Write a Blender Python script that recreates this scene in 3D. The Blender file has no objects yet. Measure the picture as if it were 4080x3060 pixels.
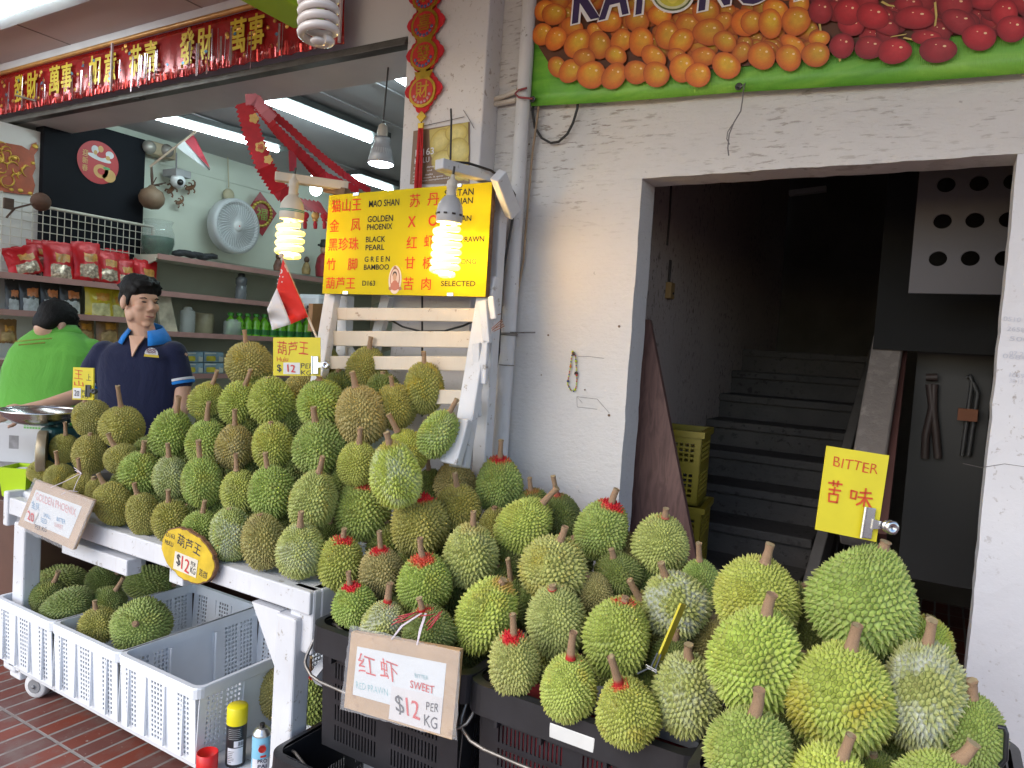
import bpy, bmesh, math, random
import numpy as np
from mathutils import Vector, Matrix, Euler
rad = math.radians
random.seed(7); RNG = np.random.default_rng(7)
sc = bpy.context.scene
COL = sc.collection

# ------------------------------------------------------------------ camera
FPX, YAW, PITCH, ROLL = 2900.0, rad(30.5), rad(-3.0), rad(3.7)
_fw = Vector((-math.sin(YAW)*math.cos(PITCH), math.cos(YAW)*math.cos(PITCH), math.sin(PITCH)))
_ri = Vector((math.cos(YAW), math.sin(YAW), 0)); _up = _ri.cross(_fw)
RI = _ri*math.cos(ROLL) + _up*math.sin(ROLL); UP = -_ri*math.sin(ROLL) + _up*math.cos(ROLL); FW = _fw
CAM = Vector((0, 0, 1.6))
cd = bpy.data.cameras.new('camera'); cam = bpy.data.objects.new('camera', cd); COL.objects.link(cam)
cam.matrix_world = Matrix(((RI.x, UP.x, -FW.x, CAM.x), (RI.y, UP.y, -FW.y, CAM.y), (RI.z, UP.z, -FW.z, CAM.z), (0, 0, 0, 1)))
cd.sensor_width = 36; cd.lens = FPX/4080*36; cd.clip_end = 200; cd.clip_start = .02
sc.camera = cam

# ------------------------------------------------------------------ world, sun, exposure
SUN_EL, SUN_AZ = rad(38), rad(200)          # azimuth from +Y clockwise: behind the camera, street side
w = bpy.data.worlds.new('World'); sc.world = w; w.use_nodes = True
nt = w.node_tree; bg = nt.nodes['Background']
sky = nt.nodes.new('ShaderNodeTexSky'); sky.sky_type = 'NISHITA'; sky.sun_disc = False
sky.sun_elevation = SUN_EL; sky.sun_rotation = SUN_AZ; sky.air_density = 1.0; sky.dust_density = 1.0; sky.ozone_density = 1.0
nt.links.new(sky.outputs[0], bg.inputs[0]); bg.inputs[1].default_value = .15
sd = bpy.data.lights.new('sun', 'SUN'); sd.energy = .9; sd.angle = rad(50); sd.color = (1, .93, .84)
sun = bpy.data.objects.new('sun', sd); COL.objects.link(sun)
_sd = Vector((math.sin(SUN_AZ)*math.cos(SUN_EL), math.cos(SUN_AZ)*math.cos(SUN_EL), math.sin(SUN_EL)))
sun.rotation_euler = _sd.to_track_quat('Z', 'Y').to_euler(); sun.location = (0, -4, 6)
sc.view_settings.view_transform = 'Standard'; sc.view_settings.look = 'None'
sc.view_settings.exposure = 1.25; sc.view_settings.gamma = 1

# ------------------------------------------------------------------ pixel -> world rays (photo shown 2212 wide)
def ray(x, y):
    a = x*1.8445-2040; b = 1530-y*1.8445
    return (RI*a + UP*b)/FPX + FW
def ony(x, y, Y): d = ray(x, y); return CAM + d*(Y/d.y)
def onz(x, y, z): d = ray(x, y); return CAM + d*((z-1.6)/d.z)
def onx(x, y, X): d = ray(x, y); return CAM + d*(X/d.x)
def dep(x, y, t): return CAM + ray(x, y)*t

# ------------------------------------------------------------------ object helpers
def tag(o, label=None, cat=None, group=None, kind=None):
    if label: o['label'] = label
    if cat: o['category'] = cat
    if group: o['group'] = group
    if kind: o['kind'] = kind
    return o
def thing(name, label, cat, loc=(0, 0, 0), rot=(0, 0, 0), group=None):
    o = bpy.data.objects.new(name, None); COL.objects.link(o); o.empty_display_size = .05
    o.location = loc; o.rotation_euler = rot
    tag(o, label, cat, group); return o
def mtx(o):
    m = Matrix.LocRotScale(o.location, o.rotation_euler, o.scale)
    return mtx(o.parent) @ m if o.parent else m

HAND = [0.0]
class MB:
    """collects shapes; build() links them as ONE mesh object"""
    def __init__(s): s.v = []; s.f = []; s.m = []; s.sm = []; s.vc = {}
    def add(s, vs, fs, mi=0, smooth=False, M=None, c=None):
        b = len(s.v)
        if c is not None:
            for i in range(len(vs)): s.vc[b+i] = c[i] if isinstance(c, list) else c
        for p in vs:
            p = Vector(p); s.v.append(M @ p if M else p)
        for f in fs: s.f.append([b+i for i in f]); s.m.append(mi); s.sm.append(smooth)
        return s
    def box(s, c, d, rot=None, mi=0, bev=0.0):
        x, y, z = d[0]/2, d[1]/2, d[2]/2
        M = Matrix.Translation(Vector(c)) @ (Euler(rot).to_matrix().to_4x4() if rot is not None else Matrix())
        if bev <= 0:
            vs = [(-x,-y,-z),(x,-y,-z),(x,y,-z),(-x,y,-z),(-x,-y,z),(x,-y,z),(x,y,z),(-x,y,z)]
            fs = [(0,3,2,1),(4,5,6,7),(0,1,5,4),(1,2,6,5),(2,3,7,6),(3,0,4,7)]
            return s.add(vs, fs, mi, False, M)
        bm = bmesh.new(); bmesh.ops.create_cube(bm, size=1, matrix=Matrix.Diagonal((d[0], d[1], d[2], 1)))
        bmesh.ops.bevel(bm, geom=bm.edges[:], offset=min(bev, min(d)*.45), segments=2, affect='EDGES', profile=.5)
        bm.verts.index_update()
        s.add([v.co.copy() for v in bm.verts], [[v.index for v in f.verts] for f in bm.faces], mi, False, M); bm.free(); return s
    def beam(s, a, b, wd, th, up=(0, 0, 1), mi=0, bev=0.0):
        """square timber from a to b; wd across, th along up"""
        a, b = Vector(a), Vector(b); L = (b-a); n = L.length; z = L.normalized(); u = Vector(up)
        x = u.cross(z)
        if x.length < 1e-4: x = Vector((1, 0, 0)).cross(z)
        x.normalize(); y = z.cross(x)
        M = Matrix(((x.x, y.x, z.x, 0), (x.y, y.y, z.y, 0), (x.z, y.z, z.z, 0), (0, 0, 0, 1))); M.translation = (a+b)/2
        t = MB(); t.box((0, 0, 0), (wd, th, n), bev=bev)
        return s.add(t.v, t.f, mi, False, M)
    def tube(s, pts, r, n=8, mi=0, closed=False, cap=True, smooth=True):
        pts = [Vector(p) for p in pts]; k = len(pts); vs = []; fs = []
        rr = r if hasattr(r, '__len__') else [r]*k
        prev = None
        for i, p in enumerate(pts):
            if closed: t = pts[(i+1) % k]-pts[i-1]
            else: t = pts[min(i+1, k-1)]-pts[max(i-1, 0)]
            t.normalize()
            if prev is None:
                u = Vector((0, 0, 1)).cross(t)
                if u.length < .05: u = Vector((1, 0, 0)).cross(t)
            else: u = prev - t*prev.dot(t)
            u.normalize(); prev = u; v = t.cross(u)
            for j in range(n):
                a = 2*math.pi*j/n; vs.append(p + (u*math.cos(a)+v*math.sin(a))*rr[i])
        for i in range(k if closed else k-1):
            i2 = (i+1) % k
            for j in range(n): fs.append((i*n+j, i*n+(j+1) % n, i2*n+(j+1) % n, i2*n+j))
        s.add(vs, fs, mi, smooth)
        if cap and not closed:
            s.add(vs[:n], [tuple(reversed(range(n)))], mi); s.add(vs[-n:], [tuple(range(n))], mi)
        return s
    def lathe(s, prof, n=24, M=None, mi=0, smooth=True, sx=1, sy=1):
        vs = []; fs = []
        for (r, z) in prof:
            for j in range(n):
                a = 2*math.pi*j/n; vs.append((r*sx*math.cos(a), r*sy*math.sin(a), z))
        for i in range(len(prof)-1):
            for j in range(n): fs.append((i*n+j, i*n+(j+1) % n, (i+1)*n+(j+1) % n, (i+1)*n+j))
        s.add(vs, fs, mi, smooth, M)
        if prof[0][0] > 1e-5: s.add(vs[:n], [tuple(reversed(range(n)))], mi, False, M)
        if prof[-1][0] > 1e-5: s.add(vs[-n:], [tuple(range(n))], mi, False, M)
        return s
    def prism(s, poly, th, M=None, mi=0):
        """polygon in local XY, from z=0 to z=th"""
        n = len(poly); vs = [(x, y, 0) for x, y in poly]+[(x, y, th) for x, y in poly]
        fs = [tuple(reversed(range(n))), tuple(range(n, 2*n))]+[(i, (i+1) % n, n+(i+1) % n, n+i) for i in range(n)]
        return s.add(vs, fs, mi, False, M)
    def blob(s, c, r, seg=16, ring=10, mi=0, M=None, noise=0):
        vs = [(0, 0, 1)]; fs = []
        for i in range(1, ring):
            th = math.pi*i/ring
            for j in range(seg):
                a = 2*math.pi*j/seg; q = 1+random.uniform(-noise, noise); vs.append((math.sin(th)*math.cos(a)*q, math.sin(th)*math.sin(a)*q, math.cos(th)*q))
        vs.append((0, 0, -1)); L = len(vs)-1
        for j in range(seg): fs.append((0, 1+j, 1+(j+1) % seg)); fs.append((L, L-seg+(j+1) % seg, L-seg+j))
        for i in range(ring-2):
            for j in range(seg): a = 1+i*seg; fs.append((a+j, a+seg+j, a+seg+(j+1) % seg, a+(j+1) % seg))
        r = r if hasattr(r, '__len__') else (r, r, r); c = Vector(c)
        vs = [Vector((p[0]*r[0], p[1]*r[1], p[2]*r[2]))+c for p in vs]
        return s.add(vs, fs, mi, True, M)
    def text(s, body, M, h, width=None, mi=0, bold=0.0, shear=0.0, th=0.0, align='CENTER', space=1.0):
        """lettering in the local XY plane of M, glyph height h, squeezed to width when given"""
        cjk = bold > 0 and any(ord(q) > 0x2e80 for q in body); hv = bold/.012
        if cjk: bold = 0
        if any(ord(q) > 0x2e80 for q in body): bold = 0
        c = bpy.data.curves.new('t', 'FONT'); c.body = body; c.size = 1; c.align_x = 'LEFT'; c.offset = bold; c.shear = shear; c.space_character = space
        c.resolution_u = 3
        o = bpy.data.objects.new('t', c); COL.objects.link(o)
        dg = bpy.context.evaluated_depsgraph_get(); me = bpy.data.meshes.new_from_object(o.evaluated_get(dg))
        vs = [v.co.copy() for v in me.vertices]; fs = [list(p.vertices) for p in me.polygons]
        bpy.data.objects.remove(o); bpy.data.curves.remove(c); bpy.data.meshes.remove(me)
        if not vs: return s
        x0 = min(v.x for v in vs); x1 = max(v.x for v in vs); y0 = min(v.y for v in vs); y1 = max(v.y for v in vs)
        k = h/max(y1-y0, 1e-6); kx = width/max(x1-x0, 1e-6) if width else k
        if HAND[0]:                                   # marker writing: wavering strokes
            hh = y1-y0; a_ = HAND[0]*hh
            for q in vs:
                x_, y_ = q.x/hh, q.y/hh; q.x += a_*(math.sin(y_*5.3+x_*1.7)+.6*math.sin(y_*11+x_*4)); q.y += a_*(1.3*math.sin(x_*2.9+1)+.6*math.sin(x_*7.7+y_*3))
        off = {'CENTER': (x0+x1)/2, 'LEFT': x0, 'RIGHT': x1}[align]
        vs = [((v.x-off)*kx, (v.y-(y0+y1)/2)*k, th) for v in vs]
        if cjk:                                        # heavier strokes: two more passes of the pen
            for i_, (ex, ey) in enumerate(((.014, .0), (-.004, .012), (.010, .012))): s.add([(p[0]+ex*h*hv, p[1]+ey*h*hv, p[2]+.00008*(i_+1)) for p in vs], fs, mi, False, M)
        return s.add(vs, fs, mi, False, M)
    def build(s, name, mats, parent=None, world=False, bevel=0.0, smooth_angle=None):
        me = bpy.data.meshes.new(name)
        vs = s.v
        if parent is not None and world:
            inv = mtx(parent).inverted(); vs = [inv @ p for p in vs]
        me.from_pydata([tuple(p) for p in vs], [], s.f)
        mats = mats if isinstance(mats, (list, tuple)) else [mats]
        for m in mats: me.materials.append(m)
        me.polygons.foreach_set('material_index', s.m); me.polygons.foreach_set('use_smooth', s.sm); me.update()
        if s.vc:
            a = me.color_attributes.new('Col', 'FLOAT_COLOR', 'POINT')
            for i, c in s.vc.items(): a.data[i].color = (*c, 1)
        o = bpy.data.objects.new(name, me); COL.objects.link(o)
        if parent is not None: o.parent = parent
        if bevel > 0:
            b = o.modifiers.new('bevel', 'BEVEL'); b.width = bevel; b.segments = 2; b.limit_method = 'ANGLE'; b.angle_limit = rad(40)
        return o

def frame(o, ux, uy):
    """matrix whose XY plane is spanned by ux, uy at origin o"""
    ux = Vector(ux).normalized(); uz = ux.cross(Vector(uy)).normalized(); uy = uz.cross(ux)
    M = Matrix(((ux.x, uy.x, uz.x, 0), (ux.y, uy.y, uz.y, 0), (ux.z, uy.z, uz.z, 0), (0, 0, 0, 1))); M.translation = Vector(o); return M
def cat_copy(o, loc, rot=None, scale=None):
    c = o.copy(); COL.objects.link(c); c.location = loc
    if rot is not None: c.rotation_euler = rot
    if scale is not None: c.scale = scale
    for ch in o.children:
        d = ch.copy(); COL.objects.link(d); d.parent = c
        for g in ch.children: e = g.copy(); COL.objects.link(e); e.parent = d
    return c

# ------------------------------------------------------------------ materials
class NT:
    def __init__(s, name):
        s.m = bpy.data.materials.new(name); s.m.use_nodes = True; s.t = s.m.node_tree; s.b = s.t.nodes['Principled BSDF']
    def n(s, typ, **kw):
        x = s.t.nodes.new(typ)
        for k, v in kw.items(): setattr(x, k, v)
        return x
    def l(s, a, b): s.t.links.new(a, b)
    def coord(s, sc3=(1, 1, 1), kind='Object', rot=(0, 0, 0)):
        t = s.n('ShaderNodeTexCoord'); mp = s.n('ShaderNodeMapping'); mp.inputs['Scale'].default_value = sc3; mp.inputs['Rotation'].default_value = rot
        s.l(t.outputs[kind], mp.inputs[0]); return mp.outputs[0]
    def noise(s, vec, scale, detail=4, rough=.55, dist=0):
        x = s.n('ShaderNodeTexNoise'); x.inputs['Scale'].default_value = scale; x.inputs['Detail'].default_value = detail
        x.inputs['Roughness'].default_value = rough; x.inputs['Distortion'].default_value = dist; s.l(vec, x.inputs['Vector']); return x.outputs['Fac']
    def ramp(s, fac, stops):
        x = s.n('ShaderNodeValToRGB'); e = x.color_ramp.elements
        for i, (p, c) in enumerate(stops):
            if i < 2: q = e[i]; q.position = p
            else: q = e.new(p)
            q.color = c if len(c) == 4 else (*c, 1)
        s.l(fac, x.inputs[0]); return x.outputs[0]
    def mask(s, fac, a, b):
        return s.ramp(fac, [(a, (0, 0, 0)), (b, (1, 1, 1))])
    def mix(s, fac, a, b, mode='MIX'):
        x = s.n('ShaderNodeMix', data_type='RGBA', blend_type=mode)
        for v, i in ((fac, 0), (a, 6), (b, 7)):
            if isinstance(v, (int, float)): x.inputs[i].default_value = v
            elif isinstance(v, (tuple, list)): x.inputs[i].default_value = (*v, 1) if len(v) == 3 else v
            else: s.l(v, x.inputs[i])
        return x.outputs[2]
    def math(s, op, a, b=0.0):
        x = s.n('ShaderNodeMath', operation=op)
        for i, v in enumerate((a, b)):
            if isinstance(v, (int, float)): x.inputs[i].default_value = v
            else: s.l(v, x.inputs[i])
        return x.outputs[0]
    def bump(s, h, strength=.3, dist=.01):
        x = s.n('ShaderNodeBump'); x.inputs['Strength'].default_value = strength; x.inputs['Distance'].default_value = dist
        s.l(h, x.inputs['Height']); s.l(x.outputs[0], s.b.inputs['Normal']); return x
    def col(s, c):
        if isinstance(c, tuple): s.b.inputs['Base Color'].default_value = (*c, 1)
        else: s.l(c, s.b.inputs['Base Color'])
    def set(s, rough=.5, metal=0, spec=.5, **kw):
        s.b.inputs['Roughness'].default_value = rough; s.b.inputs['Metallic'].default_value = metal; s.b.inputs['Specular IOR Level'].default_value = spec
        for k, v in kw.items(): s.b.inputs[k].default_value = v
        return s.m
def lin(r, g, b):
    f = lambda c: (c/255/12.92) if c <= 10 else ((c/255+.055)/1.055)**2.4
    return (f(r), f(g), f(b))
_mc = {}
def mat(name, col, rough=.5, var=.12, scale=9, metal=0, bump=0, bscale=80, spec=.5, dirt=None, dirt_amt=.5, em=0, emc=None, **kw):
    if name in _mc: return _mc[name]
    t = NT(name); v = t.coord()
    nz = t.noise(v, scale, 5)
    c2 = tuple(min(1, c*(1+var)) for c in col); c1 = tuple(c*(1-var) for c in col)
    c = t.ramp(nz, [(.3, c1), (.7, c2)])
    if dirt:
        d = t.mask(t.noise(v, scale*2.3, 8, .7), 1-dirt_amt*.85, 1-dirt_amt*.85+.12); c = t.mix(d, c, dirt)
    t.col(c)
    if bump: t.bump(t.noise(v, bscale, 4), bump, .004)
    m = t.set(rough, metal, spec, **kw)
    if em:
        t.b.inputs['Emission Color'].default_value = (*(emc or col), 1); t.b.inputs['Emission Strength'].default_value = em
    _mc[name] = m; return m
def emit(name, col, strength):
    if name in _mc: return _mc[name]
    t = NT(name); t.b.inputs['Base Color'].default_value = (.8, .8, .8, 1)
    t.b.inputs['Emission Color'].default_value = (*col, 1); t.b.inputs['Emission Strength'].default_value = strength
    _mc[name] = t.m; return t.m

def plaster(name, base, stain, streak=(7, 7, 26), amt=.5, bumpy=.35, warm=None, above=None):
    t = NT(name); v = t.coord(); vs = t.coord(streak)
    c = t.ramp(t.noise(v, 2.2, 5), [(.3, tuple(x*.9 for x in base)), (.7, base)])
    if warm: c = t.mix(t.mask(t.noise(v, 1.1, 4), .5, .8), c, warm)
    pits = t.noise(vs, 3.2, 6, .62); fine = t.noise(v, 55, 5, .6)
    m1 = t.mask(pits, .60-.05*amt, .66-.05*amt); reg = t.mask(t.noise(v, 1.7, 3), .38, .60)
    if above is not None:                             # flaking only on the upper band of the wall, with a ragged lower limit
        sx = t.n('ShaderNodeSeparateXYZ'); gp_ = t.n('ShaderNodeNewGeometry'); t.l(gp_.outputs['Position'], sx.inputs[0])
        zz = t.math('SUBTRACT', t.math('ADD', sx.outputs['Z'], t.math('MULTIPLY', t.noise(v, 2.4, 4), .55)), above)
        hi = t.mask(zz, .12, .42); reg = t.math('MULTIPLY', reg, t.math('ADD', t.math('MULTIPLY', hi, .92), .08)); pits = t.mix(t.math('ADD', t.math('MULTIPLY', hi, .8), .2), (.5, .5, .5), pits)
    c = t.mix(t.math('MULTIPLY', m1, t.math('MULTIPLY', reg, .85)), c, stain)
    sp = t.mask(t.noise(v, 38, 3, .5), .70, .76)
    c = t.mix(t.math('MULTIPLY', sp, .45), c, tuple(x*.8 for x in stain))
    t.col(c)
    h = t.math('ADD', t.math('MULTIPLY', pits, -.9), t.math('MULTIPLY', fine, .35))
    t.bump(h, bumpy, .012); return t.set(.85, 0, .2)
def paintwood(name, base=(.66, .66, .68), worn=(.25, .2, .16), amt=.35, vert=False):
    t = NT(name); v = t.coord()
    g = t.coord((30, 4, 4)) if not vert else t.coord((18, 18, 3))
    c = t.ramp(t.noise(v, 5, 4), [(.3, tuple(x*.86 for x in base)), (.7, base)])
    chip = t.mask(t.noise(v, 26, 8, .72), .71-.14*amt, .74-.14*amt)
    dirt = t.mask(t.noise(g, 3, 6, .7), .55, .85)
    c = t.mix(t.math('MULTIPLY', dirt, .55*amt+.1), c, tuple(x*1.6 for x in worn))
    c = t.mix(t.math('MULTIPLY', chip, .8), c, worn); t.col(c)
    t.bump(t.math('ADD', t.math('MULTIPLY', chip, -.5), t.noise(g, 4, 5)), .25, .004); return t.set(.6, 0, .35)

# ================================================================== the place
WY, PX0, PX1, PY = 2.40, -1.94, -1.558, 2.30        # doorway wall, pillar, shopfront plane
DX0, DX1, DZ = -0.945, 0.125, 2.205                 # doorway
SX, CZ = -5.0, 2.92                                 # shop side wall, shop ceiling
VZ = (ony(0, 146, PY).z+ony(512, 2, PY).z)/2        # five-foot-way ceiling

# ground: brick paving laid in stack bond
t = NT('brick_paving'); v = t.coord(rot=(0, 0, rad(90)))
br = t.n('ShaderNodeTexBrick', offset=0.0, offset_frequency=1); t.l(v, br.inputs['Vector'])
for k, q in (('Scale', 1), ('Mortar Size', .007), ('Mortar Smooth', .3), ('Brick Width', .245), ('Row Height', .083), ('Bias', -.1)): br.inputs[k].default_value = q
br.inputs['Color1'].default_value = (.20, .050, .030, 1); br.inputs['Color2'].default_value = (.13, .060, .052, 1); br.inputs['Mortar'].default_value = (.27, .25, .23, 1)
v2 = t.coord(); n1 = t.noise(v2, 7, 6, .65); n2 = t.noise(v2, 60, 4, .6)
c = t.mix(t.mask(n1, .5, .75), br.outputs['Color'], (.17, .12, .105)); c = t.mix(t.mask(n2, .66, .72), c, (.36, .30, .26)); t.col(c)
t.bump(t.math('SUBTRACT', t.math('MULTIPLY', n2, .15), br.outputs['Fac']), .5, .006); t.set(.55, 0, .4)
M_BRICK = t.m
g = MB(); n = 1
g.add([(-60, -60, 0), (60, -60, 0), (60, 60, 0), (-60, 60, 0)], [(0, 1, 2, 3)])
tag(g.build('pavement', M_BRICK), 'red brick paving with grey grout in front of the stall', None, None, 'structure')
g = MB(); g.box((-3.3, 5.1, .012), (3.5, 5.2, .02)); tag(g.build('shop_floor', mat('floor_tile', (.32, .31, .29), .4, .1, 3)), None, None, None, 'structure')

M_WALL = plaster('whitewash', (.67, .645, .63), (.25, .21, .18), (4.5, 4.5, 26), amt=.85, bumpy=.9, warm=(.60, .56, .53), above=2.15)
M_WALL2 = plaster('whitewash_smooth', (.68, .66, .67), (.36, .31, .28), (14, 14, 14), .12, .15)
M_INT = plaster('stairwell_plaster', (.44, .37, .345), (.12, .10, .09), (14, 14, 9), .75, .5)
M_GREEN = mat('pale_green_wall', (.60, .63, .55), .7, .06, 2)
M_CEIL = mat('shop_ceiling_paint', (.42, .41, .43), .7, .06, 2)
M_SOFF = mat('beam_soffit_paint', (.52, .50, .50), .6, .08, 2.5, dirt=(.42, .36, .36), dirt_amt=.45)

# doorway wall with jamb reveals: roughly plastered, edges slightly uneven
def wobble(p, amt=.004): return Vector((p[0]+random.uniform(-amt, amt), p[1]+random.uniform(-amt*.5, amt*.5), p[2]+random.uniform(-amt, amt)))
def rough_wall(name, x0, x1, z0, z1, y0, y1, m, edge=()):
    b = MB(); nx = max(2, int((x1-x0)/.04)); nz = max(2, int((z1-z0)/.04)); vs = []; fs = []
    for j in range(nz+1):
        for i in range(nx+1):
            p = Vector((x0+(x1-x0)*i/nx, y0, z0+(z1-z0)*j/nz)); inside = 0 < i < nx and 0 < j < nz
            p.y += random.uniform(-.0012, .0012)
            if i == nx and 'R' in edge: p.x += random.uniform(-.0022, .0012)
            if i == 0 and 'L' in edge: p.x += random.uniform(-.0012, .0022)
            if j == 0 and 'B' in edge: p.z += random.uniform(-.0012, .0022)
            vs.append(p)
    for j in range(nz):
        for i in range(nx): a = j*(nx+1)+i; fs.append((a, a+1, a+nx+2, a+nx+1))
    k = len(vs); ring = [i for i in range(nx+1)]+[j*(nx+1)+nx for j in range(1, nz+1)]+[nz*(nx+1)+i for i in range(nx-1, -1, -1)]+[j*(nx+1) for j in range(nz-1, 0, -1)]
    back = [Vector((vs[i].x, y1, vs[i].z)) for i in ring]; vs += back; L = len(ring)
    for q in range(L): fs.append((ring[(q+1) % L], ring[q], k+q, k+(q+1) % L))
    fs.append(tuple(k+q for q in range(L)))
    b.add(vs, fs); return b
JB = WY+.13
wl = thing('doorway_wall', 'rough whitewashed wall around the dark stair doorway, cracked and flaking', 'wall', (-.4, WY, 0))
rough_wall('w', PX1+.001, DX0, 0, DZ, WY, JB, M_WALL, 'R').build('wall_panel', M_WALL, wl, True)
rough_wall('w', PX1+.001, 1.6, DZ, 4.0, WY, JB, M_WALL, 'B').build('lintel', M_WALL, wl, True)
rough_wall('w', DX1, 1.6, 0, DZ, WY, JB, M_WALL2, 'L').build('wall_panel', M_WALL2, wl, True)
# small marks on the wall: old plug holes, cracks, a painted-over plate
b = MB()
for x, y, r in ((1144, 312, 2.6), (1185, 724, 3.2), (1338, 705, 4), (1316, 897, 4.2), (1170, 810, 2), (1264, 842, 2.4)):
    p = ony(x, y, WY); b.lathe([(r*.0012, 0), (r*.0010, .003), (r*.0006, .003), (r*.0004, .0005)], 10, frame(p+Vector((0, -.002, 0)), (1, 0, 0), (0, 0, 1)))
b.build('wall_plug', mat('wall_plug', (.18, .12, .08), .8), wl, True)
b = MB()
for pts in (((1249, 770), (1272, 770), (1305, 774)), ((1256, 868), (1246, 857), (1247, 879), (1290, 884)), ((1246, 857), (1290, 862), (1316, 892)), ((2080, 1001), (2120, 1010), (2170, 1002), (2212, 1008))):
    P = [ony(x, y, WY-.0015) for x, y in pts]; b.tube(P, .0007, 5)
b.build('crack', mat('crack', (.10, .085, .075), .9), wl, True)
b = MB()
for k, (x, y, s) in enumerate(((2152, 690, '0510 2'), (2160, 712, '2658 S'), (2165, 733, '5001'), (2165, 765, '07 25 x'), (2150, 771, '0684'), (2165, 812, '10591/1'), (2165, 825, '30 1319/2'))):
    b.text(s, frame(ony(x+42, y, WY-.002), (1, 0, -.06), (0, 0, 1)), .012, .055)
b.build('pencil_number', mat('pencil', (.52, .52, .57), .8), wl, True)

b = MB(); b.box(((PX0+PX1)/2, (PY+2.75)/2, 2), (PX1-PX0, 2.75-PY, 4), bev=.006)
tag(b.build('pillar', M_WALL2), 'smooth white shopfront pillar hung with the red ornament string', 'pillar')
# shopfront header: white board, dark shutter track, grey soffit
hd = thing('shopfront_header', 'shopfront header with dark shutter track and grey soffit over the shop opening', 'beam', (-3.5, PY, 2.78))
b = MB(); b.box((-3.9, PY+.19, 3.40), (3.916, .30, 1.18)); b.build('header_board', mat('header_white', (.62, .62, .64), .5, .05, 2), hd, True)
b = MB()
for dy, dz, h in ((-.010, 2.772, .014), (-.004, 2.7855, .013), (.006, 2.798, .012)): b.box((-3.9, PY+dy+.02, dz), (3.916, .05, h), bev=.003)
b.build('shutter_track', mat('dark_steel', (.10, .095, .09), .45, .3, 12, .6), hd, True)
b = MB(); b.box((-3.9, PY+.165, 2.792), (3.918, .27, .034)); b.build('soffit', M_SOFF, hd, True)
b = MB(); p = onz(300, 211, 2.771); b.box(p+Vector((0, 0, .0)), (.05, .03, .02)); b.box(p+Vector((.035, 0, -.004)), (.03, .012, .012)); b.build('latch', mat('black_steel', (.03, .03, .03), .4), hd, True)

# shop interior shell
b = MB(); b.box((SX-.2, 5.0, 1.375), (.4, 5.8, 2.75)); b.box((SX-.2, 5.3, 2.877), (.4, 5.2, .25)); tag(b.build('shop_side_wall', M_GREEN), 'pale green inside wall behind the grocery shelves', 'wall')
b = MB(); b.box((-3.4, 7.7, 1.5), (3.4, .1, 3.0)); tag(b.build('shop_back_wall', M_GREEN), 'plain back wall deep inside the shop', 'wall')
b = MB(); b.box((PX1-.12, 5.2, 1.5), (.12, 5.0, 3.0)); tag(b.build('shop_party_wall', M_GREEN), 'party wall between the shop and the stairwell', 'wall')
b = MB(); b.box((-3.3, 5.15, CZ+.06), (3.5, 5.2, .1))
for x in (-2.65, -3.05, -4.15): b.box((x, 4.2, CZ-.005), (.012, 3.4, .008))
tag(b.build('shop_ceiling', M_CEIL), None, None, None, 'structure')
# five-foot-way ceiling
b = MB(); b.box((-2.5, 1.0, VZ+.05), (8.5, 2.6, .1))
tag(b.build('walkway_ceiling', mat('walkway_ceiling_paint', (.50, .40, .38), .8, .05, 1.5)), None, None, None, 'structure')
b = MB(); b.box((-3.9, PY-.012, VZ-.022), (3.9, .03, .045), bev=.004); tag(b.build('ceiling_trim', mat('trim_white', (.62, .60, .60), .6, .06, 6, dirt=(.4, .3, .2), dirt_amt=.3)), 'white trim strip along the walkway ceiling above the red banner', 'trim')
b = MB()
for x in (-4.35, -3.2): b.box((x, 1.6, VZ-.001), (.006, 1.4, .004))
b.box((-3.5, 1.75, VZ-.001), (3, .006, .004)); tag(b.build('ceiling_joint', mat('joint_dark', (.22, .17, .16), .8)), None, None, None, 'structure')

# ---------------------------------------------------------------- stairwell
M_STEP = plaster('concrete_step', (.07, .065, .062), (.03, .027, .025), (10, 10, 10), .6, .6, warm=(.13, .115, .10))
LX = -1.12
b = MB(); b.box((LX-.05, 4.2, 1.6), (.1, 3.34, 3.2));
lw = tag(b.build('stairwell_wall', M_INT), 'grimy spotted plaster wall on the left of the dark stairs', 'wall')
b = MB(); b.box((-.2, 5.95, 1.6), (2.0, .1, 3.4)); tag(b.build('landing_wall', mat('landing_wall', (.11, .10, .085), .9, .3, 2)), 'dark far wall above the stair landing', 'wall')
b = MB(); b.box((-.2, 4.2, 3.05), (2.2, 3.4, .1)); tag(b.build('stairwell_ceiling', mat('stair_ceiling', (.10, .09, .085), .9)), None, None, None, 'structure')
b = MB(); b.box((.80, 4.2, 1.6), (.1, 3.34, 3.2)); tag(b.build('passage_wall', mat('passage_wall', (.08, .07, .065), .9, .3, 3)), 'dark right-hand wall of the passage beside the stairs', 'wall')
st = thing('staircase', 'dark worn concrete stairs climbing inside the doorway with a sloped side parapet', 'staircase', (-.7, 2.7, 0))
NST = 11; RX = -.40
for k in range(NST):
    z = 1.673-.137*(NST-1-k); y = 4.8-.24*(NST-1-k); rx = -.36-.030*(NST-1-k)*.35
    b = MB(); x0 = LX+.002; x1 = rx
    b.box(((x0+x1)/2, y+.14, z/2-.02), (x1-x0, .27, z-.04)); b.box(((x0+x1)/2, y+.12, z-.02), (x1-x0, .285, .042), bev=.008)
    b.build('step', M_STEP, st, True)
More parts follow.
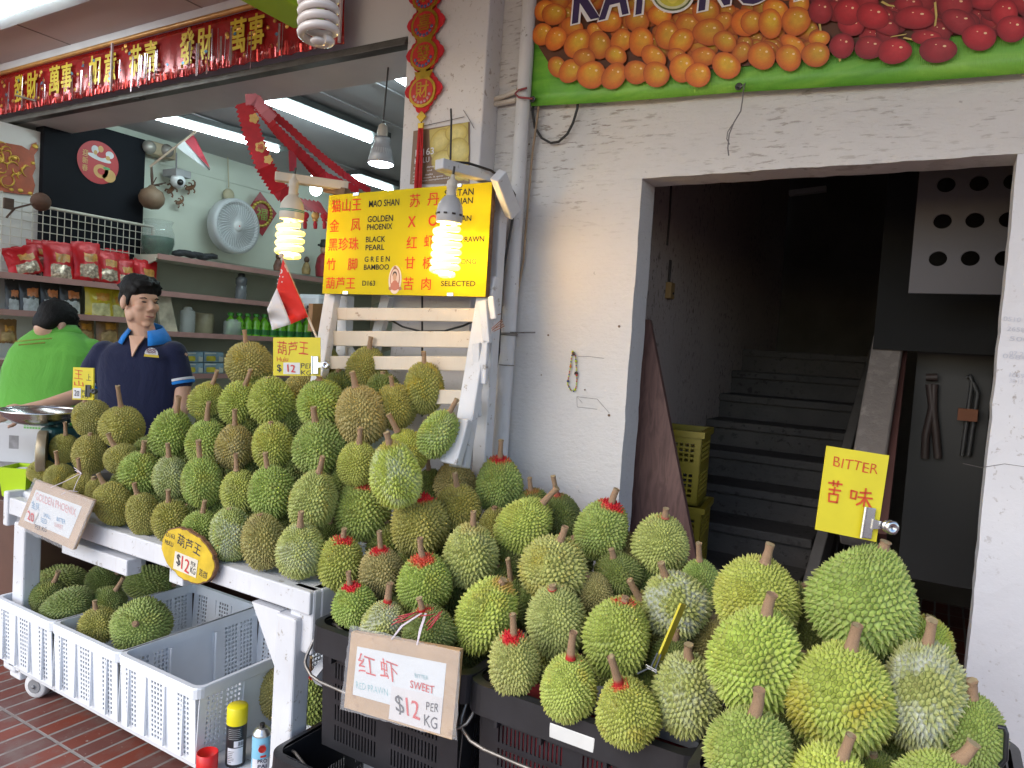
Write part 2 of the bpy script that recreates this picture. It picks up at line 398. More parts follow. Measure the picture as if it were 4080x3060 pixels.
# sloped parapet: base curb, gap with rail, broad plastered balustrade
A0, A1 = Vector((-.39, 2.75, .75)), Vector((-.34, 5.2, 2.12))
b = MB(); b.beam((-.395, 2.62, .40), (-.345, 4.95, 1.80), .045, .16, bev=.006); b.build('string_board', mat('string_board', (.12, .11, .10), .8, .2), st, True)
b = MB(); b.beam(ony(1850, 1170, 2.90), ony(1947, 575, 3.70), .115, .10, (0, -1, 0), bev=.008)
b.build('parapet', plaster('parapet_plaster', (.19, .165, .15), (.33, .30, .27), (7, 7, 7), .95, .6), st, True, bevel=.01)
b = MB(); b.beam(ony(1905, 1160, 2.92), ony(1970, 600, 3.72), .03, .05, (0, -1, 0)); b.build('edge_strip', mat('red_brown_wood', (.085, .032, .026), .6), st, True)
b = MB(); b.box((-.205, 4.0, 2.45), (.17, .12, 1.15)); tag(b.build('stair_pier', mat('pier_plaster', (.17, .15, .13), .9, .2, 4)), 'narrow plaster pier behind the perforated board', 'pillar')
# hole board
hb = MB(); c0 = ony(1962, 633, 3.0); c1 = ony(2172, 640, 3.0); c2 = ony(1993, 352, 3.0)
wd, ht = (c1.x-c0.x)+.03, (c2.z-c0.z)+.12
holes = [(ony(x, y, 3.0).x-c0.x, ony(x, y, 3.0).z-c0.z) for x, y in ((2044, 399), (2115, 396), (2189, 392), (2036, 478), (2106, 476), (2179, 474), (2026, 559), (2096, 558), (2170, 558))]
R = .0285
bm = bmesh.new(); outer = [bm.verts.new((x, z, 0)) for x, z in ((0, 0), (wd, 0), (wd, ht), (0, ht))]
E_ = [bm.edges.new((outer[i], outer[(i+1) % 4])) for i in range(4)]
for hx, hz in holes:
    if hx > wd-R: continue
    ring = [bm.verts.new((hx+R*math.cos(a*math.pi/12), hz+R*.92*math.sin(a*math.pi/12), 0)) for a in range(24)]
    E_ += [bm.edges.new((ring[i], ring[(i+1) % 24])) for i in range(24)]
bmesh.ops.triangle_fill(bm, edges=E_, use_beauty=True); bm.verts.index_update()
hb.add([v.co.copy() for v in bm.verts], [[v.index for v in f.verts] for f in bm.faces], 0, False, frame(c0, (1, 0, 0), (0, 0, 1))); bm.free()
o = hb.build('hole_board', mat('board_white_shaded', (.09, .082, .09), .6, .04, 4)); so = o.modifiers.new('thick', 'SOLIDIFY'); so.thickness = .012  # white board; the stairwell's shade is put into this dark base colour
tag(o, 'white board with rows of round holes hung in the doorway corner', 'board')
b = MB(); b.box((c0.x+wd/2, 3.35, c0.z+ht/2), (wd+.25, .02, ht+.4)); tag(b.build('shade_sheet', mat('void_dark', (.007, .007, .007), .9)), 'black sheet painted as the shade seen through the board holes', 'panel')  # shade of the passage behind the holes, put in as a near-black sheet
# passage door with hanging tools
b = MB(); q0 = ony(1960, 1000, 3.6); q1 = ony(2150, 745, 3.6)
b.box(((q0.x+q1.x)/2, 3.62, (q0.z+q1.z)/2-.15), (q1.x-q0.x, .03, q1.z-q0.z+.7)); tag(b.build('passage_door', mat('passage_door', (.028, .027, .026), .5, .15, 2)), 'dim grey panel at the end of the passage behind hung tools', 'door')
def tool(pts, rs, name, label, col):
    o = MB()
    for P in pts: o.tube([ony(x, y, 3.57) for x, y in P], rs, 8)
    return tag(o.build(name, mat(name+'_metal', col, .5)), label, 'tool')
tool((((2008, 830), (2014, 880), (2000, 940), (1998, 990)), ((2018, 830), (2016, 880), (2022, 940), (2026, 990)), ((2000, 815), (2025, 815))), .016, 'bolt_cutter', 'long handled cutter hanging on the passage door', (.07, .05, .045))
tool((((2087, 815), (2095, 812), (2100, 825), (2078, 985)), ((2102, 826), (2112, 850), (2092, 985))), .009, 'hook_rod', 'bent metal rods hanging beside the cutter in the passage', (.05, .05, .05))
b = MB(); p = ony(2090, 896, 3.55); b.box(p, (.07, .03, .05)); tag(b.build('pad_lock', mat('rust', (.20, .07, .03), .7)), 'rusty block hung among the rods in the passage', 'lock')
# switch box, conduit, light fitting, plank, yellow crates
sb = thing('switch_box', 'small yellowed switch box on the grimy stair wall', 'switch', onx(1441, 628, LX)); p = sb.location
b = MB(); b.box(p+Vector((.014, 0, 0)), (.028, .055, .075), bev=.004); b.build('box', mat('old_plastic', (.28, .17, .06), .5, .2), sb, True)
b = MB(); b.lathe([(.006, 0), (.005, .004), (0, .004)], 10, frame(p+Vector((.029, 0, -.012)), (0, 1, 0), (0, 0, 1))); b.build('switch_button', mat('hole_dark', (.03, .02, .02), .6), sb, True)
b = MB()
for dy in (-.008, .008): b.tube([p+Vector((.006, dy, .04)), p+Vector((.006, dy, .14))], .004, 6)
b.tube([onx(1441, 530, LX+.004), onx(1446, 470, LX+.004), onx(1450, 395, LX+.004)], .005, 6); b.build('conduit', mat('conduit', (.05, .04, .035), .7), sb, True)
b = MB(); b.beam(ony(1705, 418, 5.2), ony(1785, 408, 5.2), .05, .035); tag(b.build('batten_lamp', mat('unlit_tube', (.5, .5, .48), .4)), 'unlit batten lamp in the dark above the stairs', 'lamp')
b = MB(); pl = [ony(1398, 700, 2.62), ony(1345, 1200, 2.62), ony(1560, 1200, 2.62)]
P0, P1, P2 = ony(1396, 690, 2.60), ony(1505, 1215, 2.60), ony(1330, 1215, 2.60)
b.add([P0, P1, P2, P0+Vector((-.10, 0, -.0))], [(0, 1, 2, 3)]); bb = MB()
fr = [P2, P1, P0+Vector((.012, 0, 0)), P0+Vector((-.12, 0, 0))]; bk = [p+Vector((0, .025, 0)) for p in fr]
bb.add(fr+bk, [(3, 2, 1, 0), (4, 5, 6, 7), (0, 1, 5, 4), (1, 2, 6, 5), (2, 3, 7, 6), (3, 0, 4, 7)])
t = NT('plank_wood'); v = t.coord((3, 3, 1.2)); wv = t.n('ShaderNodeTexNoise'); wv.inputs['Scale'].default_value = 5; wv.inputs['Detail'].default_value = 6; wv.inputs['Distortion'].default_value = 1.6
mpn = t.coord((9, 9, 1.3)); t.l(mpn, wv.inputs['Vector']); t.col(t.ramp(wv.outputs['Fac'], [(.3, (.085, .040, .034)), (.6, (.15, .078, .065)), (.75, (.10, .05, .042))])); t.set(.6)
tag(bb.build('leaning_plank', t.m), 'reddish brown plank leaning inside the left door jamb', 'plank')

def hole_sheet(wd, ht, cols, rows):
    """flat sheet with rectangular holes: cols/rows are lists of (start, end) hole spans"""
    xs = sorted({0, wd, *[a for c in cols for a in c]}); ys = sorted({0, ht, *[a for r in rows for a in r]})
    vs = [(x, y, 0) for y in ys for x in xs]; fs = []; nx = len(xs)
    hc = {round((a+b)/2, 5) for a, b in cols}; hr = {round((a+b)/2, 5) for a, b in rows}
    for j in range(len(ys)-1):
        for i in range(nx-1):
            if round((xs[i]+xs[i+1])/2, 5) in hc and round((ys[j]+ys[j+1])/2, 5) in hr: continue
            a = j*nx+i; fs.append((a, a+1, a+nx+1, a+nx))
    return vs, fs
M_YCR = mat('yellow_plastic', (.24, .185, .010), .45, .15, 6)
def yellow_crate(p, lab):
    c = thing('yellow_crate', lab, 'crate', p, (0, 0, rad(8)), 'yellow crates stacked in the stairwell')
    b = MB(); W, D, H = .26, .26, .28
    cols = [(.02+i*.022, .035+i*.022) for i in range(10)]; rows = [(.03+j*.02, .042+j*.02) for j in range(5)]+[(.17+j*.02, .182+j*.02) for j in range(4)]
    for M in (frame((-W/2, -D/2, 0), (1, 0, 0), (0, 0, 1)), frame((W/2, -D/2, 0), (0, 1, 0), (0, 0, 1)), frame((W/2, D/2, 0), (-1, 0, 0), (0, 0, 1)), frame((-W/2, D/2, 0), (0, -1, 0), (0, 0, 1))):
        vs, fs = hole_sheet(W, H, cols, rows); b.add(vs, fs, 0, False, M)
    b.box((0, 0, .005), (W, D, .01)); o = b.build('crate_wall', M_YCR, c); o.modifiers.new('t', 'SOLIDIFY').thickness = .005
    b = MB()
    for y in (-D/2, D/2): b.box((0, y, H), (W+.02, .02, .025))
    for x in (-W/2, W/2): b.box((x, 0, H), (.02, D-.02, .025))
    b.build('rim', M_YCR, c); return c
yp = ony(1452, 1010, 2.95); yp.x = max(yp.x, LX+.17); yellow_crate((yp.x, 2.95, yp.z-.12), 'upper yellow perforated crate behind the leaning plank')
yellow_crate((yp.x+.02, 2.96, yp.z-.42), 'lower yellow perforated crate behind the leaning plank')

# ================================================================== durians
def spiky(seed, N=760, hgt=.13, pear=0.0, lobes=.03, el=1.0):
    """unit durian husk about the z axis; every rind cell is a small concave pyramid"""
    r = np.random.default_rng(seed)
    i = np.arange(N)+.5; ph = np.arccos(1-2*i/N); th = math.pi*(1+5**.5)*i
    P = np.stack([np.cos(th)*np.sin(ph), np.sin(th)*np.sin(ph), np.cos(ph)], 1)
    P += r.normal(0, .28*math.sqrt(4*math.pi/N)*.55, P.shape); P /= np.linalg.norm(P, axis=1)[:, None]
    bm = bmesh.new(); vv = [bm.verts.new(p) for p in P]; bmesh.ops.convex_hull(bm, input=vv); bm.verts.index_update(); bm.faces.index_update(); bm.normal_update()
    T = np.array([[v.index for v in f.verts] for f in bm.faces]); Cn = P[T].mean(1); Cn /= np.linalg.norm(Cn, axis=1)[:, None]
    pairs = [(e.verts[0].index, e.verts[1].index, [f.index for f in e.link_faces]) for e in bm.edges]; bm.free()
    lob = r.uniform(0, 6.28); ax = r.normal(0, .05, 3)
    def rad_(D):
        a = np.arctan2(D[:, 1], D[:, 0]); s = np.sqrt(np.maximum(0, 1-D[:, 2]**2)); z = D[:, 2]
        q = 1+lobes*np.cos(5*a+lob)*s**2 + D@ax - .05*np.abs(z)**8
        return q
    sz = (hgt*r.uniform(.72, 1.25, N))*(1-.35*np.abs(P[:, 2])**6)
    A = P+r.normal(0, .012, P.shape); A[:, 2] -= .012
    A = A/np.linalg.norm(A, axis=1)[:, None]*(rad_(P)*(1+sz))[:, None]*.965
    V = Cn*(rad_(Cn)*(.965-.012*r.uniform(0, 1, len(Cn))))[:, None]
    verts = [A, V]; tip = [np.ones(N), np.zeros(len(V))]; nA, nV = N, len(V)
    # mid ring between each apex and valley gives the concave flank
    key = {}; mids = []
    def mid(a, f):
        k = (a, f)
        if k not in key:
            key[k] = nA+nV+len(mids); b = P[a]*rad_(P[a:a+1])[0]*.965
            mids.append(b*.45+V[f]*.55+(A[a]-b)*.27)
        return key[k]
    faces = []
    for a, b, (f0, f1) in [p for p in pairs if len(p[2]) == 2]:
        for (p, g0, g1) in ((a, f0, f1), (b, f1, f0)):
            v0, v1 = V[g0], V[g1]
            if np.dot(np.cross(v0-A[p], v1-A[p]), P[p]) < 0: g0, g1 = g1, g0
            m0, m1 = mid(p, g0), mid(p, g1)
            faces.append((p, m0, m1)); faces.append((m0, nA+g0, nA+g1, m1))
    allv = np.concatenate([A, V, np.array(mids)]); zz = allv[:, 2:3]; allv[:, :2] *= 1-pear*np.clip((zz+.15)/1.15, 0, 1)**1.4+pear*.12*np.clip(-zz, 0, 1); tp = np.concatenate([np.ones(nA), np.zeros(nV), np.full(len(mids), .35)])
    me = bpy.data.meshes.new('husk'); me.from_pydata(allv.tolist(), [], faces); at = me.attributes.new('tip', 'FLOAT', 'POINT'); at.data.foreach_set('value', tp.astype(np.float32))
    return me

def durian_material():
    t = NT('durian_rind'); oi = t.n('ShaderNodeObjectInfo')
    def prop(nm): a = t.n('ShaderNodeAttribute', attribute_type='OBJECT', attribute_name=nm); return a.outputs['Fac']
    tc = t.n('ShaderNodeTexCoord'); mp = t.n('ShaderNodeMapping'); t.l(tc.outputs['Object'], mp.inputs[0])
    off = t.n('ShaderNodeCombineXYZ'); rr = t.math('MULTIPLY', oi.outputs['Random'], 37.0)
    for k in range(3): t.l(rr, off.inputs[k])
    t.l(off.outputs[0], mp.inputs['Location']); v = mp.outputs[0]
    base = oi.outputs['Color']
    n1 = t.noise(v, 1.1, 3); n2 = t.noise(v, 3.2, 5, .6); n3 = t.noise(v, 14, 3)
    hs = t.n('ShaderNodeHueSaturation'); t.l(base, hs.inputs['Color']); t.l(t.math('ADD', t.math('MULTIPLY', n2, .9), .58), hs.inputs['Value'])
    c = hs.outputs[0]
    yel = t.math('MULTIPLY', t.mask(n1, .52, .68), prop('patch')); c = t.mix(yel, c, (.42, .33, .035))
    brn = t.math('MULTIPLY', t.mask(t.noise(v, 1.7, 4, .6), .55, .78), .42); c = t.mix(brn, c, (.23, .17, .075))
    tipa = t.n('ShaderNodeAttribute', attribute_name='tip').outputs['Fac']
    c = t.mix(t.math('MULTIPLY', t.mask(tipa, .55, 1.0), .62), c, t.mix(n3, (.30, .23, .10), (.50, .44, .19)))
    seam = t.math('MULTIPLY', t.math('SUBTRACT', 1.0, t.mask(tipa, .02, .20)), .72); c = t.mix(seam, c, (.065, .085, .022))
    bl = t.math('MULTIPLY', t.mask(t.noise(v, 1.35, 5, .62), .44, .60), prop('bloom')); bl = t.math('MULTIPLY', bl, t.math('SUBTRACT', 1.0, t.math('MULTIPLY', tipa, .95)))
    c = t.mix(t.math('MULTIPLY', bl, .78), c, (.50, .52, .52))
    sx = t.n('ShaderNodeSeparateXYZ'); t.l(tc.outputs['Object'], sx.inputs[0])
    zz = t.math('ADD', sx.outputs['Z'], t.math('MULTIPLY', t.math('SUBTRACT', n2, .5), .30))
    pm = t.math('MULTIPLY', t.mask(zz, .86, .94), t.math('MULTIPLY', prop('paint'), 1.25)); pm = t.math('MINIMUM', pm, 1.0)
    c = t.mix(pm, c, (.50, .012, .018)); t.col(c)
    t.bump(t.noise(v, 40, 3), .12, .02); t.set(.52, 0, .38); return t.m
M_DUR = durian_material()
def stem_material():
    t = NT('durian_stem'); v = t.coord((26, 26, 9)); tc = t.n('ShaderNodeTexCoord'); sx = t.n('ShaderNodeSeparateXYZ'); t.l(tc.outputs['Object'], sx.inputs[0])
    a = t.n('ShaderNodeAttribute', attribute_type='OBJECT', attribute_name='paint')
    c = t.ramp(t.noise(v, 2, 5, .65), [(.3, (.29, .18, .11)), (.55, (.43, .28, .175)), (.8, (.15, .09, .055))])
    c = t.mix(t.math('MULTIPLY', t.math('SUBTRACT', 1, t.mask(t.math('ADD', sx.outputs['Z'], t.math('MULTIPLY', t.noise(v, 3), .12)), .16, .30)), a.outputs['Fac']), c, (.50, .012, .018))
    c = t.mix(t.mask(sx.outputs['Z'], .985, .99), c, (.42, .33, .19)); t.col(c); t.bump(t.noise(v, 3, 5), .5, .03); t.set(.75, 0, .2); return t.m
M_STEM = stem_material()
def stem_mesh(seed):
    r = random.Random(seed); b = MB(); n = 9; pts = []; rr = []; kx, ky = r.uniform(-.04, .04), r.uniform(-.04, .04)
    for i in range(8):
        q = i/7; pts.append((kx*math.sin(q*2.2)*1.0, ky*math.sin(q*2.6), q)); rr.append((.145-.035*q+.03*max(0, 1-q*6)+.03*max(0, (q-.82)*5.5))*r.uniform(.95, 1.05))
    b.tube(pts, rr, n); k = len(b.v)
    for p in b.v[-n:]: p.z += r.uniform(-.05, .03)
    me_o = b.build('stem', M_STEM); me = me_o.data; bpy.data.objects.remove(me_o); return me
HUSK = [spiky(11, 740, .130, .14), spiky(12, 800, .120, .22, .05), spiky(13, 700, .135, .06), spiky(14, 760, .130, .16, .06), spiky(15, 820, .115, .12, .04), spiky(16, 660, .14, .20, .05)]
PEAR = spiky(21, 1000, .115, .42, .03); BIG = [spiky(41, 960, .135, .16, .04), spiky(42, 900, .14, .10, .05), spiky(43, 1020, .13, .22, .03)]; FINE = [spiky(31, 900, .08, .0, .02), spiky(32, 860, .085, .04)]
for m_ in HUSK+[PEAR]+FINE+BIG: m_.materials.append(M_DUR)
STEM = [stem_mesh(50+i) for i in range(5)]
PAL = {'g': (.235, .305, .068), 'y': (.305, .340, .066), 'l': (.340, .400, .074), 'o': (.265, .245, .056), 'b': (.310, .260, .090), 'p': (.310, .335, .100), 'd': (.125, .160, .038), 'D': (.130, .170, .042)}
HEAP = {"U": ((0, 1.86, .3), (0, 1, 0)), "T": ((0, 1.66, .90), (0, -.50, .31)), "M": ((0, 1.62, .82), (0, -.36, .50)), "R": ((0, 1.30, .90), (0, -.5, .45)), "C": ((0, 1.75, .42), (0, -.2, 1))}
GRP = {"U": "durians low behind the right table post", "T": "durians heaped on the white table", "M": "durians piled over the black crates", "R": "durians piled at the right by the doorway", "C": "durians lying in the white crates"}
FWV, RIV, UPV = FW, RI, UP
def place_durian(q, k):
    h, cx, cy, wd, ht, tx, ty, off, colr, paint, bloom, patch, label = q
    rr = random.Random(k*7+3)
    p0, n = map(Vector, HEAP[h]); d = ray(cx, cy); tt = (p0-CAM).dot(n)/d.dot(n); tt += off/d.dot(FWV)*1.6; P = CAM+d*tt
    s = 1.8445*tt/FPX; W, H = wd*s, ht*s
    if tx: ax2 = Vector((tx-cx, -(ty-cy)))
    else: ax2 = Vector((rr.uniform(-.18, .18), 1))
    L = ax2.length*s; ax2.normalize()
    if h == 'C' and not tx: axis = (RIV*.3+UPV*.5-FWV*.9).normalized()
    else: axis = (RIV*ax2.x+UPV*ax2.y-FWV*(.28 if h != 'C' else .1)).normalized()
    horiz = abs(ax2.x) > .8
    # half axes: along the stem a, across b
    b = (H if horiz else W)/2/1.035; a = (W if horiz else H)/2/.93
    if not tx and h == 'C': a = b
    me = PEAR if wd > 220 else BIG[k % 3] if h == 'R' else (FINE[k % 2] if (h == 'T' and colr in 'o' and cx < 330) else HUSK[k % len(HUSK)])
    o = bpy.data.objects.new('durian', me); COL.objects.link(o); o.location = P
    z = axis; x = z.cross(Vector((rr.uniform(-1, 1), rr.uniform(-1, 1), rr.uniform(-.3, .3)))).normalized(); y = z.cross(x)
    o.rotation_euler = Matrix((x, y, z)).transposed().to_euler(); o.scale = (b, b*rr.uniform(.94, 1.02), a)
    base = [q*1.14 for q in PAL[colr]]; j = [rr.uniform(.92, 1.10) for _ in range(3)]; o.color = (base[0]*j[0], base[1]*(j[0]+j[1])/2, base[2]*j[2], 1)
    o['paint'] = float(paint); o['bloom'] = float(bloom); o['patch'] = float(patch)
    tag(o, label, 'durian', GRP[h])
    st = bpy.data.objects.new('stem', STEM[k % 5]); COL.objects.link(st); st.parent = o; st['paint'] = float(min(1, paint*1.0)) if paint >= .5 else 0.0
    sl = max(.018, L/1.0-a*.90) if tx else .012
    sr = .075*(W/.16)**.5*1.0
    # stem radius about 11 mm in the world, standing on the crown
    wr = rr.uniform(.064, .080)*(W/.16)**.3
    st.scale = (wr/b, wr/b, sl/a); st.location = (0, 0, .90)
    if "lying" in label and "right" in label and "fat" in label: pass
    return o
DUR = [
("T",194,905,81,81,0,0,0,"o",0,0,.9,"round olive durian with an orange-yellow patch beside the steel scale pan"),
("T",267,920,93,88,268,830,0,"o",0,0,.2,"round olive durian with a straight tall stem in front of the navy shirt"),
("T",143,968,60,62,150,909,.02,"o",0,0,.1,"small olive durian pressed against the green scale body"),
("T",198,980,73,86,0,0,0,"o",0,0,.1,"stemless olive durian under the orange-patched one near the scale"),
("T",259,990,73,62,243,932,-.02,"o",0,0,.1,"olive green durian with left-leaning stem below the round tall-stemmed one"),
("T",92,1017,58,48,100,967,0,"o",0,0,.4,"small brownish durian at the far left end of the table"),
("T",128,1027,62,52,129,971,-.02,"o",0,0,.9,"small olive durian with orange patch just above the golden price board"),
("T",175,1050,66,56,178,985,-.03,"o",0,0,.2,"olive durian whose stem holds the string of the golden price board"),
("T",308,972,60,62,0,0,.12,"o",0,0,.5,"dark olive durian mostly hidden behind the left end of the heap"),
("T",215,1070,60,78,0,0,.02,"o",0,0,.1,"half-hidden olive durian right of the golden price board"),
("T",247,1086,80,97,222,1018,-.03,"o",0,0,.1,"olive durian with a broken stem lying across its top on the front row"),
("T",304,1022,88,90,322,948,0,"g",0,0,.5,"green durian with lighter centre and stem leaning right, left end of second row"),
("T",307,1110,72,96,301,1037,-.02,"o",0,0,0,"slim grey-green durian on the table edge beside the broken-stemmed one"),
("T",368,1030,78,94,371,953,0,"p",0,.3,0,"pale grey-green durian with a whitish underside in the left half of the table"),
("T",367,1125,78,88,372,1052,-.02,"o",0,0,.1,"dull green durian with dark speckled stem on the table edge above the oval sign"),
("T",432,1143,82,80,451,1076,0,"g",0,0,0,"small fresh green durian just above the oval wooden price sign"),
("T",437,1044,86,114,441,945,-.02,"g",0,0,.3,"tall green durian with a split frayed stem"),
("T",372,940,89,104,398,853,0,"g",0,0,0,"green durian in front of the navy-shirted man's right-hand arm"),
("T",442,950,90,96,463,864,0,"g",0,0,.3,"yellowish green durian second from the left in the third row"),
("T",448,866,76,86,477,798,.02,"y",0,0,.6,"small yellow-green durian at the left end of the upper row"),
("T",515,873,88,94,551,795,0,"y",0,0,.1,"green durian with stem leaning right below the brown top durian"),
("T",508,965,84,96,516,880,0,"b",0,.15,.3,"pale brownish durian with yellow streak in the middle of the heap"),
("T",537,790,102,95,535,711,.04,"b",0,0,.5,"large brown durian topping the heap below the small flag"),
("T",592,868,98,102,0,0,0,"y",0,0,.2,"bright green lobed durian under the yellow clip-on price card"),
("T",688,868,107,102,0,0,0,"g",0,0,.3,"round green durian that carries the yellow clip-on price card"),
("T",781,895,116,128,765,800,-.02,"b",0,0,0,"large olive-brown oval durian in the upper row"),
("T",855,880,92,96,847,810,.04,"o",0,0,.4,"olive durian with yellow right flank behind the big olive-brown one"),
("T",793,798,88,92,806,726,.08,"o",0,0,.2,"dark olive durian topped by a bent stem against the white slats"),
("T",917,842,88,112,917,757,.06,"o",0,0,1,"tall olive durian with an orange-yellow side against the white slats"),
("T",945,938,86,108,992,859,.02,"g",0,.2,.5,"green durian with a thin side-leaning stem at the right end of the slats"),
("T",705,785,74,84,0,0,.10,"o",0,0,.6,"dark olive durian half hidden behind the yellow clip-on price card"),
("T",652,850,90,90,0,0,.12,"b",0,0,0,"shaded durian mostly hidden beneath the yellow clip-on price card"),
("T",590,966,90,104,0,0,0,"y",0,0,.3,"stemless yellow-green durian with a brown crown in the middle of the heap"),
("T",688,966,116,114,684,874,0,"g",0,0,0,"large round fresh green durian in the centre of the heap"),
("T",772,1005,92,94,783,920,0,"y",0,0,0,"light green durian right of the centre, left of the whitish tilted one"),
("T",858,1030,112,146,838,928,-.07,"l",.15,.5,0,"tilted bright green durian with white blotches on both shoulders"),
("T",880,972,84,95,841,891,.06,"y",0,0,.6,"yellow-green durian peeping out behind the white-blotched tilted one"),
("M",982,1042,94,92,0,0,.06,"b",0,0,0,"brown durian with cut-off stem at the foot of the white slatted rack"),
("M",993,1095,100,96,984,1016,.02,"o",0,0,.3,"grey-olive durian with short stem in front of the stemless brown one"),
("M",1078,1050,102,124,1083,944,.06,"g",.8,0,.4,"pointed green durian with red collar leaning on the white wall by the pipe"),
("M",930,1055,70,80,926,987,.12,"d",0,0,0,"dark durian deep between the whitish tilted one and the brown one"),
("T",584,1065,106,112,582,972,-.02,"g",0,0,0,"large fresh green durian in the second row of the table"),
("T",513,1060,86,96,518,975,0,"y",0,.1,.1,"yellow-green durian with pale left side in the second row of the table"),
("T",676,1080,106,134,705,979,-.03,"p",0,0,.9,"tall durian with yellow band across its middle near the table corner"),
("M",778,1104,122,126,792,1004,-.02,"g",.7,0,0,"big round dark-green durian with red-painted stem base above the table corner"),
("M",903,1136,128,132,0,0,-.02,"o",.9,0,0,"big olive durian with a red spot where its stem was"),
("T",500,1157,92,116,0,0,-.02,"p",0,.6,0,"whitish grey durian on the table edge right of the oval sign"),
("T",572,1172,98,120,0,0,-.03,"b",0,0,.1,"tan brown durian on the table edge, second from the corner"),
("T",645,1188,106,118,659,1097,-.03,"p",0,.35,0,"pale grey-green durian on the front corner of the white table"),
("M",715,1165,80,80,0,0,.12,"d",0,0,0,"shaded green durian deep beside the table corner"),
("M",736,1216,98,120,750,1134,0,"y",1,0,.1,"green durian with widely smeared red paint over the left black crate"),
("M",826,1238,100,112,825,1138,0,"b",1,0,0,"tan durian with red-ringed stem over the left black crate"),
("M",919,1262,124,124,913,1151,-.02,"g",.7,0,.3,"big green durian with thick red stem foot above the red prawn board"),
("M",1019,1202,122,138,1025,1095,0,"p",.1,.1,0,"large pale green durian with clean tan stem in the middle heap"),
("M",1130,1130,114,134,1205,1047,.02,"l",.2,0,.3,"bright yellow-green durian with a fat stem lying to the right by the wall"),
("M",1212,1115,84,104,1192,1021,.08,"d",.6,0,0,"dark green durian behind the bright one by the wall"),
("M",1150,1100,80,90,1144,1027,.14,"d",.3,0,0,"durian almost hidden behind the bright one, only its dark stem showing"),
("M",1065,1137,70,80,0,0,.08,"o",0,0,.3,"olive durian squeezed between the pointed red-collared and bright ones"),
("M",1298,1148,114,134,1330,1049,.02,"g",.8,0,.3,"green durian with red smear and right-leaning stem at the doorway edge"),
("M",1350,1195,72,92,0,0,.1,"b",0,0,0,"dark brown durian in shade in front of the leaning plank"),
("M",1430,1174,122,124,1435,1091,.03,"p",.5,0,0,"round pale durian with upright stem and red dab in front of the plank"),
("M",1512,1262,92,116,1503,1164,.06,"g",0,0,0,"slim green durian at the back right before the dark stairs"),
("M",1190,1228,150,136,1219,1127,-.02,"p",0,0,.5,"wide pale green durian with a brown scar on its front"),
("M",1335,1243,108,90,1316,1180,.05,"d",0,0,0,"dark green durian behind the two red-dotted ones, stem leaning left"),
("M",1285,1282,88,86,1262,1228,.04,"b",0,0,0,"small brown durian with stubby cut stem right of the scarred one"),
("M",1457,1304,144,134,1421,1205,0,"p",0,1,0,"large durian coated with a white bloom on its right side"),
("M",1200,1341,130,158,0,0,-.02,"p",.9,0,0,"tall pale durian with a red cut stem spot, left of its bigger twin"),
("M",1334,1374,146,176,0,0,-.02,"y",.8,0,0,"tallest front durian with red cut spot left of the yellow price card"),
("M",1410,1342,110,130,1354,1240,.05,"o",0,0,0,"olive durian with a peeled stem behind the tallest red-spotted one"),
("M",1045,1330,126,178,1090,1246,-.02,"l",.3,0,.6,"bright yellow-green egg-shaped durian between the two black crates"),
("M",1110,1310,80,120,1096,1195,.1,"d",0,0,0,"shaded durian behind the egg-shaped yellow-green one, brown stem upright"),
("M",1113,1436,116,142,1107,1311,-.04,"p",.9,0,0,"grey-green durian with red collar at the left end of the right crate"),
("M",1224,1484,122,146,1238,1349,-.05,"l",.9,0,.6,"yellow-green durian with red collar on the crate front edge above the handle"),
("M",1355,1535,140,150,1312,1398,-.06,"y",.9,0,.5,"frontmost red-collared durian right of the crate handle, stem leaning left"),
("M",1486,1499,148,176,1482,1376,-.04,"p",0,.4,0,"grey-green durian with white web marks in the front right corner of the crate"),
("M",1450,1430,100,110,1457,1345,.05,"d",0,0,0,"dark durian behind the black clip, only its stem clear"),
("M",1540,1390,104,120,0,0,.08,"b",0,0,0,"brown shaded durian wedged before the right-hand pile"),
("M",762,1308,98,96,757,1225,-.02,"g",.9,0,.2,"green durian with red collar at the left corner of the left black crate"),
("M",832,1342,98,100,847,1250,-.03,"p",.9,.7,0,"whitish durian with red collar just above the red prawn board"),
("M",925,1362,118,104,906,1282,-.04,"d",1,0,0,"dark green durian tied with the raffia string of the red prawn board"),
("R",1633,1290,182,172,1652,1163,.03,"y",0,0,.3,"wide green durian at the back left of the right pile"),
("R",1866,1290,222,238,1895,1168,0,"g",0,0,0,"huge pear-shaped green durian crowning the right pile under the bitter card"),
("R",1624,1428,194,222,1657,1266,0,"l",0,0,.3,"large light green durian with right-leaning stem at the left of the right pile"),
("R",1812,1500,216,238,1831,1329,0,"l",0,0,.7,"large green durian with yellow right side in the middle of the right pile"),
("R",1983,1498,178,240,1984,1318,.02,"p",0,1,0,"large durian dusted grey-white at the right of the right pile"),
("R",1990,1392,112,116,0,0,.12,"l",0,0,.8,"yellow-green durian peeping from behind the grey-dusted one"),
("R",2098,1580,148,182,2077,1452,.04,"g",0,0,.1,"dark-tipped green durian at the far right bottom against the wall"),
("R",1620,1625,190,192,1621,1465,-.03,"g",0,0,.3,"green durian with long straight stem at the bottom left of the right pile"),
("R",1790,1718,180,190,1819,1562,-.03,"l",0,0,.2,"durian cut by the picture bottom with stem before the yellow-sided one"),
("R",2020,1712,180,190,2078,1578,-.02,"g",0,0,.2,"green durian at the bottom edge below the grey-dusted one"),
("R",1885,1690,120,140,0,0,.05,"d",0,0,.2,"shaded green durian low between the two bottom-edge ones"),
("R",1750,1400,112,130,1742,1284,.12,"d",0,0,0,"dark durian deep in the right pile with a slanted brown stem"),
("R",1700,1585,116,140,0,0,.1,"d",0,0,0,"shaded durian in the gap at the lower middle of the right pile"),
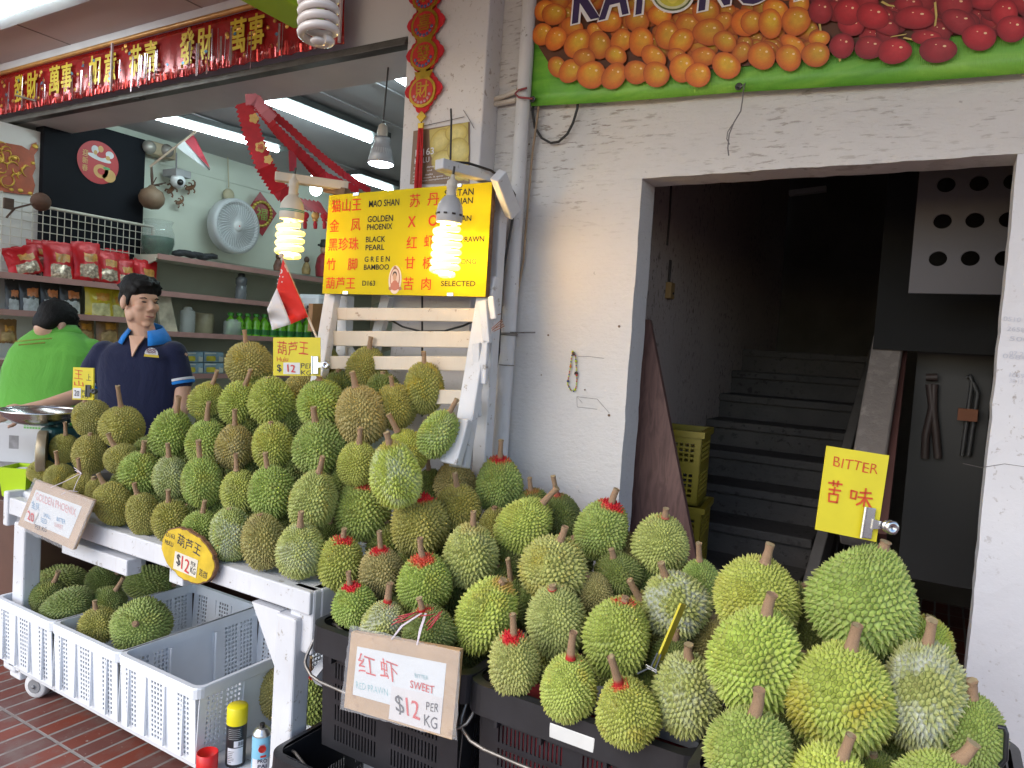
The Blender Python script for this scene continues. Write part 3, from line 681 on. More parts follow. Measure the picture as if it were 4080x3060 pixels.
("C",128,1255,118,72,39,1247,.04,"D",0,0,0,"dark green durian lying with its stem over the first white crate's left rim"),
("C",103,1290,76,70,129,1232,0,"D",0,0,.3,"small durian with upright stem in the first white crate's left corner"),
("C",146,1308,104,70,84,1330,-.03,"D",0,0,0,"durian lying in front in the first white crate, stem towards the rim"),
("C",231,1258,82,64,268,1226,.05,"D",0,0,0,"dark durian at the back of the first white crate with short black stem"),
("C",237,1297,74,56,270,1244,0,"D",0,0,.2,"small durian in the middle of the first white crate, stem leaning right"),
("C",322,1262,106,76,344,1262,.06,"D",0,0,0,"wide dark durian at the back right of the first white crate"),
("C",211,1352,84,74,209,1295,0,"o",0,0,.3,"smaller brownish durian in the second white crate"),
("U",604,1500,92,120,0,0,.0,"b",0,0,.2,"tan durian low behind the right table post beside the white crate"),
("U",668,1512,96,136,677,1406,.02,"g",.9,0,0,"green durian with red collar between the right table post and the black crate"),
("C",301,1358,122,104,0,0,.0,"g",0,0,.3,"big spiky green durian with pale broken stem scar in the second white crate"),
]

for k, q in enumerate(DUR): place_durian(q, k)
for k, (h, x, y, w_) in enumerate((("T", 330, 985, 84), ("T", 405, 985, 84), ("T", 475, 985, 84), ("T", 548, 925, 84), ("T", 632, 925, 90), ("T", 730, 960, 90), ("T", 340, 1075, 78), ("T", 400, 1085, 80), ("T", 480, 1110, 84), ("T", 555, 1120, 88), ("T", 632, 1120, 92), ("T", 270, 1060, 74), ("T", 560, 830, 80), ("T", 735, 850, 90), ("T", 825, 850, 80), ("T", 470, 900, 80), ("T", 750, 1050, 90), ("T", 410, 1130, 70), ("T", 535, 1010, 84), ("T", 640, 1020, 90),
    ("M", 840, 1180, 100), ("M", 760, 1260, 90), ("M", 880, 1310, 100), ("M", 985, 1280, 100), ("M", 970, 1160, 95), ("M", 1090, 1215, 100), ("M", 1070, 1270, 90), ("M", 1240, 1210, 90), ("M", 1160, 1310, 100), ("M", 1270, 1340, 100), ("M", 1170, 1420, 100), ("M", 1290, 1460, 105), ("M", 1420, 1470, 105), ("M", 1385, 1250, 90), ("M", 1370, 1440, 100), ("M", 1010, 1400, 90), ("M", 890, 1230, 90), ("R", 1725, 1330, 120), ("R", 1730, 1480, 130), ("R", 1900, 1420, 130), ("R", 1930, 1600, 130), ("R", 1870, 1650, 120), ("R", 2050, 1650, 120))):
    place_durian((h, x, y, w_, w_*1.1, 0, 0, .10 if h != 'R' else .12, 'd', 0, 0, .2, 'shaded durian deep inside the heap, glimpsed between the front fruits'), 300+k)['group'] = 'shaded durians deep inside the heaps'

# ================================================================== stall furniture
M_TBL = paintwood('white_table_paint', (.64, .65, .68), (.27, .24, .21), .72)
M_TBLV = paintwood('white_post_paint', (.64, .65, .68), (.30, .26, .22), .70, True)
M_SLAT = paintwood('white_slat_paint', (.64, .56, .46), (.30, .20, .13), .6)
M_BLK = mat('black_plastic', (.016, .016, .019), .38, .25, 14, spec=.5, bump=.08, bscale=120, dirt=(.06, .055, .05), dirt_amt=.25)
M_WIRE = mat('galvanised_wire', (.22, .205, .19), .45, .3, 30, .8, dirt=(.14, .08, .05), dirt_amt=.5)
M_WCR = mat('white_crate_plastic', (.70, .73, .77), .42, .05, 5, dirt=(.42, .37, .29), dirt_amt=.42)
M_RUST = mat('rusty_iron', (.10, .06, .045), .7, .35, 20, .4)
tb = thing('display_table', 'long chipped white wooden display table on casters carrying the main durian heap', 'table', (-2.5, 1.85, 0))
TZ = .815
b = MB(); b.box((-2.49, 1.60, TZ-.036), (1.80, .045, .072), bev=.005); b.build('front_rail', M_TBL, tb, True)
b = MB(); b.box((-2.45, 1.86, TZ-.02), (1.66, .46, .03)); b.box((-2.45, 2.08, TZ-.045), (1.66, .03, .09)); b.build('tabletop', M_TBL, tb, True)
b = MB(); b.box((-2.74, 1.605, TZ-.125), (.44, .06, .06), bev=.005); b.box((-2.31, 1.66, TZ-.12), (.08, .06, .06), bev=.005); b.build('lower_rail', M_TBL, tb, True)
b = MB(); b.box((-1.605, 1.87, TZ-.05), (.045, .50, .10), bev=.006); b.box((-1.635, 1.64, TZ-.10), (.10, .10, .20), bev=.008); b.build('end_rail', M_TBL, tb, True)
for x in (-1.675, -3.27):
    b = MB(); b.box((x, 1.60, (TZ-.09+.06)/2), (.088, .07, TZ-.15), bev=.007); b.build('leg', M_TBLV, tb, True)
for x in (-1.675, -3.27):
    b = MB(); b.box((x, 2.09, (TZ-.09+.06)/2), (.07, .06, TZ-.15), bev=.006); b.build('leg', M_TBLV, tb, True)
b = MB(); b.prism([(0, 0), (.0, -.20), (-.13, 0)], .03, frame((-1.72, 1.612, TZ-.09), (1, 0, 0), (0, 0, 1))); b.beam((-1.60, 1.63, .52), (-1.60, 1.98, .76), .03, .05); b.build('gusset', M_TBL, tb, True)
b = MB(); b.box((-3.36, 1.66, TZ-.03), (.13, .06, .10), bev=.008); b.box((-3.40, 1.74, TZ-.05), (.04, .34, .15), bev=.008); b.build('end_block', M_TBL, tb, True)
b = MB(); b.box((-2.46, 1.83, .132), (1.66, .56, .022)); b.box((-2.46, 1.565, .125), (1.66, .02, .04), bev=.004); b.box((-3.29, 1.575, .13), (.10, .05, .075), bev=.01); b.box((-1.69, 1.55, .125), (.14, .06, .085), bev=.008); b.build('lower_shelf', M_TBL, tb, True)
for x, y in ((-3.18, 1.62), (-1.72, 1.66), (-3.18, 2.02), (-1.72, 2.02)):
    b = MB(); b.box((x, y, .116), (.09, .09, .008)); b.add([(x-.03, y-.026, .114), (x+.04, y-.026, .114), (x+.014, y-.026, .045), (x-.014, y-.026, .045), (x-.03, y+.026, .114), (x+.04, y+.026, .114), (x+.014, y+.026, .045), (x-.014, y+.026, .045)], [(0, 1, 2, 3), (7, 6, 5, 4), (0, 4, 5, 1), (1, 5, 6, 2), (3, 2, 6, 7), (0, 3, 7, 4)])
    f = b.build('caster', M_RUST, tb, True); b = MB(); b.lathe([(.030, -.0235), (.031, -.0215)], 20, frame((x+.02, y-.015, .052), (1, .35, 0), (0, 0, 1))); b.lathe([(.030, .0215), (.029, .0235)], 20, frame((x+.02, y-.015, .052), (1, .35, 0), (0, 0, 1))); b.lathe([(.008, .0235), (.008, .030), (0, .030)], 10, frame((x+.02, y-.015, .052), (1, .35, 0), (0, 0, 1))); b.build('wheel_hub', mat('hub_grey', (.20, .20, .21), .5), f, True)
    b = MB(); b.lathe([(.018, -.020), (.047, -.020), (.052, -.014), (.052, .014), (.047, .020), (.018, .020)], 28, frame((x+.02, y-.015, .052), (1, .35, 0), (0, 0, 1))); b.build('wheel', mat('caster_white', (.55, .55, .56), .4, .15), f, True) 

# white perforated crates
def white_crate(x0, lab, yaw=0):
    W, D, H = .418, .60, .26
    c = thing('white_crate', lab, 'crate', (x0+W/2+.006, 1.83, .144), (0, 0, yaw), 'white perforated crates on the lower shelf')
    def bands(w, xs): return [(x+i*.0165, x+i*.0165+.0095) for x in xs for i in range(4)]
    rows = [(.02+j*.0175, .02+j*.0175+.0105) for j in range(13)]
    b = MB()
    for (M, w, xs) in ((frame((-W/2, -D/2, 0), (1, 0, 0), (0, -.045, 1)), W, (.030, .18, .325)), (frame((W/2, D/2, 0), (-1, 0, 0), (0, .045, 1)), W, (.030, .18, .325)),
                       (frame((W/2, -D/2, 0), (0, 1, 0), (.045, 0, 1)), D, (.03, .105, .42, .50)), (frame((-W/2, D/2, 0), (0, -1, 0), (-.045, 0, 1)), D, (.03, .105, .42, .50))):
        vs, fs = hole_sheet(w, H, bands(w, xs), rows); b.add(vs, fs, 0, False, M)
    o = b.build('crate_wall', M_WCR, c); sm = o.modifiers.new('t', 'SOLIDIFY'); sm.thickness = .004
    b = MB(); b.box((0, 0, .006), (W-.01, D-.01, .008)); b.build('crate_floor', M_WCR, c)
    b = MB(); r = .03; w2, d2 = W/2+.014, D/2+.014; pts = []
    for (cx, cy, a0) in ((w2-r, d2-r, 0), (-w2+r, d2-r, 90), (-w2+r, -d2+r, 180), (w2-r, -d2+r, 270)):
        for k in range(5): a = rad(a0+k*22.5); pts.append((cx+r*math.cos(a), cy+r*math.sin(a)))
    n = len(pts); prof = [(1.0, .225), (1.012, .228), (1.018, .260), (1.010, .266), (.955, .266), (.950, .228)]
    vs = [(x*k, y*k if True else y, z) for k, z in prof for x, y in pts]; P = len(prof)
    fs = [(i*n+j, i*n+(j+1) % n, ((i+1) % P)*n+(j+1) % n, ((i+1) % P)*n+j) for i in range(P) for j in range(n)]
    b.add(vs, fs)
    for x in (-.145, -.045, .06, .16): b.box((x-.010, -D/2-.010, .12), (.006, .010, .21)); b.box((x-.010, D/2+.008, .12), (.006, .012, .21))
    for y in (-.12, .08): 
        for s in (-1, 1): b.box((s*(W/2+.006), y, .12), (.010, .006, .21)); b.box((s*(W/2-.012), y, .12), (.010, .005, .21))
    b.build('rim', M_WCR, c); return c
white_crate(-3.335, 'white perforated crate at the caster end filled with dark durians')
white_crate(-2.893, 'middle white perforated crate holding only two durians')
white_crate(-2.451, 'empty white perforated crate nearest the spray cans')
# a low pale crate and stray durians behind the right post
lowc = thing('pale_crate', 'low pale grey crate behind the right table post with durians in it', 'crate', (-1.70, 2.0, .112))
b = MB()
for M, w in ((frame((-.2, -.16, 0), (1, 0, 0), (0, 0, 1)), .4), (frame((.2, -.16, 0), (0, 1, 0), (0, 0, 1)), .32), (frame((.2, .16, 0), (-1, 0, 0), (0, 0, 1)), .4), (frame((-.2, .16, 0), (0, -1, 0), (0, 0, 1)), .32)):
    vs, fs = hole_sheet(w, .10, [(.03+i*.02, .042+i*.02) for i in range(12)], [(.02, .04), (.055, .075)]); b.add(vs, fs, 0, False, M)
b.box((0, 0, .005), (.39, .31, .008)); b.build('crate_wall', M_WCR, lowc)

# black crates: lower and upper tiers
def black_crate(loc, W, D, H, lab, slots=True, handle=True, plate=False, yaw=0, liner=None):
    c = thing('black_crate', lab, 'crate', loc, (0, 0, yaw), 'black slotted crates under the durian piles')
    rows = [(.03+j*.062, .03+j*.062+.047) for j in range(int((H-.10)/.062))]
    def cols(w): return [(x0+i*.0115, x0+i*.0115+.005) for x0 in (.05, .05+.5*(w-.1)+.02) for i in range(int((w*.5-.07)/.0115))]
    b = MB(); tp = .05
    for (M, w) in ((frame((-W/2+.02, -D/2+.02, 0), (1, 0, 0), (0, -tp, 1)), W-.04), (frame((W/2-.02, D/2-.02, 0), (-1, 0, 0), (0, tp, 1)), W-.04),
                   (frame((W/2-.02, -D/2+.02, 0), (0, 1, 0), (tp, 0, 1)), D-.04), (frame((-W/2+.02, D/2-.02, 0), (0, -1, 0), (-tp, 0, 1)), D-.04)):
        vs, fs = hole_sheet(w, H, cols(w), rows); b.add(vs, fs, 0, False, M)
    o = b.build('crate_wall', M_BLK, c); o.modifiers.new('t', 'SOLIDIFY').thickness = .004
    b = MB(); b.box((0, 0, .006), (W-.06, D-.06, .008)); b.build('crate_floor', M_BLK, c)
    b = MB(); r = .055; w2, d2 = W/2, D/2; pts = []
    for (cx, cy, a0) in ((w2-r, d2-r, 0), (-w2+r, d2-r, 90), (-w2+r, -d2+r, 180), (w2-r, -d2+r, 270)):
        for k in range(7): a = rad(a0+k*15); pts.append((cx+r*math.cos(a), cy+r*math.sin(a)))
    n = len(pts); prof = [(0, H-.075), (.012, H-.07), (.016, H-.012), (.010, H), (-.004, H+.004), (-.022, H), (-.024, H-.075)]; P = len(prof)
    vs = []
    for k, z in prof:
        for x, y in pts: l = math.hypot(x, y); vs.append((x+math.copysign(k, x), y+math.copysign(k, y), z))
    b.add(vs, [(i*n+j, i*n+(j+1) % n, ((i+1) % P)*n+(j+1) % n, ((i+1) % P)*n+j) for i in range(P) for j in range(n)], 0, False)
    for x in (-W*.37, -W*.15, W*.15, W*.37): b.box((x, -D/2-.004, H-.055), (.010, .020, .09), bev=.002)
    b.build('rim', M_BLK, c)
    if plate:
        b = MB(); b.box((0, -D/2-.0165, H-.045), (.135, .006, .05), bev=.012); b.build('hand_grip', mat('grip_dark', (.01, .01, .011), .5), c)
        b = MB(); b.box((.002, -D/2-.021, H-.048), (.115, .006, .036), bev=.010); b.build('white_plate', mat('plate_white', (.62, .62, .60), .4, .1, 8, dirt=(.4, .3, .15), dirt_amt=.3), c)
    if handle:
        b = MB(); hp = [(-W/2+.10, -D/2+.03, H-.03), (-W/2-.005, -D/2+.06, H-.015), (-W/2-.030, -D/2+.02, H-.06), (-W/2-.028, -D/2-.02, H-.12), (-W/2+.03, -D/2-.035, H-.150), (W/2-.04, -D/2-.035, H-.150), (W/2+.025, -D/2-.02, H-.12), (W/2+.028, -D/2+.05, H-.05)]
        sm = []
        for i in range(len(hp)-1):
            for q in (0, .25, .5, .75): sm.append(Vector(hp[i]).lerp(Vector(hp[i+1]), q))
        sm.append(Vector(hp[-1])); s2 = [sm[0]]+[(sm[i-1]+sm[i]*2+sm[i+1])/4 for i in range(1, len(sm)-1)]+[sm[-1]]
        b.tube(s2, .0048, 8); b.build('bail_handle', M_WIRE, c)
    return c
black_crate((-1.235, 1.80, .40), .52, .56, .365, 'left black slotted crate behind the red prawn board')
black_crate((-.665, 1.80, .40), .56, .56, .36, 'right black crate with a white plate in its hand grip', plate=True)
black_crate((-1.285, 1.77, .03), .60, .60, .34, 'lower black crate under the left one, its wire handle showing by the post')
black_crate((-.60, 1.83, .03), .56, .56, .34, 'lower black crate hidden beneath the right one', handle=False)
black_crate((-.075, 1.55, .52), .50, .52, .33, 'black crate buried under the right-hand pile, handle loop at the wall', handle=False)
b = MB(); b.tube([ony(x, y, 1.44) for x, y in ((2155, 1570), (2170, 1572), (2174, 1585), (2172, 1640), (2160, 1655))], .004, 8); tag(b.build('wire_loop', M_BLK), 'black wire loop sticking out by the right wall', 'handle')
b = MB(); b.box((-.60, 1.80, .735), (.40, .40, .02)); tag(b.build('grey_pad', mat('grey_foam', (.26, .27, .29), .9, .2, 40)), 'grey foam pad under the durians in the right crate', 'pad')
b = MB(); b.box((-.665, 1.76, .56), (.44, .40, .28)); tag(b.build('red_sack', mat('red_net', (.30, .03, .045), .8, .3, 20)), 'red net sack showing through the right crate slots', 'sack')

# spray cans
def can(loc, R, H, lab, name, bodym, capm=None):
    c = thing(name, lab, 'spray can', loc); b = MB()
    b.lathe([(R*.94, 0), (R, .004), (R, H*.80), (R*.97, H*.82)], 28); b.build('can_body', bodym, c); return c
p = Vector((-1.985, 1.60, .112)); p = onz(508, 1648, .145)
cy = can((p.x, p.y, .145), .0325, .175, 'black spray can with a tall yellow cap', 'spray_can', mat('can_black', (.02, .02, .022), .3, .1))
b = MB(); b.lathe([(.0335, .142), (.0335, .196), (.031, .200), (0, .201)], 28); b.build('can_cap', mat('cap_yellow', (.72, .62, .01), .4, .05), cy)
dirc = (CAM-cy.location); dirc.z = 0; dirc.normalize(); side = Vector((0, 0, 1)).cross(dirc)
def wrap(b, R, a0, a1, z0, z1, mi=0, n=12):
    a_c = math.atan2(dirc.y, dirc.x); vs = []
    for i in range(n+1):
        a = a_c+rad(a0+(a1-a0)*i/n); vs += [(R*math.cos(a), R*math.sin(a), z0), (R*math.cos(a), R*math.sin(a), z1)]
    b.add(vs, [(2*i, 2*i+2, 2*i+3, 2*i+1) for i in range(n)], mi, True)
b = MB(); wrap(b, .0331, -50, 42, .012, .068); wrap(b, .0331, -12, 42, .071, .092); b.build('label_white', mat('label_white', (.62, .62, .66), .4), cy)
b = MB()
for i in range(13): wrap(b, .0335, 12+i*2.1, 12+i*2.1+random.choice((.8, 1.3)), .074, .089, n=1)
for j in range(7): wrap(b, .0335, -45, -5-random.uniform(0, 20), .020+j*.006, .0215+j*.006)
b.build('print_lines', mat('ink_black', (.02, .02, .02), .5), cy)
b = MB()
for j in range(6): wrap(b, .0333, -50, 30-random.uniform(0, 20), .098+j*.0065, .0995+j*.0065)
b.build('print_lines', mat('print_grey', (.35, .35, .36), .5), cy)
p = onz(562, 1668, .145); cb = can((p.x, p.y, .145), .0300, .165, 'light blue and white spray paint can beside the yellow-capped one', 'spray_can', mat('can_blue', (.22, .50, .68), .35, .1))
b = MB(); b.lathe([(.0305, .131), (.031, .134), (.028, .140), (.019, .150), (.018, .153), (0, .153)], 28); b.build('can_dome', mat('tin', (.62, .62, .60), .28, .1, 20, .9), cb)
b = MB(); b.lathe([(.008, .150), (.008, .166), (.006, .168), (0, .168)], 14); b.box((.004, -.004, .163), (.012, .01, .008)); b.build('nozzle', mat('nozzle_black', (.015, .015, .015), .4), cb)
b = MB(); wrap(b, .0306, -60, 60, .010, .060); b.build('label_white', mat('label_white', (.62, .62, .66), .4), cb)
Mt = frame(cb.location+dirc*.0312, side, (0, 0, 1))
b = MB(); b.text('PRO', frame(dirc*.0312+side*.004+Vector((0, 0, .055)), side, (0, 0, 1)), .013, .030, bold=.02); b.text('PAI', frame(dirc*.0312+side*.004+Vector((0, 0, .037)), side, (0, 0, 1)), .013, .028, bold=.02); b.build('lettering', mat('ink_navy', (.02, .02, .05), .5), cb)
b = MB()
b.lathe([(.0125, 0), (.0125, .0006), (.0098, .0006), (.0098, 0)], 24, frame(dirc*.0313+side*.002+Vector((0, 0, .095)), side, (0, 0, 1))); b.text('NITTO', frame(dirc*.032+side*.002+Vector((0, 0, .108)), side, (0, 0, 1)), .005, .018, bold=.02)
b.prism([(-.007, -.003), (.007, .001), (.003, .005), (-.004, .003)], .0006, frame(dirc*.0313+side*.002+Vector((0, 0, .093)), side, (0, 0, 1))); wrap(b, .0309, -5, 30, .066, .073); b.build('can_emblem', mat('ink_red', (.55, .03, .02), .5), cb)
p = onz(458, 1658, .145); rc = thing('red_cap', 'loose red spray can cap standing open beside the yellow-capped can', 'cap', (p.x, p.y-.02, .145))
b = MB(); b.lathe([(.0325, 0), (.0335, .004), (.0335, .062), (.0315, .063), (.0310, .010), (0, .009)], 28); b.build('cap_shell', mat('cap_red', (.62, .012, .012), .35, .05), rc)

# ================================================================== boards and cards
M_CARD = mat('cardboard', (.43, .28, .145), .75, .2, 8, dirt=(.24, .13, .06), dirt_amt=.5)
M_WRAP = None
def wrapfilm():
    t = NT('plastic_film'); v = t.coord(); t.col((.8, .8, .82)); t.b.inputs['Transmission Weight'].default_value = 0
    t.b.inputs['Alpha'].default_value = .22; t.bump(t.noise(v, 40, 4, .6, 1.2), .6, .01); t.set(.15, 0, .6); return t.m
M_WRAP = wrapfilm()
M_PAPER = mat('faded_paper', (.60, .63, .65), .6, .05, 7, dirt=(.50, .44, .34), dirt_amt=.25)
M_RINK = mat('marker_red', (.55, .045, .045), .6, .15, 30); M_BINK = mat('marker_black', (.035, .035, .045), .6, .2, 30)
M_TINK = mat('marker_teal', (.22, .42, .46), .6, .15, 30); M_FRED = mat('marker_faded_red', (.62, .33, .33), .6, .15, 30); M_CINK = mat('marker_blue', (.10, .28, .48), .6, .15, 30)
M_YCARD = mat('yellow_card', (.66, .56, .020), .5, .06, 14, bump=.1, bscale=25)
M_RAFF = mat('raffia', (.62, .55, .60), .5, .1, 30)
def quad(pts, Y): return [ony(x, y, Y) for x, y in pts]
def slab(b, P, th, mi=0):
    n = (P[1]-P[0]).cross(P[3]-P[0]).normalized()
    if n.dot(CAM-P[0]) > 0: n = -n
    Q = [p+n*th for p in P]; b.add(P+Q, [(0, 1, 2, 3), (7, 6, 5, 4), (1, 0, 4, 5), (2, 1, 5, 6), (3, 2, 6, 7), (0, 3, 7, 4)], mi); return n
def bil(P, u, v): return (P[0]*(1-u)+P[1]*u)*(1-v)+(P[3]*(1-u)+P[2]*u)*v      # P: TL TR BR BL
def bframe(P, u, v, lift=.0015, rot=0):
    o = bil(P, u, v); ux = (P[1]-P[0]).normalized(); uy = (P[0]-P[3]).normalized(); n = ux.cross(uy).normalized()
    if rot: c, s = math.cos(rot), math.sin(rot); ux, uy = ux*c+uy*s, uy*c-ux*s
    return frame(o+n*lift, ux, uy)
def patch(b, P, u0, v0, u1, v1, lift, mi=0):
    n = (P[1]-P[0]).cross(P[0]-P[3]).normalized(); q = [bil(P, u0, v0), bil(P, u1, v0), bil(P, u1, v1), bil(P, u0, v1)]
    b.add([p+n*lift for p in q], [(3, 2, 1, 0)], mi)
def stroke(b, P, pts, wd, lift=.002):
    """hand-drawn marker strokes in board coordinates (u right, v down)"""
    n = (P[1]-P[0]).cross(P[0]-P[3]).normalized(); W_ = (P[1]-P[0]).length; H_ = (P[3]-P[0]).length
    for s in pts:
        Q = [bil(P, u, v)+n*lift for u, v in s]; vs = []; fs = []
        for i, q in enumerate(Q):
            t_ = (Q[min(i+1, len(Q)-1)]-Q[max(i-1, 0)]).normalized(); x = n.cross(t_)*wd/2*(1 if 0 < i < len(Q)-1 else .85); ex = t_*wd*.3*(-1 if i == 0 else (1 if i == len(Q)-1 else 0)); vs += [q+x+ex, q-x+ex]
        b.add(vs, [(2*i, 2*i+1, 2*i+3, 2*i+2) for i in range(len(Q)-1)])
def size(P): return (P[1]-P[0]).length, (P[3]-P[0]).length

HAND[0] = .035
# red prawn board
P = quad(((759, 1365), (993, 1405), (976, 1598), (743, 1528)), 1.455); W_, H_ = size(P)
bd = thing('red_prawn_board', 'plastic wrapped cardboard price board reading SWEET $12 on the left black crate', 'sign', bil(P, .5, 1))
b = MB(); slab(b, P, .016); b.build('cardboard', M_CARD, bd, True)
b = MB(); patch(b, P, .075, .17, .90, .80, .001); b.build('paper', M_PAPER, bd, True)
b = MB(); patch(b, P, .44, .56, .90, .97, .002); b.build('price_slip', mat('slip_white', (.60, .58, .58), .5, .05, 9, dirt=(.42, .30, .18), dirt_amt=.3), bd, True)
b = MB(); b.text('红', bframe(P, .185, .37, .0025), H_*.25, W_*.17); b.text('虾', bframe(P, .40, .385, .0025, -.05), H_*.25, W_*.17); b.build('red_characters', M_RINK, bd, True)
b = MB(); b.text('SWEET', bframe(P, .715, .49, .0032, -.03), H_*.095, W_*.22, bold=.008, shear=.15); b.build('red_word', M_RINK, bd, True)
b = MB(); b.text('12', bframe(P, .65, .765, .0032), H_*.22, W_*.12, bold=.006); b.build('red_lettering', M_RINK, bd, True)
b = MB(); b.text('BITTER', bframe(P, .70, .375, .0025), H_*.05, W_*.12); b.text('RED PRAWN', bframe(P, .255, .66, .0015, -.02), H_*.085, W_*.31); b.build('faded_lettering', M_TINK, bd, True)
b = MB(); b.text('$', bframe(P, .53, .775, .0032), H_*.24, W_*.085); b.text('PER', bframe(P, .815, .69, .0032, .05), H_*.10, W_*.11, bold=.006, shear=.2); b.text('KG', bframe(P, .815, .86, .0032), H_*.14, W_*.12, bold=.004, shear=.1); b.build('black_lettering', M_BINK, bd, True)
b = MB()
Pw = [bil(P, u, v) for u, v in ((.0, -.10), (1.02, .0), (1.05, .97), (-.02, 1.02))]; n_ = (P[1]-P[0]).cross(P[0]-P[3]).normalized()
vs = []; nx, ny = 22, 14
for j in range(ny+1):
    for i in range(nx+1): vs.append(bil(Pw, i/nx+random.uniform(-.006, .006), j/ny+random.uniform(-.008, .008))+n_*(.0055+random.uniform(0, .003)))
b.add(vs, [(j*(nx+1)+i, j*(nx+1)+i+1, (j+1)*(nx+1)+i+1, (j+1)*(nx+1)+i) for j in range(ny) for i in range(nx)], 0, True); b.build('plastic_wrap', M_WRAP, bd, True)
b = MB()
for (x0, y0, x1, y1, x2, y2) in ((845, 1381, 868, 1352, 908, 1325), (900, 1393, 908, 1360, 918, 1325)):
    for k in range(4): b.tube([ony(x0+k*.6, y0, 1.452), ony(x1+k*1.5-2, y1, 1.448), ony(x2+k*1.2, y2, 1.50)], .0011, 5)
b.build('raffia_string', M_RAFF, bd, True)
b = MB()
for (x0, y0, x1, y1) in ((846, 1350, 905, 1320), (850, 1340, 900, 1322), (860, 1332, 903, 1322), (858, 1346, 904, 1326), (925, 1352, 950, 1322), (930, 1358, 955, 1320), (920, 1350, 945, 1330), (908, 1330, 940, 1326), (922, 1362, 952, 1330)):
    b.tube([ony(x0, y0, 1.50), ony((x0+x1)/2, (y0+y1)/2+random.uniform(-5, 3), 1.475), ony(x1, y1, 1.52)], .0013, 5)
b.build('red_frayed_ends', mat('raffia_red', (.50, .05, .07), .6), bd, True)

# golden phoenix board
P = quad(((77, 1038), (201, 1081), (157, 1188), (38, 1134)), 1.50); W_, H_ = size(P)
bd = thing('golden_phoenix_board', 'faded plastic wrapped price board hanging at the left end of the table', 'sign', bil(P, .5, 1))
b = MB(); slab(b, P, .014); b.build('cardboard', mat('cardboard_pale', (.44, .32, .22), .7, .15, 8, dirt=(.35, .24, .17), dirt_amt=.3), bd, True)
b = MB(); patch(b, P, .07, .17, .88, .83, .001); b.build('paper', M_PAPER, bd, True)
b = MB(); b.text('GOLDEN PHOENIX', bframe(P, .47, .30, .002, -.03), H_*.13, W_*.72, bold=.005); b.text('20', bframe(P, .175, .70, .0055, .0), H_*.16, W_*.13, bold=.008); b.build('faded_red_lettering', M_FRED, bd, True)
b = MB(); patch(b, P, .09, .58, .27, .84, .0035); b.build('number_slip', mat('slip_clean', (.66, .66, .66), .45), bd, True)
b = MB(); b.text('20', bframe(P, .18, .71, .006), H_*.15, W_*.12, bold=.01); b.build('price_lettering', M_RINK, bd, True)
b = MB(); b.text('金凤', bframe(P, .17, .48, .002), H_*.13, W_*.15); b.text('SMALL', bframe(P, .42, .58, .002), H_*.07, W_*.13); b.text('SEED', bframe(P, .40, .70, .002), H_*.08, W_*.11); b.text('BITTER', bframe(P, .66, .56, .002), H_*.07, W_*.15); b.build('blue_lettering', M_CINK, bd, True)
b = MB(); b.text('SWEET', bframe(P, .66, .68, .002), H_*.07, W_*.15); b.build('pink_lettering', M_FRED, bd, True)
b = MB(); b.text('PER KG', bframe(P, .40, .86, .002, .06), H_*.08, W_*.22, bold=.004, shear=.2); b.build('black_lettering', M_BINK, bd, True)
Pw = [bil(P, u, v) for u, v in ((-.01, -.06), (1.06, -.02), (1.05, 1.03), (-.02, 1.03))]; n_ = (P[1]-P[0]).cross(P[0]-P[3]).normalized(); vs = []; b = MB()
for j in range(ny+1):
    for i in range(nx+1): vs.append(bil(Pw, i/nx+random.uniform(-.006, .006), j/ny+random.uniform(-.008, .008))+n_*(.007+random.uniform(0, .003)))
b.add(vs, [(j*(nx+1)+i, j*(nx+1)+i+1, (j+1)*(nx+1)+i+1, (j+1)*(nx+1)+i) for j in range(ny) for i in range(nx)], 0, True); b.build('plastic_wrap', M_WRAP, bd, True)
b = MB()
for pts in (((110, 1053), (140, 1040), (176, 1022)), ((158, 1062), (165, 1043), (176, 1022)), ((176, 1022), (160, 1010)), ((176, 1022), (162, 1016)), ((132, 1068), (150, 1060), (168, 1062))):
    b.tube([ony(x, y, 1.49+.02*i) for i, (x, y) in enumerate(pts)], .0014, 5)
b.build('raffia_string', M_RAFF, bd, True)

# oval wooden D163 sign
c0 = ony(405, 1200, 1.545); ov = thing('oval_sign', 'yellow oval wood-slice sign with bark edge, $12 per KG, on the table rail', 'sign', c0)
Mo = frame(c0, (1, 0, -.12), (.05, 0, 1)); rng = random.Random(5)
ou = [(.140*math.cos(a)*(1+rng.uniform(-.025, .025)), .082*math.sin(a)*(1+rng.uniform(-.04, .04))) for a in [i*math.pi/24 for i in range(48)]]
b = MB(); b.prism([(x*1.03, y*1.05) for x, y in ou], .014, Mo @ Matrix.Translation((0, 0, -.0145))); b.build('bark_edge', mat('bark', (.17, .085, .045), .8, .4, 40, bump=.4), ov, True)
b = MB(); b.prism(ou, .006, Mo @ Matrix.Translation((0, 0, -.004))); b.build('wood_slice', mat('sign_yellow', (.58, .40, .022), .5, .2, 18, dirt=(.34, .16, .03), dirt_amt=.35), ov, True)
def of(x, y, z=.0035, r=0): return Mo @ Matrix.Translation((x, y, z)) @ Matrix.Rotation(r, 4, 'Z')
b = MB(); b.prism([(-.062, -.066), (.060, -.058), (.060, .004), (-.062, -.004)], .001, of(0, 0, .0025)); b.build('price_slip', mat('slip_cream', (.64, .60, .50), .5, .05, 9, dirt=(.45, .36, .2), dirt_amt=.3), ov, True)
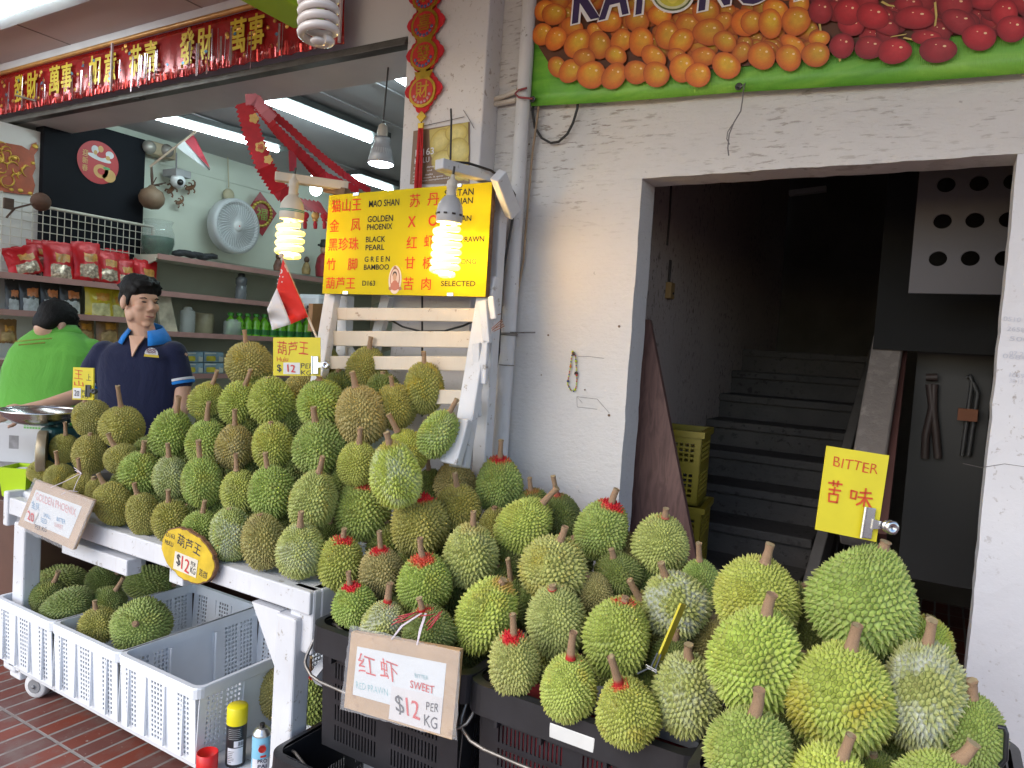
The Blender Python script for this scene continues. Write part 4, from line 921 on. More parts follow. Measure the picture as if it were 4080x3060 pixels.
b = MB(); b.text('葫芦王', of(.005, .040, .003, -.02), .040, .125, bold=-.004); b.text('D163', of(-.098, .040, .003, .08), .016, .046); b.text('HULU', of(-.100, .012, .003, .03), .016, .044, bold=.006); b.text('$', of(-.038, -.030, .0048), .044, .022); b.text('PER', of(.040, -.016, .0048), .014, .024); b.text('KG', of(.042, -.038, .0048), .022, .026); b.text('苦甜', of(.092, -.032, .003), .024, .042); b.build('black_lettering', M_BINK, ov, True)
b = MB(); b.text('12', of(.000, -.031, .0048), .046, .042, bold=.004); b.build('red_lettering', M_RINK, ov, True)

# clip-on cards and bulldog clips
def clip(parent, o, ux, uy, L, mtl, name='bulldog_clip'):
    """o middle of the jaw; uy along the jaw; ux towards the spring barrel"""
    M = frame(o, ux, uy); b = MB()
    b.box((0, 0, .002), (L*.34, L, .004), bev=.0015); b.lathe([(L*.06, -L/2), (L*.06, L/2)], 10, M=Matrix.Translation((-L*.17, 0, .004)) @ Matrix.Rotation(rad(90), 4, 'X'))
    b.prism([(L*.1, -L*.16), (L*.1, L*.16), (L*.50, L*.10), (L*.50, -L*.10)], .003, Matrix.Translation((0, 0, .004)))
    for z in (.004, .016): b.lathe([(L*.21, 0), (L*.22, .003), (L*.19, .006), (L*.11, .006), (L*.07, .004), (L*.03, .004), (L*.03, 0)], 20, Matrix.Translation((L*.62, 0, z)))
    for v in b.v: v[:] = M @ v
    return b.build(name, mtl, parent, True)
M_CLIPS = mat('bright_steel', (.60, .60, .61), .22, .1, 12, 1.0); M_CLIPB = mat('black_clip', (.03, .035, .04), .4)
def plane_at(pts, t): 
    c = CAM+ray(*pts[0])*t; n = FW; out = []
    for x, y in pts: d = ray(x, y); out.append(CAM+d*((c-CAM).dot(n)/d.dot(n)))
    return out
P = plane_at(((1787, 963), (1921, 984), (1893, 1171), (1762, 1144)), 1.36); W_, H_ = size(P)
bc = thing('bitter_card', 'yellow card reading BITTER clipped above the huge pear-shaped durian', 'sign', bil(P, .8, 1))
b = MB(); slab(b, P, .004); b.build('card', M_YCARD, bc, True)
b = MB(); b.text('BITTER', bframe(P, .49, .175, .001, -.03), H_*.115, W_*.72, bold=-.006)
stroke(b, P, (((.10, .425), (.31, .42)), ((.17, .395), (.175, .45)), ((.245, .39), (.24, .45)), ((.12, .50), (.30, .495)), ((.205, .47), (.20, .545)), ((.13, .55), (.14, .64), (.27, .635)), ((.13, .55), (.275, .545), (.27, .64)),
    ((.475, .47), (.48, .555), (.555, .555)), ((.475, .47), (.565, .475), (.555, .56)), ((.62, .475), (.79, .46)), ((.60, .53), (.82, .52)), ((.70, .42), (.705, .62)), ((.70, .53), (.65, .59), (.59, .62)), ((.715, .53), (.79, .60), (.89, .67))), .0042)
b.build('red_lettering', mat('marker_orange', (.55, .07, .012), .5, .2, 30), bc, True)
uy = (P[0]-P[3]).normalized(); clip(bc, bil(P, .80, .80)-FW*.004, (P[1]-P[0]).normalized(), uy, .058, M_CLIPS)
P = plane_at(((590, 729), (692, 729), (692, 812), (590, 811)), 2.62); W_, H_ = size(P)
hc = thing('price_card', 'yellow clip-on card with a white 12 tag, second row from the heap top', 'sign', bil(P, .9, 1))
b = MB(); slab(b, P, .005); b.build('card', M_YCARD, hc, True)
b = MB(); b.text('葫芦王', bframe(P, .42, .28, .001), H_*.36, W_*.66, bold=-.012); b.text('Hulu', bframe(P, .20, .57, .001), H_*.13, W_*.24, bold=.0); b.build('orange_lettering', mat('marker_orange', (.55, .07, .012), .5, .2, 30), hc, True)
b = MB(); patch(b, P, .22, .66, .57, .96, .002); b.build('number_slip', mat('slip_clean', (.66, .66, .66), .45), hc, True)
b = MB(); b.text('12', bframe(P, .39, .81, .0035), H_*.20, W_*.17, bold=.012); b.build('price_lettering', M_RINK, hc, True)
b = MB(); b.text('PER', bframe(P, .72, .74, .001), H_*.13, W_*.26, shear=.1); b.text('KG', bframe(P, .70, .92, .001), H_*.12, W_*.22, shear=.1); b.text('$', bframe(P, .13, .82, .001), H_*.22, W_*.10, bold=.012); b.build('black_lettering', M_BINK, hc, True)
clip(hc, bil(P, .90, .72)-FW*.004, (P[1]-P[0]).normalized(), (P[0]-P[3]).normalized(), .065, M_CLIPS)
P = plane_at(((158, 793), (202, 795), (201, 864), (156, 863)), 3.0); W_, H_ = size(P)
lc = thing('small_price_card', 'small yellow price card with black clip in front of the navy shirt sleeve', 'sign', bil(P, .5, 1))
b = MB(); slab(b, P, .01); b.build('card', M_YCARD, lc, True)
b = MB(); b.text('王', bframe(P, .28, .22, .001), H_*.28, W_*.42); b.text('山', bframe(P, .30, .50, .001), H_*.16, W_*.46, bold=.01); b.build('orange_lettering', mat('marker_orange', (.55, .07, .012), .5), lc, True)
b = MB(); patch(b, P, .04, .64, .42, .96, .002); b.build('number_slip', mat('slip_clean', (.66, .66, .66), .45), lc, True)
b = MB(); b.text('20', bframe(P, .23, .80, .0035), H_*.17, W_*.24); b.text('PER', bframe(P, .62, .76, .001), H_*.11, W_*.30); b.text('KG', bframe(P, .62, .91, .001), H_*.11, W_*.26); b.text('上', bframe(P, .78, .30, .001), H_*.2, W_*.25); b.build('black_lettering', M_BINK, lc, True)
clip(lc, bil(P, .80, .72)-FW*.004, (P[1]-P[0]).normalized(), (P[0]-P[3]).normalized(), .05, M_CLIPB)
# edge-on card in the right crate
e0, e1, e2 = dep(1470, 1303, 1.66), dep(1412, 1440, 1.62), dep(1398, 1470, 1.61)
ec = thing('edge_on_card', 'yellow card seen edge-on in a black clip among the front durians', 'sign', e2)
nn = (e1-e0).cross(ray(1440, 1370)).normalized(); dd = (ray(1440, 1370).normalized()*.94+RI*.16)*.085; P4 = [e0, e0+dd, e1+dd, e1]
b = MB(); b.add([p+nn*k for k in (-.0022, .0022) for p in P4], [(0, 1, 2, 3), (7, 6, 5, 4), (0, 4, 5, 1), (1, 5, 6, 2), (2, 6, 7, 3), (3, 7, 4, 0)]); b.build('card', M_YCARD, ec, True)
b = MB()
ud = (e0-e1).normalized(); wv_ = dd.normalized()
for s in (-1, 1):
    jaw, mid_, tip = e1+nn*s*.004+ud*.030, e1+nn*s*.005-ud*.004, e1+nn*s*.026-ud*.030
    b.beam(jaw, mid_, .036, .003, nn); b.beam(mid_, tip, .036, .003, nn*s)
b.build('black_clip', M_CLIPB, ec, True)
b = MB(); sp0, sp1 = e1-ud*.004-nn*.012-wv_*.02, e1-ud*.004+nn*.012-wv_*.02; b.tube([sp0.lerp(sp1, i/40)+Vector((math.cos(i*1.2), 0, math.sin(i*1.2)))*.0035 for i in range(41)], .0008, 5); b.build('clip_spring', M_CLIPS, ec, True)

HAND[0] = 0.0

# ================================================================== rack, menu sign, lamps
def wlen(x, y, wd, Y): return (ony(x+wd/2, y, Y)-ony(x-wd/2, y, Y)).length
def hlen(x, y, h, Y): return (ony(x, y+h/2, Y)-ony(x, y-h/2, Y)).length
rk = thing('slatted_rack', 'white slatted wooden back rack leaning behind the durian heap', 'rack', ony(860, 900, 2.08))
def rail(a, b, wd, nm, m=M_TBLV): q = MB(); q.beam(a, b, wd, .035, (0, -1, 0), bev=.005); q.build(nm, m, rk, True)
rail(ony(722, 620, 2.165), ony(676, 900, 2.02), .062, 'side_rail'); rail(ony(1058, 600, 2.165), ony(992, 1010, 2.0), .066, 'side_rail')
rail(ony(1000, 905, 1.985), ony(973, 1003, 1.94), .066, 'rail_patch')
for y, xl, xr, Y, h in ((678, 726, 1034, 2.150, 28), (731, 714, 1024, 2.125, 34), (783, 702, 1016, 2.10, 30), (855, 690, 1003, 2.065, 30)):
    a, c_ = ony(xl, y, Y), ony(xr, y+3, Y); q = MB(); q.beam(a, c_, .018, hlen(850, y, h, Y), (0, 0, 1), bev=.004); q.build('slat', M_SLAT, rk, True)
q = MB(); q.beam(ony(1079, 402, 2.22), ony(1037, 1060, 2.22), .055, .05, (0, -1, 0), bev=.005); q.beam(ony(748, 640, 2.24), ony(740, 830, 2.24), .05, .04, (0, -1, 0)); q.beam(ony(838, 640, 2.26), ony(800, 790, 2.26), .045, .03, (0, -1, 0)); q.beam(ony(742, 740, 2.25), ony(775, 800, 2.25), .04, .03, (0, -1, 0)); q.build('back_post', M_TBLV, rk, True)
q = MB()
for pts in (((1044, 650), (1062, 640), (1068, 690), (1052, 742)), ((1030, 740), (1050, 735), (1045, 830), (1030, 900))):
    P = [ony(x, y, 2.08) for x, y in pts]; q.beam(P[0], P[3], .03, .018, (0, -1, 0), bev=.004); q.beam(P[1], P[2], .022, .018, (0, -1, 0), bev=.004)
q.build('side_plate', M_TBL, rk, True)
q = MB()
for x0, y0, x1, y1 in ((1066, 682, 1082, 678), (1062, 710, 1085, 690), (1064, 712, 1088, 700), (1066, 716, 1090, 704), (1063, 714, 1086, 694)): q.tube([ony(x0, y0, 2.08), ony(x1, y1, 2.10)], .0014, 5)
q.build('wire_ends', mat('copper_wire', (.30, .12, .06), .5, .2, 20, .5), rk, True)
q = MB(); q.tube([ony(x, y, 2.21) for x, y in ((842, 690), (870, 706), (910, 716), (960, 715), (1000, 704), (1022, 694))], .004, 6); q.tube([ony(912, 640, 2.25), ony(912, 900, 2.25)], .004, 6); tag(q.build('slack_cable', mat('cable_black', (.02, .018, .018), .5)), 'black cable sagging behind the white slats', 'cable')

SY = 2.10
P = quad(((711, 422), (1063, 393), (1048, 641), (696, 634)), SY); W_, H_ = size(P)
ms = thing('menu_sign', 'large yellow sign listing durian kinds in red Chinese and black English', 'sign', bil(P, .5, 1))
b = MB(); n_ = slab(b, P, .004)
b.build('sign_face', mat('sign_face_yellow', (.52, .43, .007), .65, .03, 3, spec=.15), ms, True)
b = MB(); Q = [p+n_*.0042 for p in P]; slab(b, Q, .022); b.build('plywood_back', mat('plywood_edge', (.16, .075, .035), .7, .4, 60), ms, True)
SUX, SUY = (P[1]-P[0]).normalized(), (P[0]-P[3]).normalized(); SN = -n_
def st(b, body, zx, zy, zw, zh, bold=0.0, lift=.0015):
    x, y = 542.2+.2696*zx, 352.4+.2696*zy; b.text(body, frame(ony(x, y, SY)+SN*lift, SUX, SUY), hlen(x, y, zh*.2696, SY), wlen(x, y, zw*.2696, SY)*.985, bold=bold)
b = MB()
for a in (('猫山王', 765, 338, 240, 102), ('金', 670, 502, 76, 98), ('凤', 840, 495, 76, 98), ('黑珍珠', 742, 650, 245, 102), ('竹', 645, 810, 72, 96), ('脚', 815, 810, 76, 98), ('葫芦王', 718, 962, 235, 94),
          ('苏', 1315, 300, 84, 106), ('丹', 1462, 290, 92, 100), ('红', 1290, 635, 84, 98), ('虾', 1430, 625, 84, 98), ('甘', 1275, 800, 82, 96), ('榜', 1418, 800, 82, 98), ('苦', 1262, 967, 82, 102), ('肉', 1405, 967, 76, 98)): b = MB(); st(b, *a, bold=.012); b.build('red_lettering', mat('sign_red', (.56, .040, .008), .5, .03, spec=.2), ms, True)
for a in (('X', 1290, 470, 66, 88, .02), ('O', 1460, 460, 74, 90, .02)): b = MB(); st(b, *a); b.build('red_lettering', mat('sign_red', (.56, .040, .008), .5), ms, True)
b = MB()
for a in (('MAO SHAN', 1067, 320, 245, 55), ('GOLDEN', 1037, 445, 205, 50), ('PHOENIX', 1032, 510, 205, 48), ('BLACK', 1000, 610, 158, 47), ('PEARL', 995, 675, 153, 45), ('G R E E N', 1012, 769, 205, 44), ('BAMBOO', 1006, 833, 204, 44), ('D163', 945, 962, 105, 42),
          ('SULTAN', 1668, 236, 236, 54), ('DURIAN', 1668, 306, 224, 50), ('DURIAN', 1665, 446, 205, 46), ('RED PRAWN', 1722, 612, 296, 46), ('KAMPONG', 1672, 790, 268, 44), ('SELECTED', 1660, 965, 280, 44)): b = MB(); st(b, *a, bold=.014); b.build('black_lettering', mat('sign_black', (.02, .018, .015), .5, spec=.2), ms, True)
def ell(b, zx, zy, rx, ry, lift, dx=0, dy=0, n=28):
    x, y = 542.2+.2696*zx, 352.4+.2696*zy; M = frame(ony(x, y, SY)+SN*lift, SUX, SUY); k = hlen(x, y, 1, SY)*.2696
    b.add([(rx*k*math.cos(2*math.pi*i/n), ry*k*math.sin(2*math.pi*i/n), 0) for i in range(n)], [tuple(range(n))], 0, False, M)
for nm, c_, L in (('portrait_oval', (.66, .55, .48), [(1155, 935, 66, 114, .001)]), ('portrait_frame', (.33, .14, .09), [(1155, 925, 52, 88, .0014), (1155, 838, 16, 14, .0014), (1118, 1005, 18, 14, .0014), (1195, 1005, 18, 14, .0014)]), ('portrait_ground', (.60, .45, .38), [(1155, 925, 42, 76, .0018)]),
                   ('portrait_coat', (.42, .13, .08), [(1155, 985, 46, 36, .0022), (1155, 962, 26, 24, .0022)]), ('portrait_hair', (.05, .03, .025), [(1155, 893, 23, 26, .0024)]), ('portrait_face', (.45, .25, .16), [(1155, 912, 19, 30, .0028)])):
    b = MB()
    for a in L: ell(b, *a)
    b.build(nm, mat(nm, c_, .5, .06, 30), ms, True)
for zx, zy in ((845, 250), (760, 1040), (1600, 1052), (1668, 180)):
    x, y = 542.2+.2696*zx, 352.4+.2696*zy; b = MB(); b.box((0, 0, .002), (.028, .014, .006), bev=.002)
    for v in b.v: v[:] = frame(ony(x, y, SY), SUX, SUY) @ v
    b.build('fixing_clip', M_CLIPS, ms, True)

# lamp arms and compact spiral lamps
M_SOCK = mat('old_socket', (.50, .46, .40), .5, .1, 14, dirt=(.25, .12, .06), dirt_amt=.45)
M_BASE1 = mat('lamp_base_cream', (.56, .52, .45), .4, .05, 8); M_BASE2 = mat('lamp_base_grey', (.42, .42, .43), .4, .06, 8)
E_WARM = emit('lit_tube_warm', (1.0, .63, .06), 1.15); E_HOT = emit('lit_tube_hot', (1.0, .70, .10), 1.25)
def spiral_lamp(lab, c, R, H, turns, tr, tubem, basem, sockh, loc, lit=None, band=None, tilt=0, flip=False, nm='spiral_lamp'):
    """loc: middle of the tube coil; base and socket above it"""
    L = thing(nm, lab, 'lamp', loc, (0, tilt, 0)); b = MB(); N = turns*22; pts = []
    for i in range(N+1):
        q = i/N; k = 1-.5*max(0, (.09-q)/.09)**1.5; pts.append((R*k*math.cos(q*turns*2*math.pi), R*k*math.sin(q*turns*2*math.pi), -H/2+H*q))
    b.tube(pts, tr, 10)
    b.blob((0, 0, -H/2-tr*.2), (R*.5, R*.5, tr*.9), 12, 6)
    for s in (-1, 1): b.tube([(s*R*.55, 0, H/2-.004), (s*R*.55, 0, H/2+R*.55)], tr*1.05, 10)
    b.build('tube', tubem, L)
    z = H/2+R*.50; b = MB(); hb = R*2.1
    b.lathe([(R*.98, z), (R*1.04, z+.004), (R*1.03, z+hb*.42), (R*.94, z+hb*.66), (R*.66, z+hb*.88), (R*.40, z+hb)], 28)
    o = b.build('lamp_base', basem, L)
    if band:
        b = MB(); 
        for k in (.30, .36): b.lathe([(R*1.03, z+hb*k), (R*1.05, z+hb*k+.002), (R*1.03, z+hb*k+.004)], 28)
        b.build('base_band', band, o)
    else:
        b = MB()
        for k in range(10): a = k*math.pi/5; b.box((R*1.03*math.cos(a), R*1.03*math.sin(a), z+hb*.30), (.005, R*.28, .006), (0, 0, a))
        b.build('vent_slot', mat('vent_dark', (.03, .02, .015), .6), o)
    b = MB(); z2 = z+hb; r = R*.40
    b.lathe([(r*.92, z2-.004), (r, z2+.002), (r*.95, z2+sockh*.45), (r*1.08, z2+sockh*.5), (r*1.02, z2+sockh*.85), (r*.5, z2+sockh), (r*.35, z2+sockh*1.25)], 20); b.build('socket', M_SOCK, L)
    b = MB(); b.tube([(0, 0, z2+sockh), (.002, .001, z2+sockh+.04)], .004, 6); b.build('cord', mat('cable_black', (.02, .018, .018), .5), L)
    if lit:
        ld = bpy.data.lights.new('lamp_light', 'POINT'); ld.energy = lit; ld.color = (1.0, .60, .21); ld.shadow_soft_size = R*1.1
        lo = bpy.data.objects.new('lamp_light', ld); COL.objects.link(lo); lo.parent = L; lo.location = (0, 0, 0)
    return L
zb = ony(1082, 392, 2.22).z
d_ = ray(945, 352); YR = (zb-1.6)/d_.z*d_.y; zbl = ony(748, 402, 2.16).z; d_ = ray(596, 382); YL = (zbl-1.6)/d_.z*d_.y
arm = thing('lamp_arm', 'white wooden arm with brace holding the right lit lamp over the menu sign', 'arm', ony(1082, 392, 2.22))
a0, a1 = ony(948, 354, YR), ony(1088, 394, 2.22); b = MB(); b.beam(a0, a1, .045, .034, bev=.004); b.build('arm_beam', M_TBL, arm, True)
b = MB(); b.beam(ony(1076, 378, 2.05), ony(1108, 462, 2.20), .034, .05, (0, -1, .2), bev=.004); b.build('brace', M_TBL, arm, True)
b = MB(); b.tube([ony(x, y, Y) for x, y, Y in ((975, 350, YR+.05), (1010, 352, YR+.12), (1060, 368, 2.1), (1092, 390, 2.24), (1112, 420, 2.24), (1108, 470, 2.26), (1085, 600, 2.26), (1078, 760, 2.26), (1040, 990, 2.26))], .0045, 6); b.tube([ony(973, 345, YR+.02), ony(975, 260, YR+.03), ony(974, 235, YR+.03)], .0035, 6); b.build('lamp_cable', mat('cable_black', (.02, .018, .018), .5), arm, True)
arm2 = thing('lamp_arm', 'white wooden arm holding the left lit lamp beside the menu sign', 'arm', ony(748, 402, 2.16))
b = MB(); b.beam(ony(594, 381, YL), ony(752, 403, 2.16), .040, .034, bev=.004); b.build('arm_beam', M_SLAT, arm2, True)
b = MB(); b.beam(ony(705, 408, 2.14), ony(750, 416, 2.14), .03, .03); b.build('wood_block', mat('raw_wood', (.24, .13, .06), .7, .3, 20), arm2, True)
sR = 1.8445*(ony(964, 545, YR)-CAM).dot(FW)/FPX; sL = 1.8445*(ony(625, 518, YL)-CAM).dot(FW)/FPX
spiral_lamp('lit warm spiral lamp with long coil hanging before the menu sign', 0, 27.5*sR, 98*sR, 6, 6.2*sR, E_HOT, M_BASE2, 36*sR, ony(964, 545, YR), 8.0, None, rad(2))
spiral_lamp('lit warm spiral lamp with green banded base, left of the menu sign', 0, 25*sL, 66*sL, 4, 6.0*sL, E_WARM, M_BASE1, 36*sL, ony(626, 521, YL), 2.4, mat('band_green', (.02, .22, .18), .4), rad(2))
sT = 1.8445*1.19/FPX
spiral_lamp('big unlit white spiral lamp hanging at the top beside the green signboard', 0, 36*sT, 110*sT, 5, 9.2*sT, mat('unlit_glass', (.62, .56, .52), .12, .02, 5, spec=.7), M_BASE2, 40*sT, dep(688, 32, 1.19), None, None, rad(-3))

# ================================================================== upper front: banners, ornament, pipes
# fruit banner
BY = 2.362
bn = thing('fruit_banner', 'green vinyl banner printed with oranges and cherries over the doorway', 'banner', ony(1600, 150, BY))
BL_ = [(1145, 229), (1200, 226), (1300, 221), (1400, 214.5), (1500, 206), (1600, 198), (1700, 193), (1800, 187), (1900, 181), (2000, 174), (2100, 167), (2212, 158), (2300, 152)]
vs = []; fs = []; nr = 14
for i, (x, y) in enumerate(BL_):
    pb = ony(x, y, BY)
    for j in range(nr+1):
        q = j/nr; vs.append(Vector((pb.x+.004*math.sin(q*5+i)*.3, BY+.006*math.sin(i*1.7+q*3)*(.4+q)*.6+(.003 if j == 0 else 0), pb.z+q*.62)))
for i in range(len(BL_)-1):
    for j in range(nr): a = i*(nr+1)+j; fs.append((a, a+nr+1, a+nr+2, a+1))
t = NT('banner_vinyl'); v = t.coord((.9, 1, 5)); c = t.ramp(t.noise(v, 2.4, 5, .6, .8), [(.25, (.050, .21, .022)), (.5, (.13, .40, .035)), (.75, (.27, .56, .07))])
wv = t.n('ShaderNodeTexWave', wave_type='BANDS', bands_direction='X'); wv.inputs['Scale'].default_value = 60; t.l(t.coord(), wv.inputs['Vector']); t.col(c); t.bump(t.math('ADD', t.math('MULTIPLY', wv.outputs['Fac'], .12), t.noise(t.coord((2.2, 2.2, 1.2)), 2.5, 3, .5, .6)), .3, .03); t.set(.38, 0, .5)
b = MB(); b.add(vs, fs, 0, True); o = b.build('banner_sheet', t.m, bn, True); o.modifiers.new('t', 'SOLIDIFY').thickness = -.0015
t = NT('printed_colour'); at = t.n('ShaderNodeAttribute', attribute_name='Col'); nz = t.noise(t.coord(), 42, 7, .7); hs = t.n('ShaderNodeHueSaturation'); t.l(at.outputs['Color'], hs.inputs['Color']); t.l(t.math('ADD', t.math('MULTIPLY', nz, .75), .62), hs.inputs['Value']); t.col(hs.outputs[0]); t.set(.4, 0, .45); M_PRINT = t.m
lift = [0.0]
def print_fruit(b, x, y, rx, ry, cols, rot=0.0, hx=.25, hy=-.3):
    """one printed fruit: flat ink disc in rings of colour"""
    lift[0] += .00006; n = 20; rx *= rg.uniform(.90, 1.06); ry *= rg.uniform(.92, 1.08); rot += .25; ph1, ph2 = rg.uniform(0, 6), rg.uniform(0, 6); hx = rg.uniform(.02, .32); hy = rg.uniform(-.42, -.15); M = Vector((0, -.008-lift[0], 0)); vs = []; cc = []
    rings = [(1.0, cols[0], 0), (.93, cols[1], .05), (.66, cols[2], .35), (.34, cols[3], .8), (0, cols[3], 1)]
    for k, c_, sh in rings:
        for i in range(n if k else 1):
            a = 2*math.pi*i/n; wb = 1+.035*math.sin(2*a+ph1)+.022*math.sin(3*a+ph2); ex, ey = rx*k*wb*math.cos(a), ry*k*wb*math.sin(a); ca, sa = math.cos(rot), math.sin(rot)
            vs.append(ony(x+ex*ca-ey*sa+hx*rx*sh, y+ex*sa+ey*ca+hy*ry*sh, BY)+M); cc.append(c_)
    fs = [(r_*n+i, r_*n+(i+1) % n, (r_+1)*n+(i+1) % n, (r_+1)*n+i) for r_ in range(3) for i in range(n)]+[(3*n+i, 3*n+(i+1) % n, 4*n) for i in range(n)]
    b.add(vs, fs, 0, False, None, cc)
    for hx2, hy2, hr in ((.36, -.30, .10), (-.1, -.42, .05)):
        vs = [ony(x+rx*hx2+rx*hr*math.cos(i*math.pi/4), y+ry*hy2+ry*hr*.8*math.sin(i*math.pi/4), BY)+M+Vector((0, -.00003, 0)) for i in range(8)]; b.add(vs, [tuple(range(8))], 0, False, None, (.86, .62, .36))
rg = random.Random(3)
def orange(): 
    k = rg.uniform(.8, 1.1); g_ = rg.uniform(.14, .30); return [(.34*k, .065, .010), (.52*k, .105*k, .012), (.62*k, (.12+g_*.3)*k, .014), (.66*k, (.17+g_*.8)*k, .03)]
def cherry(): k = rg.uniform(.75, 1.15); return [(.16*k, .006, .012), (.24*k, .008, .016), (.36*k, .012, .022), (.46*k, .03, .04)]
b = MB()
dk = [ony(x, y, BY)+Vector((0, -.0078, 0)) for x, y in ((1160, -60), (1158, 90), (1195, 150), (1240, 155), (1400, 160), (1560, 150), (1740, 130), (1860, 100), (2050, 80), (2212, 70), (2290, 60), (2290, -60))]
b.add(dk, [tuple(range(12))], 0, False, None, (.10, .03, .012))
for k in range(95):
    x = rg.uniform(1170, 1790); y = rg.uniform(-40, 128-(x-1170)*.03); print_fruit(b, x, y, rg.uniform(18, 25), rg.uniform(17, 23), [tuple(q*.75 for q in c_) for c_ in orange()])
for k in range(50):
    x = rg.uniform(1770, 2280); y = rg.uniform(-40, 92-(x-1770)*.05); print_fruit(b, x, y, rg.uniform(24, 34), rg.uniform(19, 26), [tuple(q*.75 for q in c_) for c_ in cherry()])
oz = ((560, 100, 75, 85), (635, 130, 90, 90), (780, 230, 85, 80), (960, 260, 60, 55), (1080, 190, 95, 80), (1300, 180, 95, 95), (1480, 140, 90, 80), (1700, 215, 95, 80), (1850, 110, 100, 95), (1985, 190, 70, 80), (2160, 200, 115, 105), (545, 290, 75, 85), (650, 325, 80, 100), (820, 365, 100, 110), (1000, 375, 85, 105), (1175, 340, 85, 90), (1330, 350, 95, 105), (1540, 300, 95, 105), (1650, 350, 95, 105), (1870, 275, 115, 100), (2000, 350, 95, 80), (2130, 440, 70, 90),
      (660, 550, 70, 80), (765, 585, 80, 98), (880, 480, 80, 80), (1130, 460, 90, 70), (1430, 470, 110, 80), (1620, 470, 80, 60), (1830, 470, 95, 80), (935, 615, 102, 112), (1115, 625, 88, 105), (1295, 595, 90, 90), (1452, 612, 97, 105), (1660, 560, 100, 108), (1785, 617, 102, 105), (2010, 542, 115, 105))
for zx, zy, rx, ry in oz: print_fruit(b, 1030+.2696*zx, .2696*zy, rx*.285, ry*.285, orange(), rg.uniform(-.5, .5))
for zx, zy, rx, ry in ((40, 200, 80, 100), (230, 105, 100, 80), (420, 55, 80, 70), (190, 210, 95, 110), (395, 190, 105, 115), (375, 375, 110, 62), (580, 330, 90, 62), (120, 467, 115, 105), (335, 482, 100, 103), (550, 457, 110, 95)): print_fruit(b, 1615.6+.2696*zx, .2696*zy, rx*.285, ry*.285, orange(), rg.uniform(-.4, .4))
for zx, zy, rx, ry in ((830, 230, 110, 70), (1100, 230, 110, 70), (1430, 320, 120, 60), (590, 110, 100, 98), (1290, 60, 110, 70), (805, 120, 112, 100), (1910, 40, 120, 68), (1655, 70, 135, 108), (1005, 152, 132, 97), (1340, 165, 142, 97), (1690, 200, 150, 95), (2050, 125, 110, 100), (2110, 255, 115, 102), (1850, 322, 142, 95), (760, 388, 96, 96), (980, 402, 118, 92), (1178, 432, 137, 92), (1522, 424, 145, 95)): print_fruit(b, 1615.6+.2696*zx, .2696*zy, rx*.285, ry*.285, cherry(), rg.uniform(-.3, .3))
for pts in (((575, 170), (590, 270)), ((735, 450), (745, 510)), ((995, 185), (940, 225), (890, 255)), ((1165, 455), (1110, 510)), ((1075, 35), (1130, 65), (1240, 80)), ((1500, 40), (1510, 150), (1500, 230)), ((1150, 315), (1270, 295)), ((1250, 322), (1330, 340), (1420, 348)), ((1990, 180), (2070, 225)), ((1950, 250), (2110, 155))):
    Q = [ony(1615.6+.2696*x, .2696*y, BY)+Vector((0, -.0185, 0)) for x, y in pts]; vs = []
    for i, p_ in enumerate(Q): vs += [p_+Vector((.0025, 0, .0015)), p_-Vector((.0025, 0, .0015))]
    b.add(vs, [(2*i, 2*i+1, 2*i+3, 2*i+2) for i in range(len(Q)-1)], 0, False, None, (.55, .42, .12))
b.build('printed_fruit', M_PRINT, bn, True)
def bl(b, ch, x0, x1, yb, bold, lf):
    x = (x0+x1)/2; Hh = hlen(x, yb-48, 100, BY); p_ = ony(x, yb, BY)+Vector((0, -lf, Hh/2)); b.text(ch, frame(p_, (1, 0, .045), (0, 0, 1)), Hh+(bold*Hh*.9), wlen(x, yb, x1-x0, BY)*(1+bold*1.6), bold=bold, shear=.10)
LET = (('K', 1240, 1296, 49), ('A', 1298, 1358, 41), ('T', 1362, 1412, 34), ('N', 1512, 1582, 21), ('G', 1592, 1662, 14), ('D', 1720, 1790, -2))
for a in LET: b = MB(); bl(b, *a, .10, .0192); b.build('letter_outline', mat('print_white', (.75, .74, .76), .4), bn, True)
for a in LET: b = MB(); bl(b, *a, .03, .0196); b.build('purple_lettering', mat('print_purple', (.035, .02, .09), .35), bn, True)
b = MB(); x, y = 1457, -6
for rx, ry, c_, lf in ((47, 40, (.75, .75, .76), .0197), (42, 35, (.10, .13, .04), .0200), (38, 31, (.60, .62, .40), .0203), (31, 26, (.55, .52, .06), .0206), (14, 20, (.68, .62, .10), .0209)):
    vs = [ony(x+rx*math.cos(i*math.pi/16), y+ry*math.sin(i*math.pi/16), BY)+Vector((0, -lf, 0)) for i in range(32)]; b.add(vs, [tuple(range(32))], 0, False, None, c_)
b.build('durian_letter', M_PRINT, bn, True)
b = MB()
for x, y in ((1154, 217), (1598, 190)): b.lathe([(.011, 0), (.012, .002), (.007, .003), (.006, .0005), (0, .0005)], 16, frame(ony(x, y, BY)+Vector((0, -.012, 0)), (1, 0, 0), (0, 0, 1)))
b.build('eyelet', mat('eyelet_dark', (.06, .06, .06), .35, .1, 10, .6), bn, True)
b = MB(); b.tube([ony(x, y, BY-.02) for x, y in ((1598, 190), (1610, 180), (1606, 192), (1604, 215), (1600, 240), (1585, 265), (1575, 290), (1572, 320), (1574, 336))], .0022, 5); b.tube([ony(x, y, BY-.02) for x, y in ((1583, 268), (1572, 285), (1570, 300), (1576, 312))], .0018, 5); b.build('tie_wire', mat('tie_wire', (.16, .15, .15), .6), bn, True)

